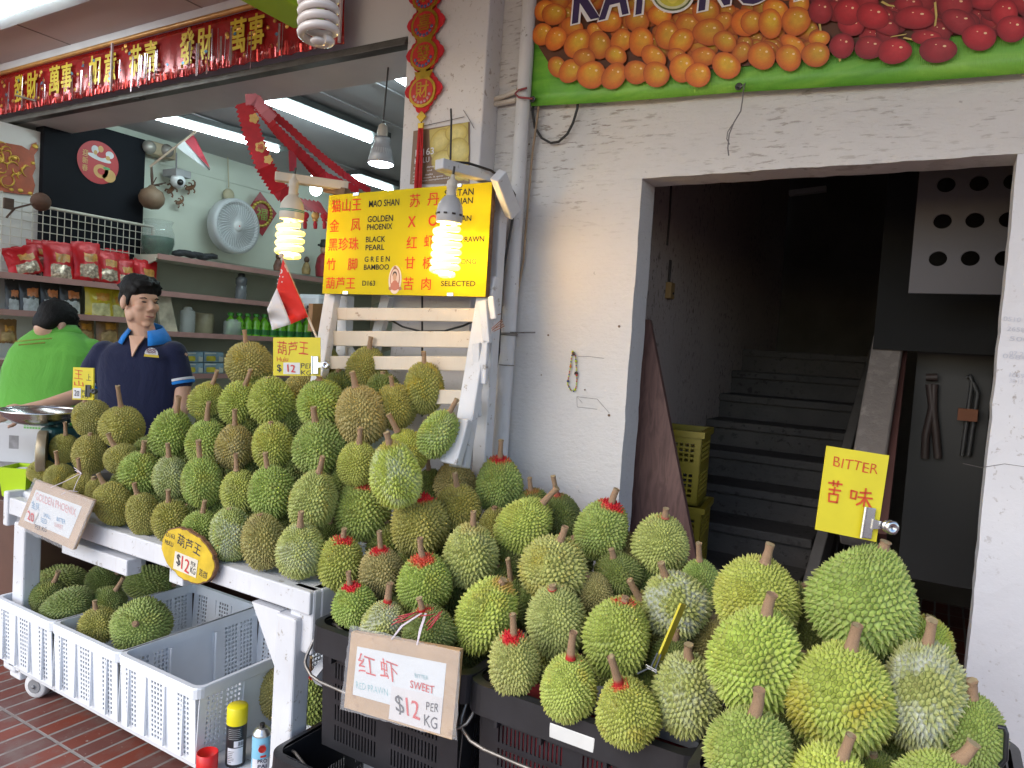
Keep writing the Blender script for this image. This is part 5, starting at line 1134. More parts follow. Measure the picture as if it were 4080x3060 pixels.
# hanging ornament string
on = thing('ornament_string', 'red new-year string of golden purse medallions with tassel on the pillar', 'ornament', ony(916, 195, 2.285))
M_FELT = mat('red_felt', (.50, .010, .022), .8, .12, 40); M_GOLD = mat('gold_foil', (.62, .40, .06), .28, .2, 30, .85); M_REDF = mat('red_foil', (.50, .02, .02), .35, .1, 20)
M_TASS = mat('tassel_red', (.52, .012, .015), .7, .2, 60)
for (x, y, gl) in ((924, 6, '恭'), (921, 50, '喜'), (919, 116, '發'), (916, 195, '財')):
    yy = y if gl != '恭' else -12
    c0 = ony(x, yy, 2.288); k = wlen(x, yy, 1, 2.288); M = frame(c0, (1, 0, 0), (0, 0, 1)); b = MB(); pts = []
    for i in range(72):
        a = 2*math.pi*i/72; r_ = (42-13*abs(math.sin(2*a))**.8+2.4*abs(math.sin(9*a)))*(1.0); pts.append((r_*math.cos(a)*k*.95, r_*math.sin(a)*k*1.06))
    b.prism(pts, .006, M); f = b.build('red_backing', M_FELT, on, True)
    b = MB(); pu = [(27*math.cos(a)*k, (25*math.sin(a)-3)*k) for a in [rad(130)+i*rad(280)/30 for i in range(31)]]; pu = pu+[(19*k, 22*k), (22*k, 36*k), (10*k, 33*k), (0, 37*k), (-10*k, 33*k), (-22*k, 36*k), (-19*k, 22*k)][0:0]
    b.prism([(28*math.cos(i*math.pi/18)*k, (26*math.sin(i*math.pi/18)-4)*k) for i in range(36)], .006, M @ Matrix.Translation((0, 0, .006))); b.prism([(-14*k, 18*k), (14*k, 18*k), (19*k, 31*k), (9*k, 29*k), (0, 33*k), (-9*k, 29*k), (-19*k, 31*k)], .006, M @ Matrix.Translation((0, 0, .0062))); b.build('gold_purse', M_GOLD, on, True)
    b = MB(); b.prism([(23*math.cos(i*math.pi/18)*k, (21*math.sin(i*math.pi/18)-4)*k) for i in range(36)], .002, M @ Matrix.Translation((0, 0, .0122))); b.build('red_disc', M_REDF, on, True)
    b = MB(); b.text(gl, M @ Matrix.Translation((0, -1*k, .0148)), 27*k, 27*k, bold=.02); b.build('gold_lettering', M_GOLD, on, True)
    b = MB()
    for i in range(7): a = rad(200+i*24); b.blob((17*k*math.cos(a), (17*math.sin(a)-5)*k, .0145), (3*k, 3*k, .002), 8, 4, 0, M)
    b.build('bead', mat('bead_blue', (.05, .10, .25), .4) if gl != '財' else mat('bead_pink', (.5, .25, .28), .4), on, True)
b = MB(); b.tube([ony(914, 236, 2.285), ony(913, 248, 2.285)], .002, 6); c0 = ony(911, 260, 2.285); k = wlen(911, 260, 1, 2.285); M = frame(c0, (1, 0, 0), (0, 0, 1)); b.prism([(0, 15*k), (10*k, 6*k), (0, -4*k), (-10*k, 6*k)], .006, M); b.prism([(-6*k, -5*k), (6*k, -5*k), (5*k, -15*k), (-5*k, -15*k)], .006, M); b.build('gold_charm', M_GOLD, on, True)
b = MB()
for i in range(26):
    u_ = rg.uniform(-7, 7); b.tube([ony(909+u_*.7, 277, 2.285-rg.uniform(0, .012)), ony(907+u_*.95+rg.uniform(-1, 1), 340, 2.283-rg.uniform(0, .014)), ony(903+u_+rg.uniform(-1.5, 1.5), 409, 2.284-rg.uniform(0, .014))], .0022, 5)
b.build('tassel', M_TASS, on, True)

# poster on the pillar
P = quad(((893, 283), (1014, 263), (1014, 396), (885, 398)), 2.296); W_, H_ = size(P)
po = thing('durian_poster', 'brown and yellow poster D163 behind the red tassel on the pillar', 'poster', bil(P, .5, .5))
b = MB(); slab(b, P, .0015); b.build('poster_sheet', mat('poster_brown', (.20, .115, .065), .4, .08, 6), po, True)
b = MB(); pts = [(.30, .03), (.98, .0), (.99, .97), (.62, .86), (.45, .72), (.33, .45)]; n_ = (P[1]-P[0]).cross(P[0]-P[3]).normalized(); b.add([bil(P, u, v)+n_*.001 for u, v in pts], [tuple(range(len(pts)))]); b.build('yellow_ground', mat('poster_yellow', (.50, .40, .10), .4, .12, 12), po, True)
b = MB()
for u, v, ru, rv, r_ in ((.50, .25, .17, .22, .5), (.78, .15, .20, .16, .2), (.82, .45, .19, .22, -.3), (.58, .62, .22, .20, .4), (.86, .80, .15, .16, 0)):
    n = 22; ca, sa = math.cos(r_), math.sin(r_); vs = []; cc = []
    for k, c_ in ((1, (.40, .28, .06)), (.85, (.54, .42, .09)), (.4, (.66, .56, .20)), (0, (.66, .56, .20))):
        for i in range(n if k else 1):
            a = 2*math.pi*i/n; e, f = ru*k*math.cos(a), rv*k*math.sin(a); vs.append(bil(P, min(1, u+e*ca-f*sa), max(0, v+e*sa+f*ca))+n_*(.0015+u*.0004)); cc.append(c_)
    b.add(vs, [(r2*n+i, r2*n+(i+1) % n, (r2+1)*n+(i+1) % n, (r2+1)*n+i) for r2 in range(2) for i in range(n)]+[(2*n+i, 2*n+(i+1) % n, 3*n) for i in range(n)], 0, False, None, cc)
b.build('printed_flesh', M_PRINT, po, True)
b = MB()
b.text('D163', bframe(P, .24, .42, .003), H_*.13, W_*.34, bold=.015); b.text('HULU', bframe(P, .20, .57, .003), H_*.10, W_*.27, bold=.01)
for s, v, w2 in (('The         dense', .715, .38), ('yet          and', .785, .34), ('sta         melts', .855, .36), ('rig        mouth. It spots', .915, .55), ('a      rness complimented', .965, .66)): b.text(s, bframe(P, .06, v, .003), H_*.038, W_*w2, align='LEFT')
b.build('white_lettering', mat('print_white', (.75, .74, .76), .4), po, True)
b = MB(); b.tube([ony(914, 272, 2.294), ony(960, 262, 2.294), ony(1003, 252, 2.294)], .0012, 5); b.tube([ony(1001, 238, 2.294), ony(1016, 262, 2.294), ony(1024, 277, 2.294)], .0012, 5); b.build('loose_string', mat('string_dark', (.10, .09, .09), .7), po, True)

# pipes and cables in the corner
b = MB(); pc = [ony(x, y, 2.350) for x, y in ((1149, -30), (1138, 150), (1124, 400), (1108, 610), (1091, 838), (1078, 960), (1060, 1150))]; X_ = sum(p_.x for p_ in pc)/len(pc)
pp = thing('drain_pipe', 'white painted down-pipe in the wall corner beside the pillar', 'pipe', (X_, 2.352, 0))
b.tube([(X_, 2.352, .3), (X_, 2.352, 1.2), (X_, 2.352, 2.2), (X_, 2.352, 3.6)], .027, 18); b.build('pipe_body', paintwood('pipe_paint', (.62, .61, .62), (.16, .13, .11), .55, True), pp, True)
b = MB(); z1 = ony(1100, 722, 2.35).z; z2 = ony(1085, 788, 2.35).z
b.tube([(X_+.030*math.cos(i*math.pi/6), 2.352+.030*math.sin(i*math.pi/6), z1) for i in range(12)], .006, 6, closed=True); b.tube([(X_+.02, 2.33, z1+.006), (X_+.11, 2.36, z1+.012)], .003, 5); b.tube([(X_+.0285*math.cos(i*math.pi/6), 2.352+.0285*math.sin(i*math.pi/6), z2) for i in range(12)], .0022, 5, closed=True); b.build('pipe_clamp', M_WIRE, pp, True)
b = MB()
for pts in (((1065, 216), (1090, 208), (1118, 196)), ((1063, 226), (1090, 222), (1116, 216))): b.tube([ony(x, y, 2.38) for x, y in pts], .010, 10)
tag(b.build('conduit_stub', mat('conduit_cream', (.50, .44, .38), .6, .15, 12)), 'two cream conduit stubs crossing from pillar to down-pipe', 'conduit')
b = MB(); b.tube([ony(x, y, 2.315) for x, y in ((1138, 190), (1120, 195), (1113, 202), (1120, 210), (1150, 213))], .004, 6); tag(b.build('red_wire', mat('wire_maroon', (.22, .03, .04), .5)), 'maroon wire looped round the down-pipe by the banner corner', 'cable')
b = MB(); b.tube([ony(x, y, 2.375) for x, y in ((1168, 180), (1163, 235), (1158, 275), (1150, 330), (1138, 470), (1131, 560), (1115, 650), (1108, 700), (1099, 800), (1090, 900), (1080, 1000))], .0042, 6); tag(b.build('tan_cable', mat('cable_tan', (.30, .21, .13), .6, .2, 14)), 'tan cable running down the corner right of the pipe', 'cable')
b = MB(); b.tube([ony(x, y, 2.378) for x, y in ((1160, 200), (1150, 235), (1155, 275), (1170, 298), (1190, 309), (1207, 306), (1225, 290), (1238, 265), (1247, 235), (1250, 200))], .0048, 6); tag(b.build('black_cable', mat('cable_black', (.02, .018, .018), .5)), 'black cable looping below the banner left corner', 'cable')
# bead string on the nail
bs = thing('bead_string', 'thin multicoloured bead string hanging from a nail on the white wall', 'beads', ony(1240, 765, 2.39))
path = [(1237, 760), (1234, 775), (1232, 795), (1227, 820), (1226, 830), (1232, 842), (1239, 845), (1244, 838), (1246, 820), (1245, 800), (1244, 780), (1243, 765)]
cols = [mat('bead_red', (.45, .03, .03), .4), mat('bead_lime', (.45, .55, .02), .4), mat('bead_navy', (.04, .05, .16), .4), mat('bead_orange', (.55, .20, .03), .4)]; pts = [ony(x, y, 2.392) for x, y in path]
bb = [MB() for _ in cols]; k = 0
for i in range(len(pts)-1):
    m_ = max(1, int((pts[i+1]-pts[i]).length/.0055))
    for j in range(m_): bb[k*7 % 4 if k % 5 else 1].blob(pts[i].lerp(pts[i+1], j/m_), .0030 if k % 9 else .0052, 6, 4); k += 1
for q, m_ in zip(bb, cols): o = q.build('bead', m_, bs, True); o['kind'] = 'stuff'
b = MB(); b.tube([ony(1238, 760, 2.395), ony(1241, 766, 2.37)], .0025, 6); b.blob(ony(1244, 806, 2.39), .006, 6, 4, noise=.4); b.blob(ony(1239, 764, 2.39), .006, 6, 4, noise=.4); b.build('nail', M_RUST, bs, True)

# green hanging signboard and walkway tube lamp
gz = 2.70; p0, p1, p2 = onz(510, 0, gz), onz(640, 61, gz), onz(592, 0, gz)
gx0, gx1 = (p0.x+p1.x)/2, p2.x+.04; gs = thing('hanging_signboard', 'lime green hanging signboard seen from below at the top', 'sign', ((gx0+gx1)/2, 1.5, gz))
b = MB(); b.box(((gx0+gx1)/2, p1.y-.45, gz+.20), (gx1-gx0, .9, .40), bev=.004); b.build('board_box', mat('lime_board', (.30, .52, .02), .45, .05, 4), gs, True)
b = MB(); b.box((gx1+.004, p1.y-.45, gz+.22), (.006, .86, .34)); b.build('green_face', mat('green_face', (.10, .48, .05), .4, .05, 4), gs, True)
q0, q1 = onz(0, 30, VZ-.06), onz(60, 10, VZ-.06); tl = thing('walkway_tube_lamp', 'bright tube lamp under the walkway ceiling at the top left corner', 'lamp', q0)
b = MB(); b.box(((q0.x)-.2, q0.y+.03, VZ-.02), (1.5, .20, .04)); b.build('lamp_housing', mat('housing_white', (.60, .63, .66), .35, .05, 5), tl, True)
b = MB(); b.tube([(q0.x-.9, q0.y, VZ-.06), (q0.x+.5, q0.y, VZ-.06)], .017, 12); b.build('tube', emit('tube_white', (.86, .98, 1.0), 9.0), tl, True)

# festive banner over the opening
fb = thing('festive_banner', 'long red new-year banner with gold characters and tinsel above the shopfront', 'banner', (-3.5, PY-.02, 2.95))
zt, zb_ = VZ-.075, 2.812; xe = ony(742, 60, PY-.03).x; b = MB(); vs = []; nx, nz = 110, 6
for i in range(nx+1):
    for j in range(nz+1): x = -5.7+i*((xe+5.7)/nx); vs.append((x, PY-.030+.010*math.sin(i*1.9+j*.6)*(1-j/nz), zb_+(zt-zb_)*j/nz))
b.add(vs, [(i*(nz+1)+j, (i+1)*(nz+1)+j, (i+1)*(nz+1)+j+1, i*(nz+1)+j+1) for i in range(nx) for j in range(nz)], 0, True)
o = b.build('red_sheet', mat('banner_red', (.34, .012, .012), .22, .25, 9, .25, spec=.8), fb, True); o.modifiers.new('t', 'SOLIDIFY').thickness = .001
b = MB(); b.tube([(-5.7, PY-.035, zt+.010), (-3.6, PY-.035, zt+.016), (xe, PY-.035, zt+.012)], .013, 10); b.build('gold_hem', mat('hem_gold', (.46, .22, .05), .4, .2, 14, .3), fb, True)
b = MB(); bw = MB(); bp = MB(); hgt = zt-zb_
for s, x, y in (('發', 40, 205), ('財', 68, 196), ('萬', 117, 182), ('事', 143, 177), ('如', 204, 163), ('意', 237, 160), ('恭', 292, 144), ('喜', 324, 138), ('發', 403, 117), ('財', 441, 105), ('萬', 513, 88), ('事', 552, 76)):
    p_ = ony(x, y, PY-.045); b = MB(); b.text(s, frame((p_.x, PY-.046, (zt+zb_)/2+.005), (1, 0, 0), (0, 0, 1)), hgt*.66, hgt*.44, bold=.03); b.build('gold_lettering', mat('letter_gold', (.62, .46, .03), .35, .15, 20, .25), fb, True)
for i in range(60):
    x = rg.uniform(-5.6, xe-.02); bw.box((x, PY-.044-rg.uniform(0, .01), zb_+hgt*rg.uniform(.2, .42)), (rg.choice((.003, .006, .010)), .002, hgt*rg.uniform(.35, .8)), (0, rg.uniform(-.06, .06), rg.uniform(-.5, .5)))
bw.build('tinsel_strip', mat('tinsel_silver', (.50, .40, .43), .25, .15, 20, .8), fb, True)['kind'] = 'stuff'
for i in range(70):
    x = rg.uniform(-5.6, xe-.02); bp.lathe([(.012*rg.uniform(.5, 1.2), 0), (.010, .003), (0, .004)], 8, frame((x, PY-.044, zb_+hgt*rg.uniform(.1, .9)), (1, 0, 0), (0, 0, 1)))
bp.build('gold_sequin', mat('sequin_gold', (.55, .30, .06), .3, .3, 40, .6), fb, True)['kind'] = 'stuff'
b = MB()
for i in range(26): x = rg.uniform(-5.6, xe-.02); p_ = Vector((x, PY-.045, zb_+hgt*rg.uniform(.2, .8))); b.prism([(-.012, 0), (0, .008), (.014, .002), (.004, -.01)], .002, frame(p_, (1, 0, rg.uniform(-1, 1)), (0, 0, 1)))
b.build('blue_fish_sequin', mat('sequin_blue', (.08, .22, .34), .3, .3, 20, .5), fb, True)['kind'] = 'stuff'
b = MB()
for i in range(220): x = -5.65+i*(xe+5.65)/220; h_ = rg.uniform(.02, .06); b.box((x, PY-.043-rg.uniform(0, .008), zb_+h_/2-.006), (.008, .001, h_), (rg.uniform(-.2, .2), rg.uniform(-.12, .12), rg.uniform(-.4, .4)))
b.build('foil_fringe', mat('fringe_red', (.60, .06, .06), .2, .2, 30, .7), fb, True)['kind'] = 'stuff'
b = MB()
for x in (ony(261, 150, PY).x, xe): b.box((x, PY-.05, (zt+zb_)/2), (.010, .01, hgt+.01))
b.build('divider_strip', mat('divider_white', (.52, .44, .46), .4), fb, True)
b = MB(); b.tube([ony(34, 206, 2.2), ony(78, 218, 2.24)], .006, 6); tag(b.build('hook_bar', M_WIRE), 'short metal hook bar sticking out before the red banner', 'hook')

# small flag in front
fl = thing('small_flag', 'small red and white flag with crescent and stars on a stick above the heap', 'flag', dep(685, 728, 2.70))
b = MB(); b.tube([dep(609, 556, 2.68), dep(645, 640, 2.69), dep(690, 742, 2.70)], .0045, 8); b.blob(dep(608, 552, 2.68), .010, 10, 6); b.build('flag_stick', mat('stick_cream', (.60, .50, .42), .5), fl, True)
def flag_part(A, B_, nu=10, nv=8):
    vs = []
    for i in range(nu+1):
        for j in range(nv+1):
            x = A[0][0]+(A[1][0]-A[0][0])*i/nu; y = A[0][1]+(A[1][1]-A[0][1])*i/nu; x2 = B_[0][0]+(B_[1][0]-B_[0][0])*i/nu; y2 = B_[0][1]+(B_[1][1]-B_[0][1])*i/nu
            q = j/nv; vs.append(dep(x+(x2-x)*q, y+(y2-y)*q, 2.675+.018*math.sin(i*.7+q*4)*(.3+q)))
    return vs, [(i*(nv+1)+j, (i+1)*(nv+1)+j, (i+1)*(nv+1)+j+1, i*(nv+1)+j+1) for i in range(nu) for j in range(nv)]
b = MB(); vs, fs = flag_part(((611, 560), (666, 684)), ((598, 622), (629, 700))); b.add(vs, fs, 0, True); o = b.build('red_cloth', mat('flag_red', (.62, .020, .012), .7, .05, 20), fl, True); o.modifiers.new('t', 'SOLIDIFY').thickness = .001
b = MB(); vs, fs = flag_part(((598, 622), (629, 700)), ((577, 668), (588, 713))); b.add(vs, fs, 0, True); o = b.build('white_cloth', mat('flag_white', (.64, .62, .62), .7, .04, 20), fl, True); o.modifiers.new('t', 'SOLIDIFY').thickness = .001
b = MB()
for x, y in ((611, 598), (600, 604), (609, 609), (599, 612), (604, 597)):
    b.add([dep(x+(1.9 if i % 2 == 0 else .8)*math.cos(i*math.pi/5), y+(2.6 if i % 2 == 0 else 1.1)*math.sin(i*math.pi/5), 2.655) for i in range(10)], [tuple(range(10))])
vs = []
for i in range(9): a = rad(-60+i*22); vs += [dep(606+4.2*math.cos(a), 586+5*math.sin(a), 2.655), dep(605+4.2*math.cos(a)*.75-.8, 586+5*math.sin(a)*.8, 2.655)]
b.add(vs, [(2*i, 2*i+2, 2*i+3, 2*i+1) for i in range(8)]); b.build('crescent_stars', mat('flag_white', (.64, .62, .62), .7), fl, True)

# ================================================================== shop interior
XF = -4.66                                            # front edge of the grocery shelves
def fx(x, y, X): return frame(onx(x, y, X), (0, 1, 0), (0, 0, 1))
def wx(x, y, w_, X): return (onx(x+w_/2, y, X)-onx(x-w_/2, y, X)).length
def hx_(x, y, h_, X): return (onx(x, y+h_/2, X)-onx(x, y-h_/2, X)).length
M_SHELF = mat('shelf_cream', (.56, .53, .44), .5, .06, 5); M_EDGE = mat('shelf_edge_pink', (.40, .22, .20), .45, .1, 10)
def shelf_unit(name, lab, y0, y1, zs, ztop, back):
    S = thing(name, lab, 'shelf', (XF, (y0+y1)/2, 0)); 
    for z in zs:
        b = MB(); b.box((XF-.16, (y0+y1)/2, z-.012), (.32, y1-y0, .024)); o = b.build('shelf_board', M_SHELF, S, True)
        b = MB(); b.box((XF+.006, (y0+y1)/2, z-.014), (.012, y1-y0, .036)); b.build('price_rail', M_EDGE, o, True)
    for y in (y0, y1):
        b = MB(); b.box((XF-.33, y, ztop/2), (.04, .03, ztop)); b.build('upright', M_SHELF, S, True)
        for z in zs:
            b = MB(); b.prism([(0, 0), (.30, 0), (.30, -.02), (.06, -.10), (0, -.12)], .012, frame((XF-.31, y, z-.024), (1, 0, 0), (0, 0, 1))); b.build('bracket', M_SHELF, S, True)
    b = MB(); b.box((XF-.335, (y0+y1)/2, (zs[0]+zs[-1])/2), (.012, y1-y0, abs(zs[0]-zs[-1])+.1)); b.build('back_panel', mat('shelf_back', (.36, .37, .31), .6, .05, 3), S, True)
    return S
zA, zB, zC = onx(160, 605, XF).z, onx(160, 679, XF).z, onx(120, 780, XF).z
z1, z2, z3, z4 = onx(500, 573, XF).z, onx(500, 645, XF).z, onx(500, 724, XF).z, onx(480, 808, XF).z
YB = onx(334, 560, XF).y
shelf_unit('snack_shelf', 'cream grocery shelf on the left holding red and black snack bags', 2.03, YB-.02, (zA, zB, zC), 2.35, True)
shelf_unit('grocery_shelf', 'long cream grocery shelf on the right below the wall fan', YB+.02, 5.6, (z1, z2, z3, z4), z1, True)
# wire mesh on the left shelf
wm = thing('wire_mesh', 'cream wire mesh panel above the red snack bags', 'mesh panel', (XF-.30, 2.5, zA)); XM = XF-.20
b = MB(); yl, yr = onx(92, 500, XM).y, onx(330, 520, XM).y; zt0 = onx(220, 470, XM).z
n = 17
for i in range(n+1): y = yl+(yr-yl)*i/n; b.tube([(XM, y, zA), (XM, y, zt0)], .0028, 5)
for j in range(9): z = zt0-(zt0-zA)*j/8.5; b.tube([(XM+.005, yl, z), (XM+.005, yr, z)], .0028, 5)
b.tube([(XM, yl, zt0), (XM, yr, zt0)], .010, 8); b.tube([(XM, yr, zA), (XM, yr, zt0)], .014, 8); b.build('mesh_panel', mat('mesh_cream', (.50, .47, .40), .5), wm, True)
b = MB(); y2 = 2.04
for i in range(8): x = XM+.32*i/7; b.tube([(x, y2, zA), (x, y2, zt0)], .0022, 5)
for i in range(9): z = zt0-(zt0-zA)*i/8.5; b.tube([(XM, y2, z), (XM+.32, y2, z)], .0022, 5)
for i in range(6): y = 2.05+(yl-2.05)*i/6; b.tube([(XM, y, zA), (XM, y, zt0)], .0024, 5)
for i in range(9): z = zt0-(zt0-zA)*i/8.5; b.tube([(XM, 2.05, z), (XM, yl, z)], .0024, 5)
b.build('mesh_side', mat('mesh_cream', (.50, .47, .40), .5), wm, True)
# black cupboard panel, sticker, dragon cutout
b = MB(); y0, y1 = onx(90, 380, -4.93).y, onx(311, 380, -4.93).y; b.box((-4.97, (y0+y1)/2, 2.36), (.10, y1-y0, 1.02), bev=.005); tag(b.build('black_board', mat('black_laminate', (.009, .010, .014), .75, .1, 3, spec=.15)), 'black wall panel carrying the round red lion sticker', 'panel')
b = MB(); b.box((-4.985, (2.105+y0)/2, 1.75), (.05, y0-2.105, 1.98)); tag(b.build('white_end_panel', mat('end_white', (.62, .61, .59), .7, .05, 3)), 'white wall strip behind the gold dragon cutout', 'wall')
sk = thing('round_sticker', 'round red new-year sticker with a lion head on the black panel', 'sticker', onx(212, 351, -4.915)); k = hx_(212, 351, 1, -4.915); M = fx(212, 351, -4.915)
def dsc(b, cx, cy, rx, ry, lf, n=24, rot=0):
    b.add([((cx+rx*math.cos(2*math.pi*i/n)*math.cos(rot)-ry*math.sin(2*math.pi*i/n)*math.sin(rot))*k*1.02, (cy+rx*math.cos(2*math.pi*i/n)*math.sin(rot)+ry*math.sin(2*math.pi*i/n)*math.cos(rot))*k, lf) for i in range(n)], [tuple(range(n))], 0, False, M)
b = MB(); dsc(b, 0, 0, 45, 46, .002, 40); b.build('sticker_disc', mat('sticker_red', (.42, .010, .016), .5, .05), sk, True)
b = MB(); dsc(b, 2, 10, 26, 6, .004, 20, -.15); dsc(b, -8, 26, 8, 9, .004); dsc(b, 24, 22, 9, 8, .004); b.build('white_fur', mat('fur_white', (.62, .60, .62), .6), sk, True)
b = MB(); dsc(b, 6, -18, 16, 15, .0035); dsc(b, 24, -24, 15, 14, .0035); dsc(b, 4, 30, 6, 7, .0045); dsc(b, -7, 20, 4, 5, .005); dsc(b, 20, 14, 5, 5, .005);
for i, s in enumerate('迎新春'): b.text(s, M @ Matrix.Translation((-29*k, (14-16*i)*k, .004)), 14*k, 12*k, bold=.02)
b.build('gold_print', mat('print_gold', (.55, .30, .08), .45), sk, True)
b = MB(); dsc(b, 18, -9, 8, 3, .005); b.build('green_leaf', mat('print_leaf', (.08, .30, .10), .5), sk, True)
b = MB(); dsc(b, 6, -18, 8, 7, .0055, 14); dsc(b, 5, 16, 10, 5, .0052, 14); b.build('red_print', mat('sticker_red', (.42, .010, .016), .5), sk, True)
dg = thing('dragon_cutout', 'red and gold dragon paper cutout on the white wall at the far left', 'decoration', onx(34, 362, -4.94)); k = hx_(34, 362, 1, -4.94); M = fx(34, 362, -4.95); rg = random.Random(8)
ol = [(-60, 40), (-20, 48), (10, 50), (26, 44), (30, 58), (40, 66), (44, 50), (36, 36), (40, 8), (34, -10), (40, -30), (36, -52), (10, -56), (-25, -58), (-60, -50)]
b = MB(); b.prism([(x*k, y*k) for x, y in ol], .004, M); b.build('red_paper', mat('paper_rust', (.34, .065, .02), .5, .2, 20), dg, True)
b = MB()
for i in range(26):
    x, y = rg.uniform(-45, 28), rg.uniform(-45, 40); a = rg.uniform(0, 6.3); r_ = rg.uniform(5, 13); b.tube([M @ Vector(((x+r_*math.cos(a+j*.55))*k, (y+r_*math.sin(a+j*.55))*k, .007)) for j in range(7)], [k*q for q in (.6, 1.2, 1.9, 2.2, 1.9, 1.2, .6)], 6)
for x, y, r_ in ((38, 56, 7), (30, -50, 5), (10, -48, 6), (-8, -50, 5), (34, 18, 5), (-30, 10, 8), (-5, 20, 7)): b.blob((x*k, y*k, .006), (r_*k, r_*k*.8, .004), 10, 5, 0, M)
b.build('gold_scroll', mat('scroll_gold', (.58, .36, .06), .35, .2, 30, .5), dg, True)
bb_ = thing('brown_ball', 'dark brown wooden ball on a bent wire clipped to the shelf end', 'ornament', onx(88, 436, -4.60)); b = MB(); b.blob(onx(88, 436, -4.60), 20*hx_(88, 436, 1, -4.60), 18, 12); b.build('ball', mat('coconut_brown', (.085, .038, .022), .7, .2, 14, bump=.2), bb_, True)
b = MB(); b.tube([onx(14, 470, -4.60), onx(32, 450, -4.60), onx(70, 440, -4.60)], .006, 6); b.box(onx(18, 440, -4.60), (.02, .05, .06)); b.build('clip_wire', M_RUST, bb_, True)
# wall things above the long shelf
em = thing('emergency_lamp', 'tan emergency light box with two round lamps on the pale wall', 'lamp', onx(344, 327, -4.95)); b = MB(); b.box(onx(346, 326, -4.93), (.08, .20, .09), bev=.006); b.build('lamp_box', mat('box_tan', (.42, .33, .22), .5), em, True)
for x, y in ((321, 318), (359, 326)):
    b = MB(); b.lathe([(0, .05), (.03, .045), (.045, .02), (.047, 0)], 18, frame(onx(x, y, -4.90), (0, 1, 0), (0, 0, 1))); b.build('lamp_head', mat('lamp_glass', (.45, .42, .38), .15, .05, 9, .4), em, True)
cc_ = thing('security_camera', 'white dome security camera on a grey bracket', 'camera', onx(383, 388, -4.9)); b = MB(); b.box(onx(382, 376, -4.86), (.16, .12, .05), bev=.004); b.tube([onx(381, 368, -4.86), onx(381, 330, -4.86)], .006, 6); b.build('mount', mat('mount_grey', (.34, .34, .36), .5), cc_, True)
b = MB(); p = onx(384, 391, -4.82); b.blob(p, .052, 18, 12); b.build('dome', mat('dome_white', (.66, .66, .68), .25), cc_, True); b = MB(); b.blob(p+Vector((.038, -.008, -.012)), .024, 12, 8); b.build('lens', mat('lens_black', (.01, .01, .01), .1), cc_, True)
gd = thing('hanging_gourd', 'brown dried gourd hanging from a cord on the pale wall', 'decoration', onx(328, 425, -4.8)); b = MB(); s_ = hx_(328, 425, 1, -4.8); b.lathe([(0, -27*s_), (15*s_, -24*s_), (25*s_, -12*s_), (27*s_, 0), (22*s_, 13*s_), (10*s_, 20*s_), (5*s_, 26*s_), (0, 27*s_)], 18, Matrix.Translation(onx(328, 426, -4.8))); b.build('gourd', mat('gourd_brown', (.20, .13, .085), .6, .25, 14), gd, True)
b = MB(); p = onx(329, 400, -4.8); b.tube([p, onx(328, 380, -4.8), onx(327, 358, -4.8)], [.008, .010, .007], 7)
for q in range(5): b.tube([p, p+Vector((rg.uniform(-.03, .03), rg.uniform(-.02, .09), rg.uniform(.0, .06)))], .004, 5)
b.build('knotted_cord', mat('cord_brown', (.10, .06, .045), .8), gd, True)
def gecko(x, y, s_, rot, lab):
    M = fx(x, y, -4.93) @ Matrix.Rotation(rot, 4, 'Z'); b = MB(); u = s_*hx_(x, y, 1, -4.93)
    b.tube([M @ Vector((q[0]*u, q[1]*u, .008)) for q in ((-13, 2), (-8, 1), (0, 0), (8, 1), (12, 3), (15, 8), (13, 13), (9, 13))], [u*q for q in (3, 4.6, 5, 3.6, 2.4, 1.9, 1.5, .8)], 8)
    for (x0, y0, x1, y1, x2, y2) in ((-6, 3, -10, 9, -14, 8), (-6, -3, -9, -9, -13, -10), (5, 3, 5, 9, 0, 11), (5, -3, 7, -9, 3, -12)): b.tube([M @ Vector((a*u, c*u, .006)) for a, c in ((x0, y0), (x1, y1), (x2, y2))], [u*1.8, u*1.5, u*1.9], 6)
    tag(b.build('gecko_ornament', mat('gecko_brown', (.17, .075, .035), .5, .4, 30)), lab, 'ornament', 'carved geckos on the pale wall')
gecko(370, 408, 1.1, 1.0, 'dark carved gecko beside the hanging gourd'); gecko(411, 406, 1.0, .5, 'carved gecko with curled tail at the right of the three'); gecko(388, 437, .8, .6, 'smallest carved gecko, lowest of the three')
jr = thing('glass_jar', 'big glass jar half full of dark green on the top shelf', 'jar', onx(340, 543, -4.80)); s_ = hx_(340, 505, 1, -4.80); z0 = z1+.002
t = NT('jar_glass'); t.col((.40, .48, .46)); t.b.inputs['Alpha'].default_value = .20; t.set(.06, 0, .7)
pj = onx(340, 540, -4.80); b = MB(); b.lathe([(22*s_, 0), (30*s_, 8*s_), (35*s_, 30*s_), (33*s_, 50*s_), (27*s_, 66*s_), (31*s_, 76*s_)], 24, Matrix.Translation((pj.x, pj.y, z0))); b.build('glass', t.m, jr, True)
b = MB(); b.lathe([(20*s_, .003), (28*s_, 8*s_), (33*s_, 28*s_), (32*s_, 40*s_), (0, 42*s_)], 20, Matrix.Translation((pj.x, pj.y, z0))); b.build('jar_content', mat('jar_green', (.022, .065, .035), .5, .5, 30), jr, True)
b = MB()
for i in range(9): x = 385+i*9; b.blob(onx(x, 548-4*math.sin(i)-(6 if 3 < i < 6 else 0)+i*1.2, -4.78), (.04, .055, .022), 10, 6, noise=.15)
tag(b.build('black_cloth', mat('cloth_black', (.025, .025, .03), .7)), 'crumpled black bundle on the top shelf beside the jar', 'cloth')
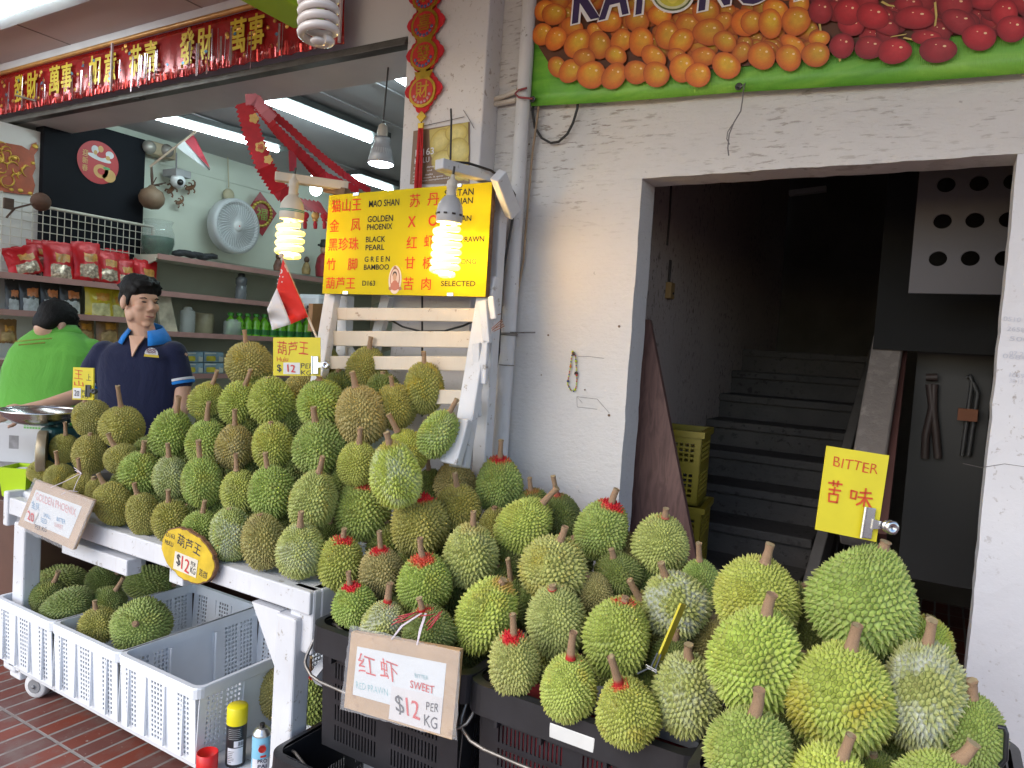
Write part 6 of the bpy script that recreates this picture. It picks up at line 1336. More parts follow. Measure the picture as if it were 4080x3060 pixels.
fn = thing('wall_fan', 'grey round wall fan with spiral grille on the pale wall', 'fan', onx(505, 489, -4.82)); M = fx(505, 489, -4.80); R = 60*hx_(505, 489, 1, -4.80)
M_FAN = mat('fan_grey', (.46, .47, .49), .4, .04, 6)
b = MB(); b.lathe([(R*.80, .035), (R*.84, .05), (R*.97, .05), (R, .03), (R*1.0, -.03), (R*.96, -.05)], 40, M); b.build('ring', M_FAN, fn, True)
b = MB()
for i in range(40):
    a = 2*math.pi*i/40; pts = []
    for q in (.20, .4, .6, .78): aa = a+.55*(q-.2); pts.append(M @ Vector((R*q*math.cos(aa), R*q*math.sin(aa), .055-.02*q)))
    b.tube(pts, .0036, 4)
for i in range(48): a = 2*math.pi*i/48; b.tube([M @ Vector((R*.78*math.cos(a), R*.78*math.sin(a), .045)), M @ Vector((R*.88*math.cos(a+.12), R*.88*math.sin(a+.12), .055))], .0035, 4)
b.build('grille', mat('grille_light', (.62, .63, .65), .4), fn, True)
b = MB(); b.lathe([(R*.20, .045), (R*.19, .06), (R*.10, .066), (0, .067)], 24, M); b.build('hub_cap', mat('fan_white', (.60, .60, .61), .3), fn, True)
b = MB(); b.lathe([(R*.03, .068), (0, .069)], 10, M); b.build('hub_dot', M_RINK, fn, True)
for i in range(3):
    a = 2*math.pi*i/3+.3; b = MB(); vs = []
    for j in range(6): 
        for q in (-1, 1): aa = a+q*(.30+.25*j/5); rr_ = R*(.18+.58*j/5); vs.append(M @ Vector((rr_*math.cos(aa), rr_*math.sin(aa), .005+.015*q)))
    b.add(vs, [(2*j, 2*j+1, 2*j+3, 2*j+2) for j in range(5)], 0, True); b.build('blade', mat('blade_grey', (.20, .20, .21), .4), fn, True)
b = MB(); b.lathe([(R*.94, -.05), (R*.5, -.07), (0, -.075)], 30, M); b.build('back_shell', mat('fan_back', (.09, .088, .085), .5), fn, True)
b = MB(); b.blob(onx(494, 421, -4.95), (.03, .05, .05), 14, 8); b.tube([onx(494, 405, -4.95), onx(492, 340, -4.95)], .005, 5); tag(b.build('wall_bell', mat('bell_cream', (.50, .44, .30), .5)), 'round cream wall fitting above the fan', 'fitting')
dm = thing('diamond_decor', 'red diamond shaped paper with gold print partly behind the fan', 'decoration', onx(565, 462, -4.94)); P = [onx(x, y, -4.94) for x, y in ((562, 414), (598, 461), (567, 510), (529, 462))]
b = MB(); b.add(P+[p_-Vector((.004, 0, 0)) for p_ in P], [(0, 3, 2, 1), (4, 5, 6, 7)]); b.build('red_paper', mat('diamond_red', (.32, .02, .03), .4, .15, 20), dm, True)
b = MB()
for i in range(22): a = 2*math.pi*i/22; p_ = onx(565+21*math.cos(a), 462+26*math.sin(a), -4.93); b.blob(p_, (.004, .02, .014), 7, 4)
b.build('gold_print', mat('foil_gold2', (.55, .40, .08), .3, .3, 30, .6), dm, True)
b = MB(); b.text('福', fx(566, 463, -4.928), 26*hx_(565, 462, 1, -4.93), 30*hx_(565, 462, 1, -4.93), bold=.02); b.build('gold_lettering', mat('green_gold', (.25, .28, .06), .35, .3, 40, .4), dm, True)
# goods on the shelves
def bag(x, y, w_, h_, X, mats, lab, name, rot=0, lean=0.0, group=None, kind='snack'):
    """stand-up foil pouch, puffed, with crimped top and printed areas"""
    W, H = wx(x, y, w_, X), hx_(x, y, h_, X); o_ = onx(x, y+h_/2, X); nx, ny = 12, 14; r = random.Random(int(x*7+y)); vs = []; mi = []
    B = thing(name, lab, 'bag', o_, (0, 0, 0), group); parts = {}
    for side in (1, -1):
        for j in range(ny+1):
            for i in range(nx+1):
                u, v = i/nx*2-1, j/ny; th = (max(0, 1-abs(u)**2.6))**.8*(min(1, v*8+.25))*max(0, 1-((v-.12)/.82)**3 if v > .12 else 1)
                vs.append(Vector((u*W/2*(1-.10*math.sin(v*3.1)**2*.6+.02*r.uniform(-1, 1)), v*H+.006*r.uniform(-1, 1), side*(th*W*.20+.001)+.006*r.uniform(-1, 1)*th)))
    n1 = (nx+1)*(ny+1); M = Matrix.Translation(o_) @ (Matrix.Rotation(-lean, 4, 'Y')) @ frame((0, 0, 0), (0, 1, 0), (0, 0, 1)) @ Matrix.Rotation(rot, 4, 'Z')
    groups = [[], [], []]
    for j in range(ny):
        for i in range(nx):
            a = j*(nx+1)+i; u, v = (i+.5)/nx*2-1, (j+.5)/ny; g_ = 0
            if abs(u) < .72 and .10 < v < .42: g_ = 1
            if abs(u-.1) < .5 and .48 < v < .70: g_ = 2
            groups[g_].append((a, a+1, a+nx+2, a+nx+1)); groups[0].append((n1+a, n1+a+nx+1, n1+a+nx+2, n1+a+1))
    for k_, (nm, fs) in enumerate(zip(('pouch', 'label_panel', 'title_panel'), groups)):
        used = sorted({i for f in fs for i in f}); mp = {q: i for i, q in enumerate(used)}; b = MB(); b.add([M @ (vs[q]+Vector((0, 0, 0))) for q in used], [[mp[i] for i in f] for f in fs], 0, True); b.build(nm, mats[k_], B, True)
    return B
RB = (mat('foil_red', (.46, .008, .014), .3, .2, 10, .1, spec=.4), mat('foil_silver', (.55, .44, .34), .25, .7, 60, .5), mat('foil_yellow', (.45, .22, .05), .3, .5, 30))
for i, (x, y, w_, h_, rot, lab) in enumerate(((60, 563, 78, 62, .30, 'red snack bag slumped at the left end of the shelf'), (128, 566, 68, 88, 0, 'tall red snack bag with silver print, second from the left'), (190, 565, 62, 84, .03, 'red snack bag with nut picture in the middle of the shelf'), (233, 577, 54, 70, -.03, 'red snack bag right of the nut picture one'), (272, 590, 46, 62, .05, 'small red snack bag above the man\'s hair'), (314, 597, 50, 72, -.05, 'red snack bag at the right end by the shelf post'), (95, 552, 60, 66, .1, 'red snack bag standing behind the second one'), (255, 572, 54, 66, 0, 'red snack bag in the back row near the right end'))):
    bag(x, y, w_, h_, XF-.06 if i < 6 else XF-.18, RB, lab, 'snack_bag', rot, .12, 'red snack bags on the upper shelf')
CB = (mat('foil_black', (.022, .020, .022), .3, .3, 10), mat('label_pale', (.45, .47, .48), .4, .4, 24), mat('label_orange', (.50, .16, .05), .4, .5, 24))
for x, y, w_, h_, lab in ((28, 641, 34, 74, 'black and white coffee pouch half cut by the picture edge'), (64, 640, 52, 80, 'black coffee pouch with cup picture, second on the lower left shelf'), (108, 642, 46, 76, 'black coffee pouch above the green-shirted person'), (152, 645, 52, 76, 'black coffee pouch next to the yellow bag')): bag(x, y, w_, h_, XF-.08, CB, lab, 'coffee_pouch', 0, .08, 'black coffee pouches on the lower shelf')
YBG = (mat('foil_yellow2', (.55, .42, .02), .3, .2, 12), mat('label_cream', (.55, .50, .25), .4, .4, 22), mat('label_orange2', (.55, .25, .03), .4, .4, 22))
bag(214, 650, 62, 76, XF-.07, YBG, 'bright yellow snack bag left of the man\'s head', 'snack_bag', 0, .08, 'yellow snack bags on the lower shelf'); bag(252, 656, 40, 72, XF-.10, YBG, 'yellow snack bag half behind the man\'s hair', 'snack_bag', 0, .08, 'yellow snack bags on the lower shelf')
BBG = (mat('foil_brown', (.27, .14, .05), .35, .3, 12), mat('label_tan', (.42, .28, .12), .4, .4, 22), mat('label_orange2', (.55, .25, .03), .4, .4, 22))
for x, y, w_, h_, lab in ((180, 712, 48, 62, 'brown snack bag behind the green shirt collar'), (232, 712, 52, 66, 'brown snack bag left of the navy shirt shoulder'), (15, 715, 44, 50, 'brown snack bag at the left edge behind the green shirt')): bag(x, y, w_, h_, XF-.08, BBG, lab, 'snack_bag', 0, .08, 'brown snack bags on the third shelf')
def cyl(name, lab, cat_, x, y, w_, h_, X, z, m, cap=None, prof=None, group=None, alpha=None):
    s_ = hx_(x, y, 1, X); p_ = onx(x, y, X); T = thing(name, lab, cat_, (X, p_.y, z), (0, 0, 0), group); r_, H = w_/2*s_, h_*s_
    b = MB(); b.lathe([(a*r_, c*H) for a, c in (prof or ((.95, 0), (1, .03), (1, .95), (.9, 1)))], 18); b.build('body', m, T)
    if cap: b = MB(); b.lathe([(.62*r_, H), (.62*r_, H*1.12), (.45*r_, H*1.16), (0, H*1.16)], 14); b.build('lid', cap, T)
    return T
t = NT('clear_plastic'); t.col((.55, .57, .55)); t.b.inputs['Alpha'].default_value = .45; t.set(.15, 0, .5); M_CLR = t.m
cyl('drink_bottle', 'grey sports drinking bottle alone on the second shelf', 'bottle', 520, 640, 24, 50, XF-.08, z2, mat('bottle_grey', (.14, .145, .16), .25), mat('cap_black', (.02, .02, .022), .4), ((.9, 0), (1, .04), (1, .55), (.86, .60), (.86, .66), (1, .70), (1, .92), (.7, 1)))
cyl('plastic_tub', 'tall clear plastic tub on the third shelf near the man', 'tub', 405, 690, 32, 48, XF-.08, z3, M_CLR, M_CLR); cyl('biscuit_tin', 'tan tin behind the clear plastic tubs', 'tin', 440, 690, 40, 44, XF-.18, z3, mat('tin_tan', (.34, .30, .20), .4, .2, 12)); cyl('plastic_tub', 'short clear plastic tub left of the green bottles', 'tub', 502, 700, 38, 30, XF-.06, z3, M_CLR, M_CLR)
b = MB(); pb = [onx(x, y, XF-.04) for x, y in ((348, 720), (385, 722), (368, 640), (340, 640))]; b.add(pb+[p_-Vector((.02, 0, 0)) for p_ in pb], [(0, 1, 2, 3), (7, 6, 5, 4), (0, 4, 5, 1), (1, 5, 6, 2), (2, 6, 7, 3), (3, 7, 4, 0)]); tag(b.build('flat_pack', mat('pack_cream', (.48, .42, .32), .3, .4, 10)), 'flat shiny packet leaning on the shelf right of the man\'s face', 'packet')
MG = mat('bottle_green', (.14, .42, .02), .15, .2, 12, spec=.8); ML = mat('label_darkgreen', (.02, .16, .03), .4, .3, 30)
for i in range(10):
    x = 497+i*18.2; T = cyl('green_bottle', 'green drink bottle in the shelf row, %s' % ('leftmost, beside the short plastic tub', 'second from the left end', 'third from the left end', 'fourth, left of the flag tip', 'fifth, behind the white flag tip', 'sixth, right of the flag tip', 'seventh, under the flag red stripe', 'eighth, left of the flag stick', 'ninth, crossed by the flag stick', 'last on the right, behind the rack')[i], 'bottle', x, 722, 21, 42, XF-.07, z3, MG, mat('cap_green', (.05, .25, .03), .4), ((.9, 0), (1, .04), (.96, .40), (.84, .52), (.98, .66), (.72, .84), (.38, .94), (.36, 1)), 'green drink bottles on the third shelf')
    b = MB(); s_ = hx_(x, 722, 1, XF-.07); b.lathe([(10.7*s_, 4*s_), (10.7*s_, 15*s_)], 16); b.build('label_band', ML, T)
MBX = (mat('box_blue', (.22, .33, .42), .45, .3, 16), mat('box_yellow_print', (.50, .42, .04), .45, .3, 20))
for i, (x, y, lab) in enumerate(((418, 773, 'upper left of four blue boxes printed with yellow fruit'), (462, 773, 'upper right of four blue boxes printed with yellow fruit'), (418, 797, 'lower left of four blue boxes printed with yellow fruit'), (462, 797, 'lower right of four blue boxes printed with yellow fruit'))):
    X = XF-.05; p_ = onx(x, y, X); W, H = wx(x, y, 43, X), hx_(x, y, 23, X); T = thing('fruit_box', lab, 'box', p_, (0, 0, 0), 'blue fruit boxes on the lowest shelf'); z_ = z4+H/2+(H+.003 if i < 2 else 0)
    b = MB(); b.box((p_.x-.06, p_.y, z_), (.12, W*.97, H*.97), bev=.003); b.build('carton', MBX[0], T, True)
    b = MB(); M = frame((p_.x+.002, p_.y, z_), (0, 1, 0), (0, 0, 1)); 
    for q in range(4): b.prism([((-.30+.10*q)*W+.09*W*math.cos(a*.5236), -.14*H+.26*H*math.sin(a*.5236)) for a in range(12)], .001+q*.0004, M)
    b.build('printed_fruit', MBX[1], T, True); b = MB(); b.prism([(-.46*W, .26*H), (.1*W, .30*H), (.1*W, .42*H), (-.46*W, .42*H)], .001, M); b.prism([(.25*W, -.4*H), (.46*W, -.4*H), (.46*W, .0), (.25*W, .1*H)], .001, M); b.build('printed_title', mat('print_cream', (.55, .56, .50), .4), T, True)
# figurines near the sign's left edge
dz = thing('deity_statue', 'painted bearded statue in black hat and red robe behind the menu sign edge', 'statue', onx(697, 598, -4.80)); s_ = hx_(697, 560, 1, -4.80); p_ = onx(697, 598, -4.80)
b = MB(); b.lathe([(15*s_, 0), (17*s_, 20*s_), (14*s_, 40*s_), (7*s_, 50*s_), (0, 52*s_)], 16, Matrix.Translation(p_)); b.build('robe', mat('robe_red', (.28, .02, .03), .5, .3, 20), dz, True)
b = MB(); b.blob(p_+Vector((0, 0, 58*s_)), (8*s_, 8*s_, 10*s_), 12, 8); b.build('face', mat('statue_skin', (.45, .30, .20), .5), dz, True)
b = MB(); b.lathe([(9*s_, 64*s_), (10*s_, 70*s_), (8*s_, 74*s_), (8*s_, 80*s_), (0, 82*s_)], 14, Matrix.Translation(p_)); b.box(p_+Vector((.0, 0, 67*s_)), (.012, 36*s_, 4*s_)); b.prism([(-4*s_, 54*s_), (4*s_, 54*s_), (0, 40*s_)], 4*s_, frame(p_+Vector((7*s_, 0, 0)), (0, 1, 0), (0, 0, 1))); b.build('black_hat', mat('hat_black', (.02, .02, .02), .5), dz, True)
def figurine(x, y, lab, c_):
    s_ = hx_(x, y, 1, -4.78); p_ = onx(x, y, -4.78); T = thing('figurine', lab, 'figurine', p_); b = MB(); b.lathe([(9*s_, 0), (10*s_, 10*s_), (6*s_, 22*s_), (3*s_, 26*s_), (0, 27*s_)], 12, Matrix.Translation(p_)); b.build('body', mat('fig_'+lab[:5], c_, .5, .4, 30), T, True)
    b = MB(); b.blob(p_+Vector((0, 0, 31*s_)), (6*s_, 6*s_, 7*s_), 10, 7); b.build('head', mat('fig_head', (.10, .05, .03), .5), T, True)
figurine(661, 592, 'small gilt figurine left of the bearded statue', (.30, .20, .08)); figurine(600, 585, 'brown wooden figurine behind the left lamp', (.16, .07, .05))
wc = thing('white_appliance', 'white counter appliance below the menu sign left corner', 'appliance', onx(682, 660, -4.0)); b = MB(); b.box(onx(682, 652, -4.0), (.24, .18, .10), bev=.03); b.build('casing', mat('appliance_white', (.55, .57, .62), .3), wc, True); b = MB(); b.box(onx(676, 664, -3.86), (.02, .10, .02)); b.build('slot', mat('slot_black', (.02, .02, .02), .5), wc, True)
b = MB(); fr = [onx(x, y, -2.9) for x, y in ((676, 656), (700, 656), (697, 716), (673, 716))]; slab(b, fr, .03); tag(b.build('wood_frame', mat('frame_wood', (.30, .15, .06), .6, .2, 10)), 'small brown wooden frame left of the slatted rack', 'frame')
# lamps inside
E_TUBE = emit('tube_cool', (.74, .97, 1.0), 22.0); M_FIX = mat('fixture_dark', (.08, .085, .085), .4)
def tube_lamp(xa, ya, xb, yb, lab, w_=.012):
    z = CZ-.05; A, B_ = onz(xa, ya, z), onz(xb, yb, z); T = thing('tube_lamp', lab, 'lamp', (A+B_)/2, (0, 0, 0), 'tube lamps on the shop ceiling'); d_ = (B_-A).normalized()
    b = MB(); b.beam(A-d_*.05+Vector((.05, 0, .025)), B_+d_*.05+Vector((.05, 0, .025)), .16, .035); b.build('fixture', M_FIX, T, True); b = MB(); b.tube([A, B_], w_, 12); b.build('tube', E_TUBE, T, True)
tube_lamp(556, 209, 800, 302, 'long tube lamp nearest the pillar inside the shop', .020); tube_lamp(324, 250, 600, 325, 'long tube lamp above the indoor flag', .014); tube_lamp(762, 383, 846, 411, 'short far tube lamp above the menu sign', .014); tube_lamp(838, 150, 900, 190, 'tube lamp half hidden behind the pillar', .022)
pd = thing('pendant_bulb', 'big grey finned bulb glowing white on a cord before the pillar', 'lamp', dep(824, 330, 3.2)); s_ = 1.8445*3.2/FPX
b = MB(); b.lathe([(27*s_, -24*s_), (29*s_, -22*s_), (22*s_, 6*s_), (17*s_, 22*s_), (19*s_, 26*s_), (18*s_, 32*s_), (10*s_, 34*s_)], 24); b.build('finned_body', mat('bulb_grey', (.30, .31, .34), .35, .1, 12, .3), pd)
b = MB()
for i in range(28): a = i*math.pi/14; b.box((24*s_*math.cos(a), 24*s_*math.sin(a), -6*s_), (.003, .006, 26*s_), (0, -.22, a)); 
b.build('fin', mat('fin_grey', (.40, .41, .44), .4), pd)
b = MB(); b.lathe([(0, -30*s_), (15*s_, -29*s_), (24*s_, -26.5*s_), (28*s_, -23*s_)], 24); b.build('lens', emit('bulb_white', (.80, .92, 1.0), 14.0), pd)
b = MB(); b.lathe([(10*s_, 33*s_), (12*s_, 42*s_), (9*s_, 58*s_), (4*s_, 62*s_)], 16); b.build('socket', mat('socket_cream', (.42, .38, .33), .5), pd); b = MB(); b.tube([(0, 0, 60*s_), (6*s_, 0, 180*s_)], .004, 6); b.build('cord', mat('cord_dark', (.04, .035, .035), .5), pd)
for x, y, r_, lab in ((682, 410, 13, 'lower round glowing lamp behind the left lamp arm'), (680, 381, 8, 'upper round glowing lamp behind the left lamp arm')):
    T = thing('globe_lamp', lab, 'lamp', dep(x, y, 4.6)); b = MB(); b.blob((0, 0, 0), r_*1.8445*4.6/FPX, 16, 10); b.build('globe', emit('globe_white', (.82, .97, 1.0), 6.0), T); b = MB(); b.lathe([(.02, 0), (.02, .06), (.012, .07)], 10, Matrix.Translation((0, 0, r_*1.8445*4.6/FPX*.8))); b.build('lamp_neck', M_FIX, T)
# red garland inside
gl = thing('red_garland', 'red cut-paper garlands swooping across the shop ceiling', 'garland', dep(545, 220, 3.3))
def ribbon(b, pts, wd, amp=.15):
    P = []
    for i in range(len(pts)-1):
        for q in range(14): u = q/14; P.append(dep(pts[i][0]*(1-u)+pts[i+1][0]*u, pts[i][1]*(1-u)+pts[i+1][1]*u, pts[i][2]*(1-u)+pts[i+1][2]*u))
    P.append(dep(*pts[-1])); vs = []
    for i, p_ in enumerate(P):
        t_ = (P[min(i+1, len(P)-1)]-P[max(i-1, 0)]).normalized(); x = t_.cross(FW).normalized(); w_ = wd*(.5+amp*(.5 if i % 2 else -.5)); vs += [p_+x*w_, p_-x*w_]
    b.add(vs, [(2*i, 2*i+1, 2*i+3, 2*i+2) for i in range(len(P)-1)])
M_GAR = mat('garland_red', (.45, .008, .022), .6, .2, 20)
for pts, w_ in ((((527, 222, 3.3), (545, 290, 3.3), (572, 360, 3.3), (605, 412, 3.4), (640, 438, 3.6), (700, 450, 3.9)), .060), (((545, 216, 3.3), (590, 272, 3.3), (640, 322, 3.4), (700, 378, 3.6), (775, 412, 3.9)), .030), (((560, 222, 3.32), (620, 272, 3.4), (690, 335, 3.5), (740, 375, 3.6), (800, 414, 3.9)), .026), (((548, 218, 3.35), (600, 290, 3.45), (655, 345, 3.55), (690, 390, 3.7), (730, 420, 3.9)), .022)):
    b = MB(); ribbon(b, pts, w_*1.35); o = b.build('ribbon', M_GAR, gl, True); o.modifiers.new('t', 'SOLIDIFY').thickness = .002
b = MB(); ribbon(b, ((530, 215, 3.28), (552, 214, 3.28), (572, 240, 3.28), (590, 258, 3.3)), .05); b.build('pink_bow', mat('bow_pink', (.55, .18, .24), .6), gl, True)
M_G2 = mat('charm_gold', (.58, .38, .12), .4, .2, 30, .3)
for x, y, r_, gl_ in ((563, 318, 11, '福'), (549, 256, 10, None), (580, 345, 9, None)):
    s_ = 1.8445*3.24/FPX; M = frame(dep(x, y, 3.24), RI, UP); b = MB(); b.prism([((r_+1.6*math.cos(5*a))*math.cos(a)*s_, (r_+1.6*math.cos(5*a))*math.sin(a)*s_) for a in [i*math.pi/20 for i in range(40)]], .004, M); f = b.build('gold_charm', M_G2, gl, True)
    if gl_: b = MB(); b.text(gl_, M @ Matrix.Translation((0, 0, .006)), r_*1.1*s_, r_*1.1*s_, bold=.02); b.build('red_character', M_RINK, f, True)
b = MB(); q = [dep(x, y, 3.5) for x, y in ((623, 326), (640, 320), (640, 368), (625, 370))]; slab(b, q, .004); b.build('hanging_card', mat('card_maroon', (.34, .02, .05), .5, .2, 30), gl, True)
for i, x in enumerate((659, 681, 701)):
    T = thing('paper_lantern', 'small red and gold lantern trio, %s' % ('left one beside the lamp base', 'gold faced middle one', 'right one touching the menu sign')[i], 'lantern', dep(x, 466, 3.9), (0, 0, 0), 'little red lanterns left of the menu sign'); s_ = 1.8445*3.9/FPX; M = frame(dep(x, 466, 3.9), RI, UP)
    b = MB(); b.blob((0, 0, 0), (9*s_, 9*s_, 4*s_), 12, 8, 0, M); b.box(M @ Vector((0, -10*s_, 0)), (.02, .02, .01)); b.build('shell', M_GAR if i != 1 else M_G2, T, True); b = MB(); b.tube([M @ Vector((0, -9*s_, 0)), M @ Vector((0, -18*s_, 0)), M @ Vector((0, -28*s_, 0))], [2*s_, 5*s_, 4*s_], 6); b.build('tassel', M_GAR, T, True)
# indoor flag
fi = thing('wall_flag', 'faded red and white flag drooping from a slanted stick on the shop wall', 'flag', onx(327, 358, -4.8)); b = MB(); b.tube([onx(324, 360, -4.8), onx(419, 287, -4.55)], .008, 8); b.blob(onx(420, 285, -4.55), .014, 8, 6); b.build('stick', mat('stick_tan', (.45, .34, .26), .6), fi, True)
def tri(name, pts, m):
    b = MB(); P = [onx(x, y, -4.6+(.01 if i % 2 else -.02)) for i, (x, y) in enumerate(pts)]; b.add(P, [tuple(range(len(P)))]); o = b.build(name, m, fi, True); o.modifiers.new('t', 'SOLIDIFY').thickness = .001
tri('red_cloth', ((398, 304), (416, 290), (424, 300), (440, 335), (454, 364), (430, 340)), mat('flag_red2', (.40, .03, .05), .7)); tri('white_cloth', ((382, 318), (398, 304), (430, 340), (454, 366), (452, 368), (425, 350)), mat('flag_grey', (.48, .47, .48), .7))

# ================================================================== counter left of the table
b = MB(); b.box((-3.78, 2.02, .36), (.72, .60, .72), bev=.004); tag(b.build('brown_cabinet', mat('cabinet_brown', (.10, .048, .032), .45, .2, 5)), 'brown wooden cabinet at the left edge beside the table', 'cabinet')
b = MB(); b.box((-2.85, 2.50, .40), (1.9, .10, .80)); b.box((-2.85, 2.70, .81), (1.9, .5, .03)); tag(b.build('shop_counter', mat('counter_brown', (.085, .042, .030), .5, .2, 4)), 'dark brown shop counter front behind the display table', 'counter')
b = MB(); b.box((-3.85, 2.12, .86), (.95, .75, .03)); b.box((-3.85, 2.2, .78), (.9, .5, .13)); tag(b.build('side_counter', mat('counter_grey', (.20, .19, .19), .5)), 'grey counter top under the green scale', 'counter')
sc_ = thing('kitchen_scale', 'green shop scale with a round dial and steel pan at the far left', 'scale', dep(110, 1015, 3.28)); s_ = 1.8445*3.28/FPX; p_ = dep(92, 893, 3.28)
b = MB(); b.lathe([(30*s_, -24*s_), (55*s_, -18*s_), (74*s_, -4*s_), (80*s_, 8*s_), (82*s_, 9*s_), (76*s_, 3*s_), (55*s_, -12*s_), (0, -18*s_)], 40, Matrix.Translation(p_)); b.build('steel_pan', mat('pan_steel', (.56, .55, .54), .22, .08, 6, 1.0), sc_, True)
M_TEAL = mat('scale_teal', (.018, .085, .085), .4, .15, 8)
b = MB(); q = dep(130, 975, 3.3); b.box(q, (50*s_, .14, 110*s_), bev=.02); b.box(dep(128, 918, 3.3), (30*s_, .05, 40*s_), bev=.008); b.box(dep(110, 1030, 3.3), (110*s_, .2, 20*s_), bev=.01); b.build('scale_body', M_TEAL, sc_, True)
fd = (RI*-.80-FW*.42+Vector((0, 0, .34))).normalized(); Mx = frame(dep(84, 978, 3.16), fd.cross(Vector((0, 0, 1)))*-1, (0, 0, 1))
b = MB(); b.lathe([(46*s_, -.03), (47*s_, 0), (43*s_, .006)], 32, Mx); b.build('dial_rim', mat('rim_dull', (.26, .22, .15), .4, .1, 9, .5), sc_, True); b = MB(); b.lathe([(43*s_, .004), (25*s_, .012), (0, .016)], 32, Mx); b.build('dial_face', mat('dial_pale', (.42, .45, .38), .15, .08, 5, spec=.8), sc_, True)
wb = thing('white_carton', 'white carton with green printed grid behind the scale', 'box', dep(55, 1000, 3.6)); s2 = 1.8445*3.6/FPX; b = MB(); b.box(dep(50, 955, 3.66), (150*s2, .2, 92*s2), (0, 0, .55), bev=.004); b.build('carton', mat('carton_white', (.50, .51, .53), .6, .06, 6), wb, True)
M = frame(dep(70, 918, 3.5), (math.cos(.55), math.sin(.55), 0), (0, 0, 1)); b = MB()
for i in range(6):
    for j in range(3): b.box(M @ Vector(((i*6-15)*s2, (j*6-6)*s2, .002)), (4.4*s2, .002, 4.4*s2), (0, 0, .55))
b.build('green_print', mat('print_green', (.15, .45, .12), .5), wb, True); b = MB(); M = frame(dep(30, 955, 3.48), (math.cos(.55), math.sin(.55), 0), (0, 0, 1)); b.prism([(-10*s2, -14*s2), (10*s2, -14*s2), (10*s2, 14*s2), (-10*s2, 14*s2)], .001, M); b.build('grey_print', mat('print_grey2', (.18, .18, .19), .5, .4, 20), wb, True)
lb = thing('lime_bin', 'small lime plastic bin with papers beside the scale', 'bin', dep(45, 1072, 3.22)); s_ = 1.8445*3.22/FPX; b = MB(); M = Matrix.Translation(dep(47, 1068, 3.22)) @ Matrix.Rotation(.5, 4, 'Z')
for sx, sy, lx, ly in ((0, -1, 2, 0), (0, 1, 2, 0), (-1, 0, 0, 2), (1, 0, 0, 2)):
    w0, w1, H = 24*s_, 30*s_, 62*s_; a = [(-w0, sy*w0, 0), (w0, sy*w0, 0), (w1, sy*w1, H), (-w1, sy*w1, H)] if sy else [(sx*w0, -w0, 0), (sx*w0, w0, 0), (sx*w1, w1, H), (sx*w1, -w1, H)]; b.add(a, [(0, 1, 2, 3)], 0, False, M)
b.add([(-24*s_, -24*s_, .002), (24*s_, -24*s_, .002), (24*s_, 24*s_, .002), (-24*s_, 24*s_, .002)], [(0, 1, 2, 3)], 0, False, M); o = b.build('bin_shell', mat('lime_plastic', (.42, .62, .015), .35, .05), lb, True); o.modifiers.new('t', 'SOLIDIFY').thickness = .004
b = MB(); b.box(M @ Vector((0, 0, 54*s_)), (46*s_, 46*s_, .004), (.05, -.08, .5)); b.build('paper', mat('paper_white', (.62, .62, .64), .6), lb, True)

# ================================================================== people
def remesh(mb, name, m, parent, vox, smooth=2):
    o = mb.build(name, m); r = o.modifiers.new('r', 'REMESH'); r.mode = 'VOXEL'; r.voxel_size = vox; r.use_smooth_shade = True
    s = o.modifiers.new('s', 'SMOOTH'); s.iterations = smooth; s.factor = .5
    dg = bpy.context.evaluated_depsgraph_get(); me = bpy.data.meshes.new_from_object(o.evaluated_get(dg)); me.materials.clear(); me.materials.append(m)
    bpy.data.objects.remove(o); inv = mtx(parent).inverted(); me.transform(inv); q = bpy.data.objects.new(name, me); COL.objects.link(q); q.parent = parent; return q
def ells(b, c, ax, r):
    """ellipsoid with axes ax (3 unit vectors)"""
    M = Matrix(((ax[0].x, ax[1].x, ax[2].x, c.x), (ax[0].y, ax[1].y, ax[2].y, c.y), (ax[0].z, ax[1].z, ax[2].z, c.z), (0, 0, 0, 1))); return b.blob((0, 0, 0), r, 18, 12, 0, M)
def caps(b, pts, rr):
    b.tube(pts, rr, 14)
    for p_, r_ in zip(pts, rr): b.blob(p_, r_, 14, 10)
RH = Vector((RI.x, RI.y, 0)).normalized(); FH = Vector((FW.x, FW.y, 0)).normalized(); ZU = Vector((0, 0, 1))
def loft(b, rings, ax, ay, n=24):
    """rings: (centre, half width, half depth) stacked"""
    vs = []
    for c, hw, hd in rings:
        for i in range(n):
            a = 2*math.pi*i/n; ca, sa = math.cos(a), math.sin(a); e = .8; vs.append(c+ax*hw*math.copysign(abs(ca)**e, ca)+ay*hd*math.copysign(abs(sa)**e, sa))
    k_ = len(rings); fs = [(j*n+i, j*n+(i+1) % n, (j+1)*n+(i+1) % n, (j+1)*n+i) for j in range(k_-1) for i in range(n)]+[tuple(reversed(range(n))), tuple((k_-1)*n+i for i in range(n))]
    b.add(vs, fs, 0, True)
def fabric(name, c):
    t = NT(name); v = t.coord(); t.col(t.ramp(t.noise(v, 6, 4), [(.3, tuple(q*.88 for q in c)), (.7, c)])); t.bump(t.math('ADD', t.noise(v, 5, 4, .6, .8), t.math('MULTIPLY', t.noise(v, 240, 2), .06)), .45, .03); t.set(.85, 0, .15); t.b.inputs['Sheen Weight'].default_value = .15; return t.m
t = NT('skin'); v = t.coord(); t.col(t.ramp(t.noise(v, 9, 4), [(.3, (.52, .31, .215)), (.7, (.58, .36, .26))])); t.b.inputs['Subsurface Weight'].default_value = .12; t.b.inputs['Subsurface Radius'].default_value = (.02, .008, .004); t.set(.5, 0, .35); M_SKIN = t.m
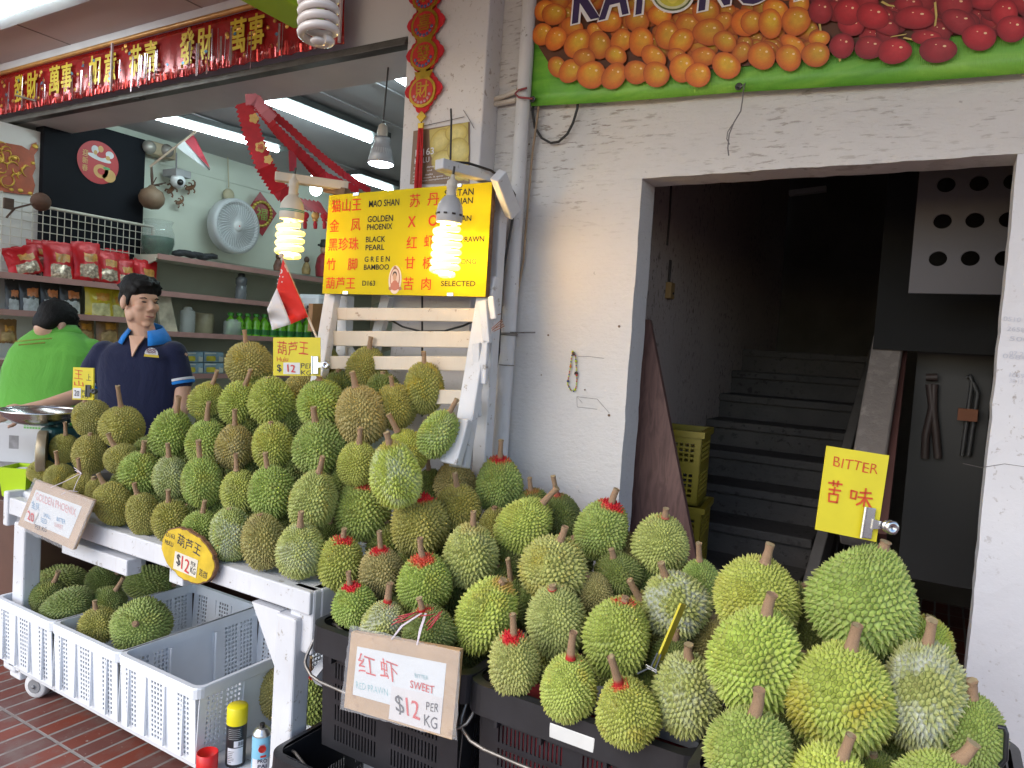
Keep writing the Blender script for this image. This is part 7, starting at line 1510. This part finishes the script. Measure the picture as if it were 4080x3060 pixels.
M_HAIR = mat('black_hair', (.0045, .004, .004), .6, .4, 60, bump=.8, bscale=160, spec=.2); M_NAVY = fabric('navy_fabric', (.012, .016, .048)); M_LIME = fabric('lime_fabric', (.12, .37, .055))
T1 = 3.6; s_ = 1.8445*T1/FPX
def mp(x, y, t_=T1): return dep(x, y, t_)
man = thing('person', 'young man in navy polo with blue collar looking to the right behind the durians', 'person', (mp(300, 830).x, mp(300, 830).y, 0))
hf = (RH*.84-FH*.54-ZU*.06).normalized(); hs = ZU.cross(hf).normalized(); hu = hf.cross(hs)*1.0; HA = (hf, hs, hu); hc = mp(303, 652)
def H(f, s, u): return hc+hf*f+hs*s+hu*u
b = MB()
ells(b, H(-.012, 0, .035), HA, (.098, .074, .088)); ells(b, H(.040, 0, -.035), HA, (.052, .055, .082)); ells(b, H(.034, 0, -.068), HA, (.052, .046, .044)); ells(b, H(.070, 0, -.104), HA, (.020, .022, .017)); ells(b, H(.074, 0, .025), HA, (.020, .048, .020))
b.tube([H(.088, 0, .012), H(.103, 0, -.010), H(.114, 0, -.030)], [.008, .010, .012], 10); ells(b, H(.098, .013, -.034), HA, (.012, .009, .008)); ells(b, H(.098, -.013, -.034), HA, (.012, .009, .008))
for s in (-1, 1):
    ells(b, H(-.012, s*.078, -.010), (hf, hs, hu), (.021, .013, .034)); ells(b, H(.062, s*.038, -.022), HA, (.026, .022, .024)); ells(b, H(.010, s*.054, -.065), HA, (.034, .016, .034))
ells(b, H(.092, 0, -.060), HA, (.011, .023, .007)); ells(b, H(.090, 0, -.073), HA, (.011, .020, .008))
nb = mp(308, 735)+FH*.03; caps(b, [H(-.025, 0, -.05), nb], [.056, .060])
def torso(b, grow=0.0):
    loft(b, [(mp(300, y)+FH*.03, hw*s_+grow, hd+grow) for y, hw, hd in ((728, 26, .058), (738, 42, .072), (750, 66, .090), (768, 86, .106), (800, 87, .118), (850, 86, .118), (905, 86, .115), (960, 90, .118), (1000, 88, .115))], RH, FH)
torso(b, -.020)
aR = [mp(214, 768)+FH*.02, mp(186, 826)+FH*.03, mp(172, 856)-FH*.02, mp(136, 872)-FH*.14, mp(112, 878)-FH*.20]; caps(b, aR, [.052, .045, .040, .032, .028])
aL = [mp(378, 770)+FH*.02, mp(388, 830)+FH*.02, mp(391, 880), mp(384, 950)-FH*.10, mp(380, 990)-FH*.16]; caps(b, aL, [.052, .046, .042, .033, .028])
for hand, d_, th in ((aR[-1], (aR[-1]-aR[-2]).normalized(), ZU), (aL[-1], (aL[-1]-aL[-2]).normalized(), RH*-1)):
    sd = d_.cross(FH).normalized(); ells(b, hand+d_*.045, (d_, sd, d_.cross(sd)), (.050, .040, .018))
    for i, L in enumerate((.070, .078, .074, .058)):
        r0 = hand+d_*.082+sd*(.027-.018*i); b.tube([r0, r0+d_*L*.45, r0+d_*L*.8-ZU*.012, r0+d_*L-ZU*.026], [.0092, .0088, .008, .007], 8)
    r0 = hand+d_*.03+sd*.036; b.tube([r0, r0+d_*.03+sd*.022, r0+d_*.055+sd*.026], [.012, .010, .008], 8)
remesh(b, 'body', M_SKIN, man, .0065, 2)
b = MB(); torso(b, .006)
caps(b, [mp(222, 764)+FH*.02, mp(200, 796)+FH*.025, mp(187, 822)+FH*.03], [.066, .066, .064]); caps(b, [mp(371, 764)+FH*.02, mp(380, 798)+FH*.02, mp(386, 822)+FH*.02], [.064, .062, .060]); remesh(b, 'navy_polo', M_NAVY, man, .009, 3)
b = MB(); loft(b, [(mp(300, y)+FH*.03, hw*s_, hd) for y, hw, hd in ((985, 88, .118), (1040, 90, .12), (1080, 84, .11))], RH, FH)
for x in (265, 335): P = mp(x, 1040); caps(b, [P+FH*.03, Vector((P.x, P.y, .50))+FH*.03, Vector((P.x, P.y, .10))+FH*.03], [.085, .065, .050])
remesh(b, 'trousers', mat('trouser_dark', (.03, .03, .035), .8), man, .014, 2)
b = MB()
ells(b, H(-.016, 0, .062), HA, (.106, .084, .076)); ells(b, H(-.062, 0, .010), HA, (.050, .074, .075)); ells(b, H(.048, 0, .092), HA, (.046, .062, .026)); ells(b, H(.066, -.012, .084), HA, (.026, .048, .020))
for s in (-1, 1): ells(b, H(-.002, s*.066, .032), HA, (.034, .012, .038)); ells(b, H(.012, s*.070, .0), HA, (.010, .008, .026)); ells(b, H(.040, s*.060, .058), HA, (.032, .014, .024))
for i in range(26):
    a, e = rg.uniform(0, 6.28), rg.uniform(.1, 1.25); d3 = hf*math.cos(a)*math.cos(e)+hs*math.sin(a)*math.cos(e)+hu*math.sin(e); p_ = H(-.016, 0, .062)+hf*.100*math.cos(a)*math.cos(e)+hs*.078*math.sin(a)*math.cos(e)+hu*.072*math.sin(e); b.tube([p_-hf*.02, p_+d3*.005+hf*.012, p_+d3*.006+hf*.032-hu*.003], [.010, .008, .003], 6)
remesh(b, 'hair', M_HAIR, man, .005, 3)
M_DARK = mat('eye_dark', (.02, .013, .010), .3)
for s in (-1, 1):
    b = MB(); ells(b, H(.086, s*.031, .004), HA, (.005, .013, .0038)); b.build('eye', M_DARK, man, True)
    b = MB(); b.tube([H(.088, s*.014, .019), H(.088, s*.030, .024), H(.076, s*.050, .020)], [.0028, .0036, .002], 6); b.build('eyebrow', M_HAIR, man, True)
b = MB(); b.tube([H(.092, .023, -.063), H(.1015, .010, -.065), H(.1035, 0, -.0665), H(.1015, -.010, -.065), H(.092, -.023, -.063)], [.0015, .003, .0036, .003, .0015], 8); b.build('lips', mat('lip', (.36, .12, .10), .45), man, True)
M_COL = fabric('collar_blue', (.02, .20, .62)); cN = mp(308, 724)+FH*.03; b = MB(); n = 22; vs = []
for i in range(n+1):
    a = rad(-68)-rad(224)*i/n*1.0; a = rad(-58+ -0)+rad(296)*i/n; ca, sa = math.cos(a-rad(0)), math.sin(a); dr = RH*math.cos(a)*1.0+FH*math.sin(a)
    q = abs(i/n-.5)*2; up_ = .030*(1-q)-.012*q
    vs += [cN+dr*.074+ZU*(.032+up_), cN+dr*.102+ZU*(.000+up_*.8-.012*q), cN+dr*.116+ZU*(-.020+up_*.6-.024*q)]
b.add(vs, [(3*i+j, 3*i+3+j, 3*i+4+j, 3*i+1+j) for i in range(n) for j in range(2)], 0, True); o = b.build('collar', M_COL, man, True); o.modifiers.new('t', 'SOLIDIFY').thickness = .005
b = MB(); front = -FH*.062; vs = [cN+RH*-.044-FH*.074-ZU*.004, cN+RH*.036-FH*.078-ZU*.004, cN+RH*.020-FH*.112-ZU*.052, cN+RH*.004-FH*.131-ZU*.105]; b.add([vs[0], vs[3], vs[2], vs[1]], [(0, 1, 2, 3)]); o = b.build('neck_opening', M_SKIN, man, True); o.modifiers.new('t', 'SOLIDIFY').thickness = .006
bx = lambda x, y, d: mp(x, y)-FH*d
M = frame(bx(350, 762, .105), (RH-FH*-.22).normalized(), ZU); b = MB(); b.prism([(13*s_*math.cos(a), 13*s_*math.sin(a)-2*s_) for a in [rad(-10+20*i) for i in range(11)]], .003, M); b.build('chest_badge', mat('badge_white', (.55, .56, .60), .6, .2, 60), man, True)
b = MB()
for j in range(3): b.tube([M @ Vector(((-9+i*2.2)*s_, (1+3.4*j+1.3*math.sin(i*2.1+j))*s_, .005)) for i in range(9)], .0016, 4)
b.build('badge_script', mat('script_maroon', (.16, .02, .05), .6), man, True)
b = MB(); b.prism([(-14*s_, -8*s_), (15*s_, -9*s_), (14*s_, -4*s_), (-13*s_, -3*s_)], .005, M); b.build('badge_ribbon', mat('ribbon_yellow', (.55, .42, .03), .6), man, True)
for pc_, d_, r_ in ((mp(386, 821)+FH*.02, (mp(388, 840)-mp(380, 798)).normalized(), .0645), (mp(188, 821)+FH*.03, (mp(186, 826)-mp(200, 796)).normalized(), .0675)):
    Mr = d_.to_track_quat('Z', 'Y').to_matrix().to_4x4(); Mr.translation = pc_; b = MB(); b.lathe([(r_, -.006), (r_+.001, 0), (r_, .006)], 26, Mr); b.build('cuff_stripe', mat('stripe_white', (.55, .57, .62), .8), man, True); b = MB(); b.lathe([(r_-.001, .008), (r_+.001, .013), (r_-.002, .022)], 26, Mr); b.build('cuff_blue', M_COL, man, True)
# stooping person in green
T2 = 3.95; s_ = 1.8445*T2/FPX
def gp(x, y): return dep(x, y, T2)
gr_ = thing('person', 'person in bright green polo stooping with their back turned at the far left', 'person', (gp(95, 850).x, gp(95, 850).y, 0))
hc = gp(98, 697)+FH*.09; hf = (FH*.75+RH*.35-ZU*.55).normalized(); hs = ZU.cross(hf).normalized(); hu = hf.cross(hs); HA = (hf, hs, hu)
b = MB(); ells(b, H(0, 0, .02), HA, (.098, .078, .088)); ells(b, H(.05, 0, -.04), HA, (.05, .058, .08)); ells(b, H(.105, 0, -.03), HA, (.015, .014, .02))
for s in (-1, 1): ells(b, H(-.005, s*.078, -.02), HA, (.018, .010, .030))
caps(b, [H(-.03, 0, -.06), gp(100, 735)+FH*.10], [.055, .062])
def torso2(b, g_):
    loft(b, [(gp(x, y)+FH*(.12-(y-700)*.0006), hw*s_+g_, hd+g_) for x, y, hw, hd in ((98, 708, 34, .07), (98, 718, 52, .09), (99, 735, 72, .11), (99, 760, 90, .13), (97, 800, 97, .14), (94, 850, 92, .14), (92, 905, 88, .135), (92, 980, 86, .13))], RH, FH)
torso2(b, -.020); aR2 = [gp(172, 765)+FH*.12, gp(188, 830)+FH*.16, gp(185, 870)+FH*.25, gp(150, 880)+FH*.40]; caps(b, aR2, [.055, .046, .040, .032]); aL2 = [gp(20, 765)+FH*.12, gp(0, 830)+FH*.16, gp(10, 880)+FH*.3]; caps(b, aL2, [.055, .046, .038])
for hand, d_ in ((aR2[-1], (aR2[-1]-aR2[-2]).normalized()), (aL2[-1], (aL2[-1]-aL2[-2]).normalized())):
    sd = d_.cross(ZU).normalized(); ells(b, hand+d_*.045, (d_, sd, d_.cross(sd)), (.050, .040, .018))
    for i, L in enumerate((.070, .078, .074, .058)): r0 = hand+d_*.082+sd*(.027-.018*i); b.tube([r0, r0+d_*L*.5, r0+d_*L-ZU*.02], [.009, .0085, .007], 8)
    r0 = hand+d_*.03+sd*.036; b.tube([r0, r0+d_*.03+sd*.022, r0+d_*.055+sd*.026], [.012, .010, .008], 8)
remesh(b, 'body', M_SKIN, gr_, .008, 2)
b = MB(); torso2(b, .006); caps(b, [gp(168, 760)+FH*.12, gp(184, 800)+FH*.14, gp(188, 825)+FH*.15], [.075, .068, .062]); caps(b, [gp(25, 760)+FH*.12, gp(8, 800)+FH*.14, gp(2, 825)+FH*.15], [.075, .068, .062])
for y in (770, 800, 835, 866, 890): caps(b, [gp(20+rg.uniform(0, 20), y+15)+FH*-.005, gp(90, y)+FH*-.022, gp(160-rg.uniform(0, 20), y-8)+FH*.0], [.008, .012, .008])
remesh(b, 'green_polo', M_LIME, gr_, .010, 3)
b = MB(); loft(b, [(gp(93, y)+FH*.06, hw*s_, hd) for y, hw, hd in ((960, 84, .125), (1010, 86, .13), (1050, 80, .11))], RH, FH)
for x in (62, 124): P = gp(x, 1010); caps(b, [P+FH*.05, Vector((P.x, P.y, .5))+FH*.05, Vector((P.x, P.y, .10))+FH*.05], [.085, .065, .05])
remesh(b, 'trousers', mat('trouser_dark', (.03, .03, .035), .8), gr_, .014, 2)
b = MB(); ells(b, H(-.010, 0, .036), HA, (.112, .090, .092)); ells(b, H(-.05, 0, -.01), HA, (.056, .084, .080))
for i in range(80): a, e = rg.uniform(0, 6.28), rg.uniform(0, 1.4); d3 = hf*math.cos(a)*math.cos(e)+hs*math.sin(a)*math.cos(e)+hu*math.sin(e); p_ = H(-.01, 0, .036)+hf*.108*math.cos(a)*math.cos(e)+hs*.086*math.sin(a)*math.cos(e)+hu*.088*math.sin(e); b.tube([p_, p_+d3*.012+hf*.010], [.006, .002], 5)
remesh(b, 'hair', M_HAIR, gr_, .006, 1)
cN = gp(98, 712)+FH*.12; b = MB(); n = 20; vs = []
for i in range(n+1): a = rad(180)+rad(180)*i/n; dr = RH*math.cos(a)*1.25+FH*math.sin(a); vs += [cN+dr*.075+ZU*.030, cN+dr*.098+ZU*.0, cN+dr*.104-ZU*.020]
b.add(vs, [(3*i+j, 3*i+3+j, 3*i+4+j, 3*i+1+j) for i in range(n) for j in range(2)], 0, True); o = b.build('collar', M_LIME, gr_, True); o.modifiers.new('t', 'SOLIDIFY').thickness = .005
b = MB(); dpt = T2+.12-.145-.035
for y0, x0, x1 in ((738, 30, 112), (746, 40, 97)):
    P = [dep(x0+(x1-x0)*i/40, y0-(x0+(x1-x0)*i/40-30)*.09+1.5*math.sin(i*2.3), dpt+.00002*(x0+(x1-x0)*i/40-70)**2*.35) for i in range(41)]
    b.tube(P, .0024, 4)
b.build('back_print', mat('print_brown', (.30, .20, .03), .7), gr_, True)
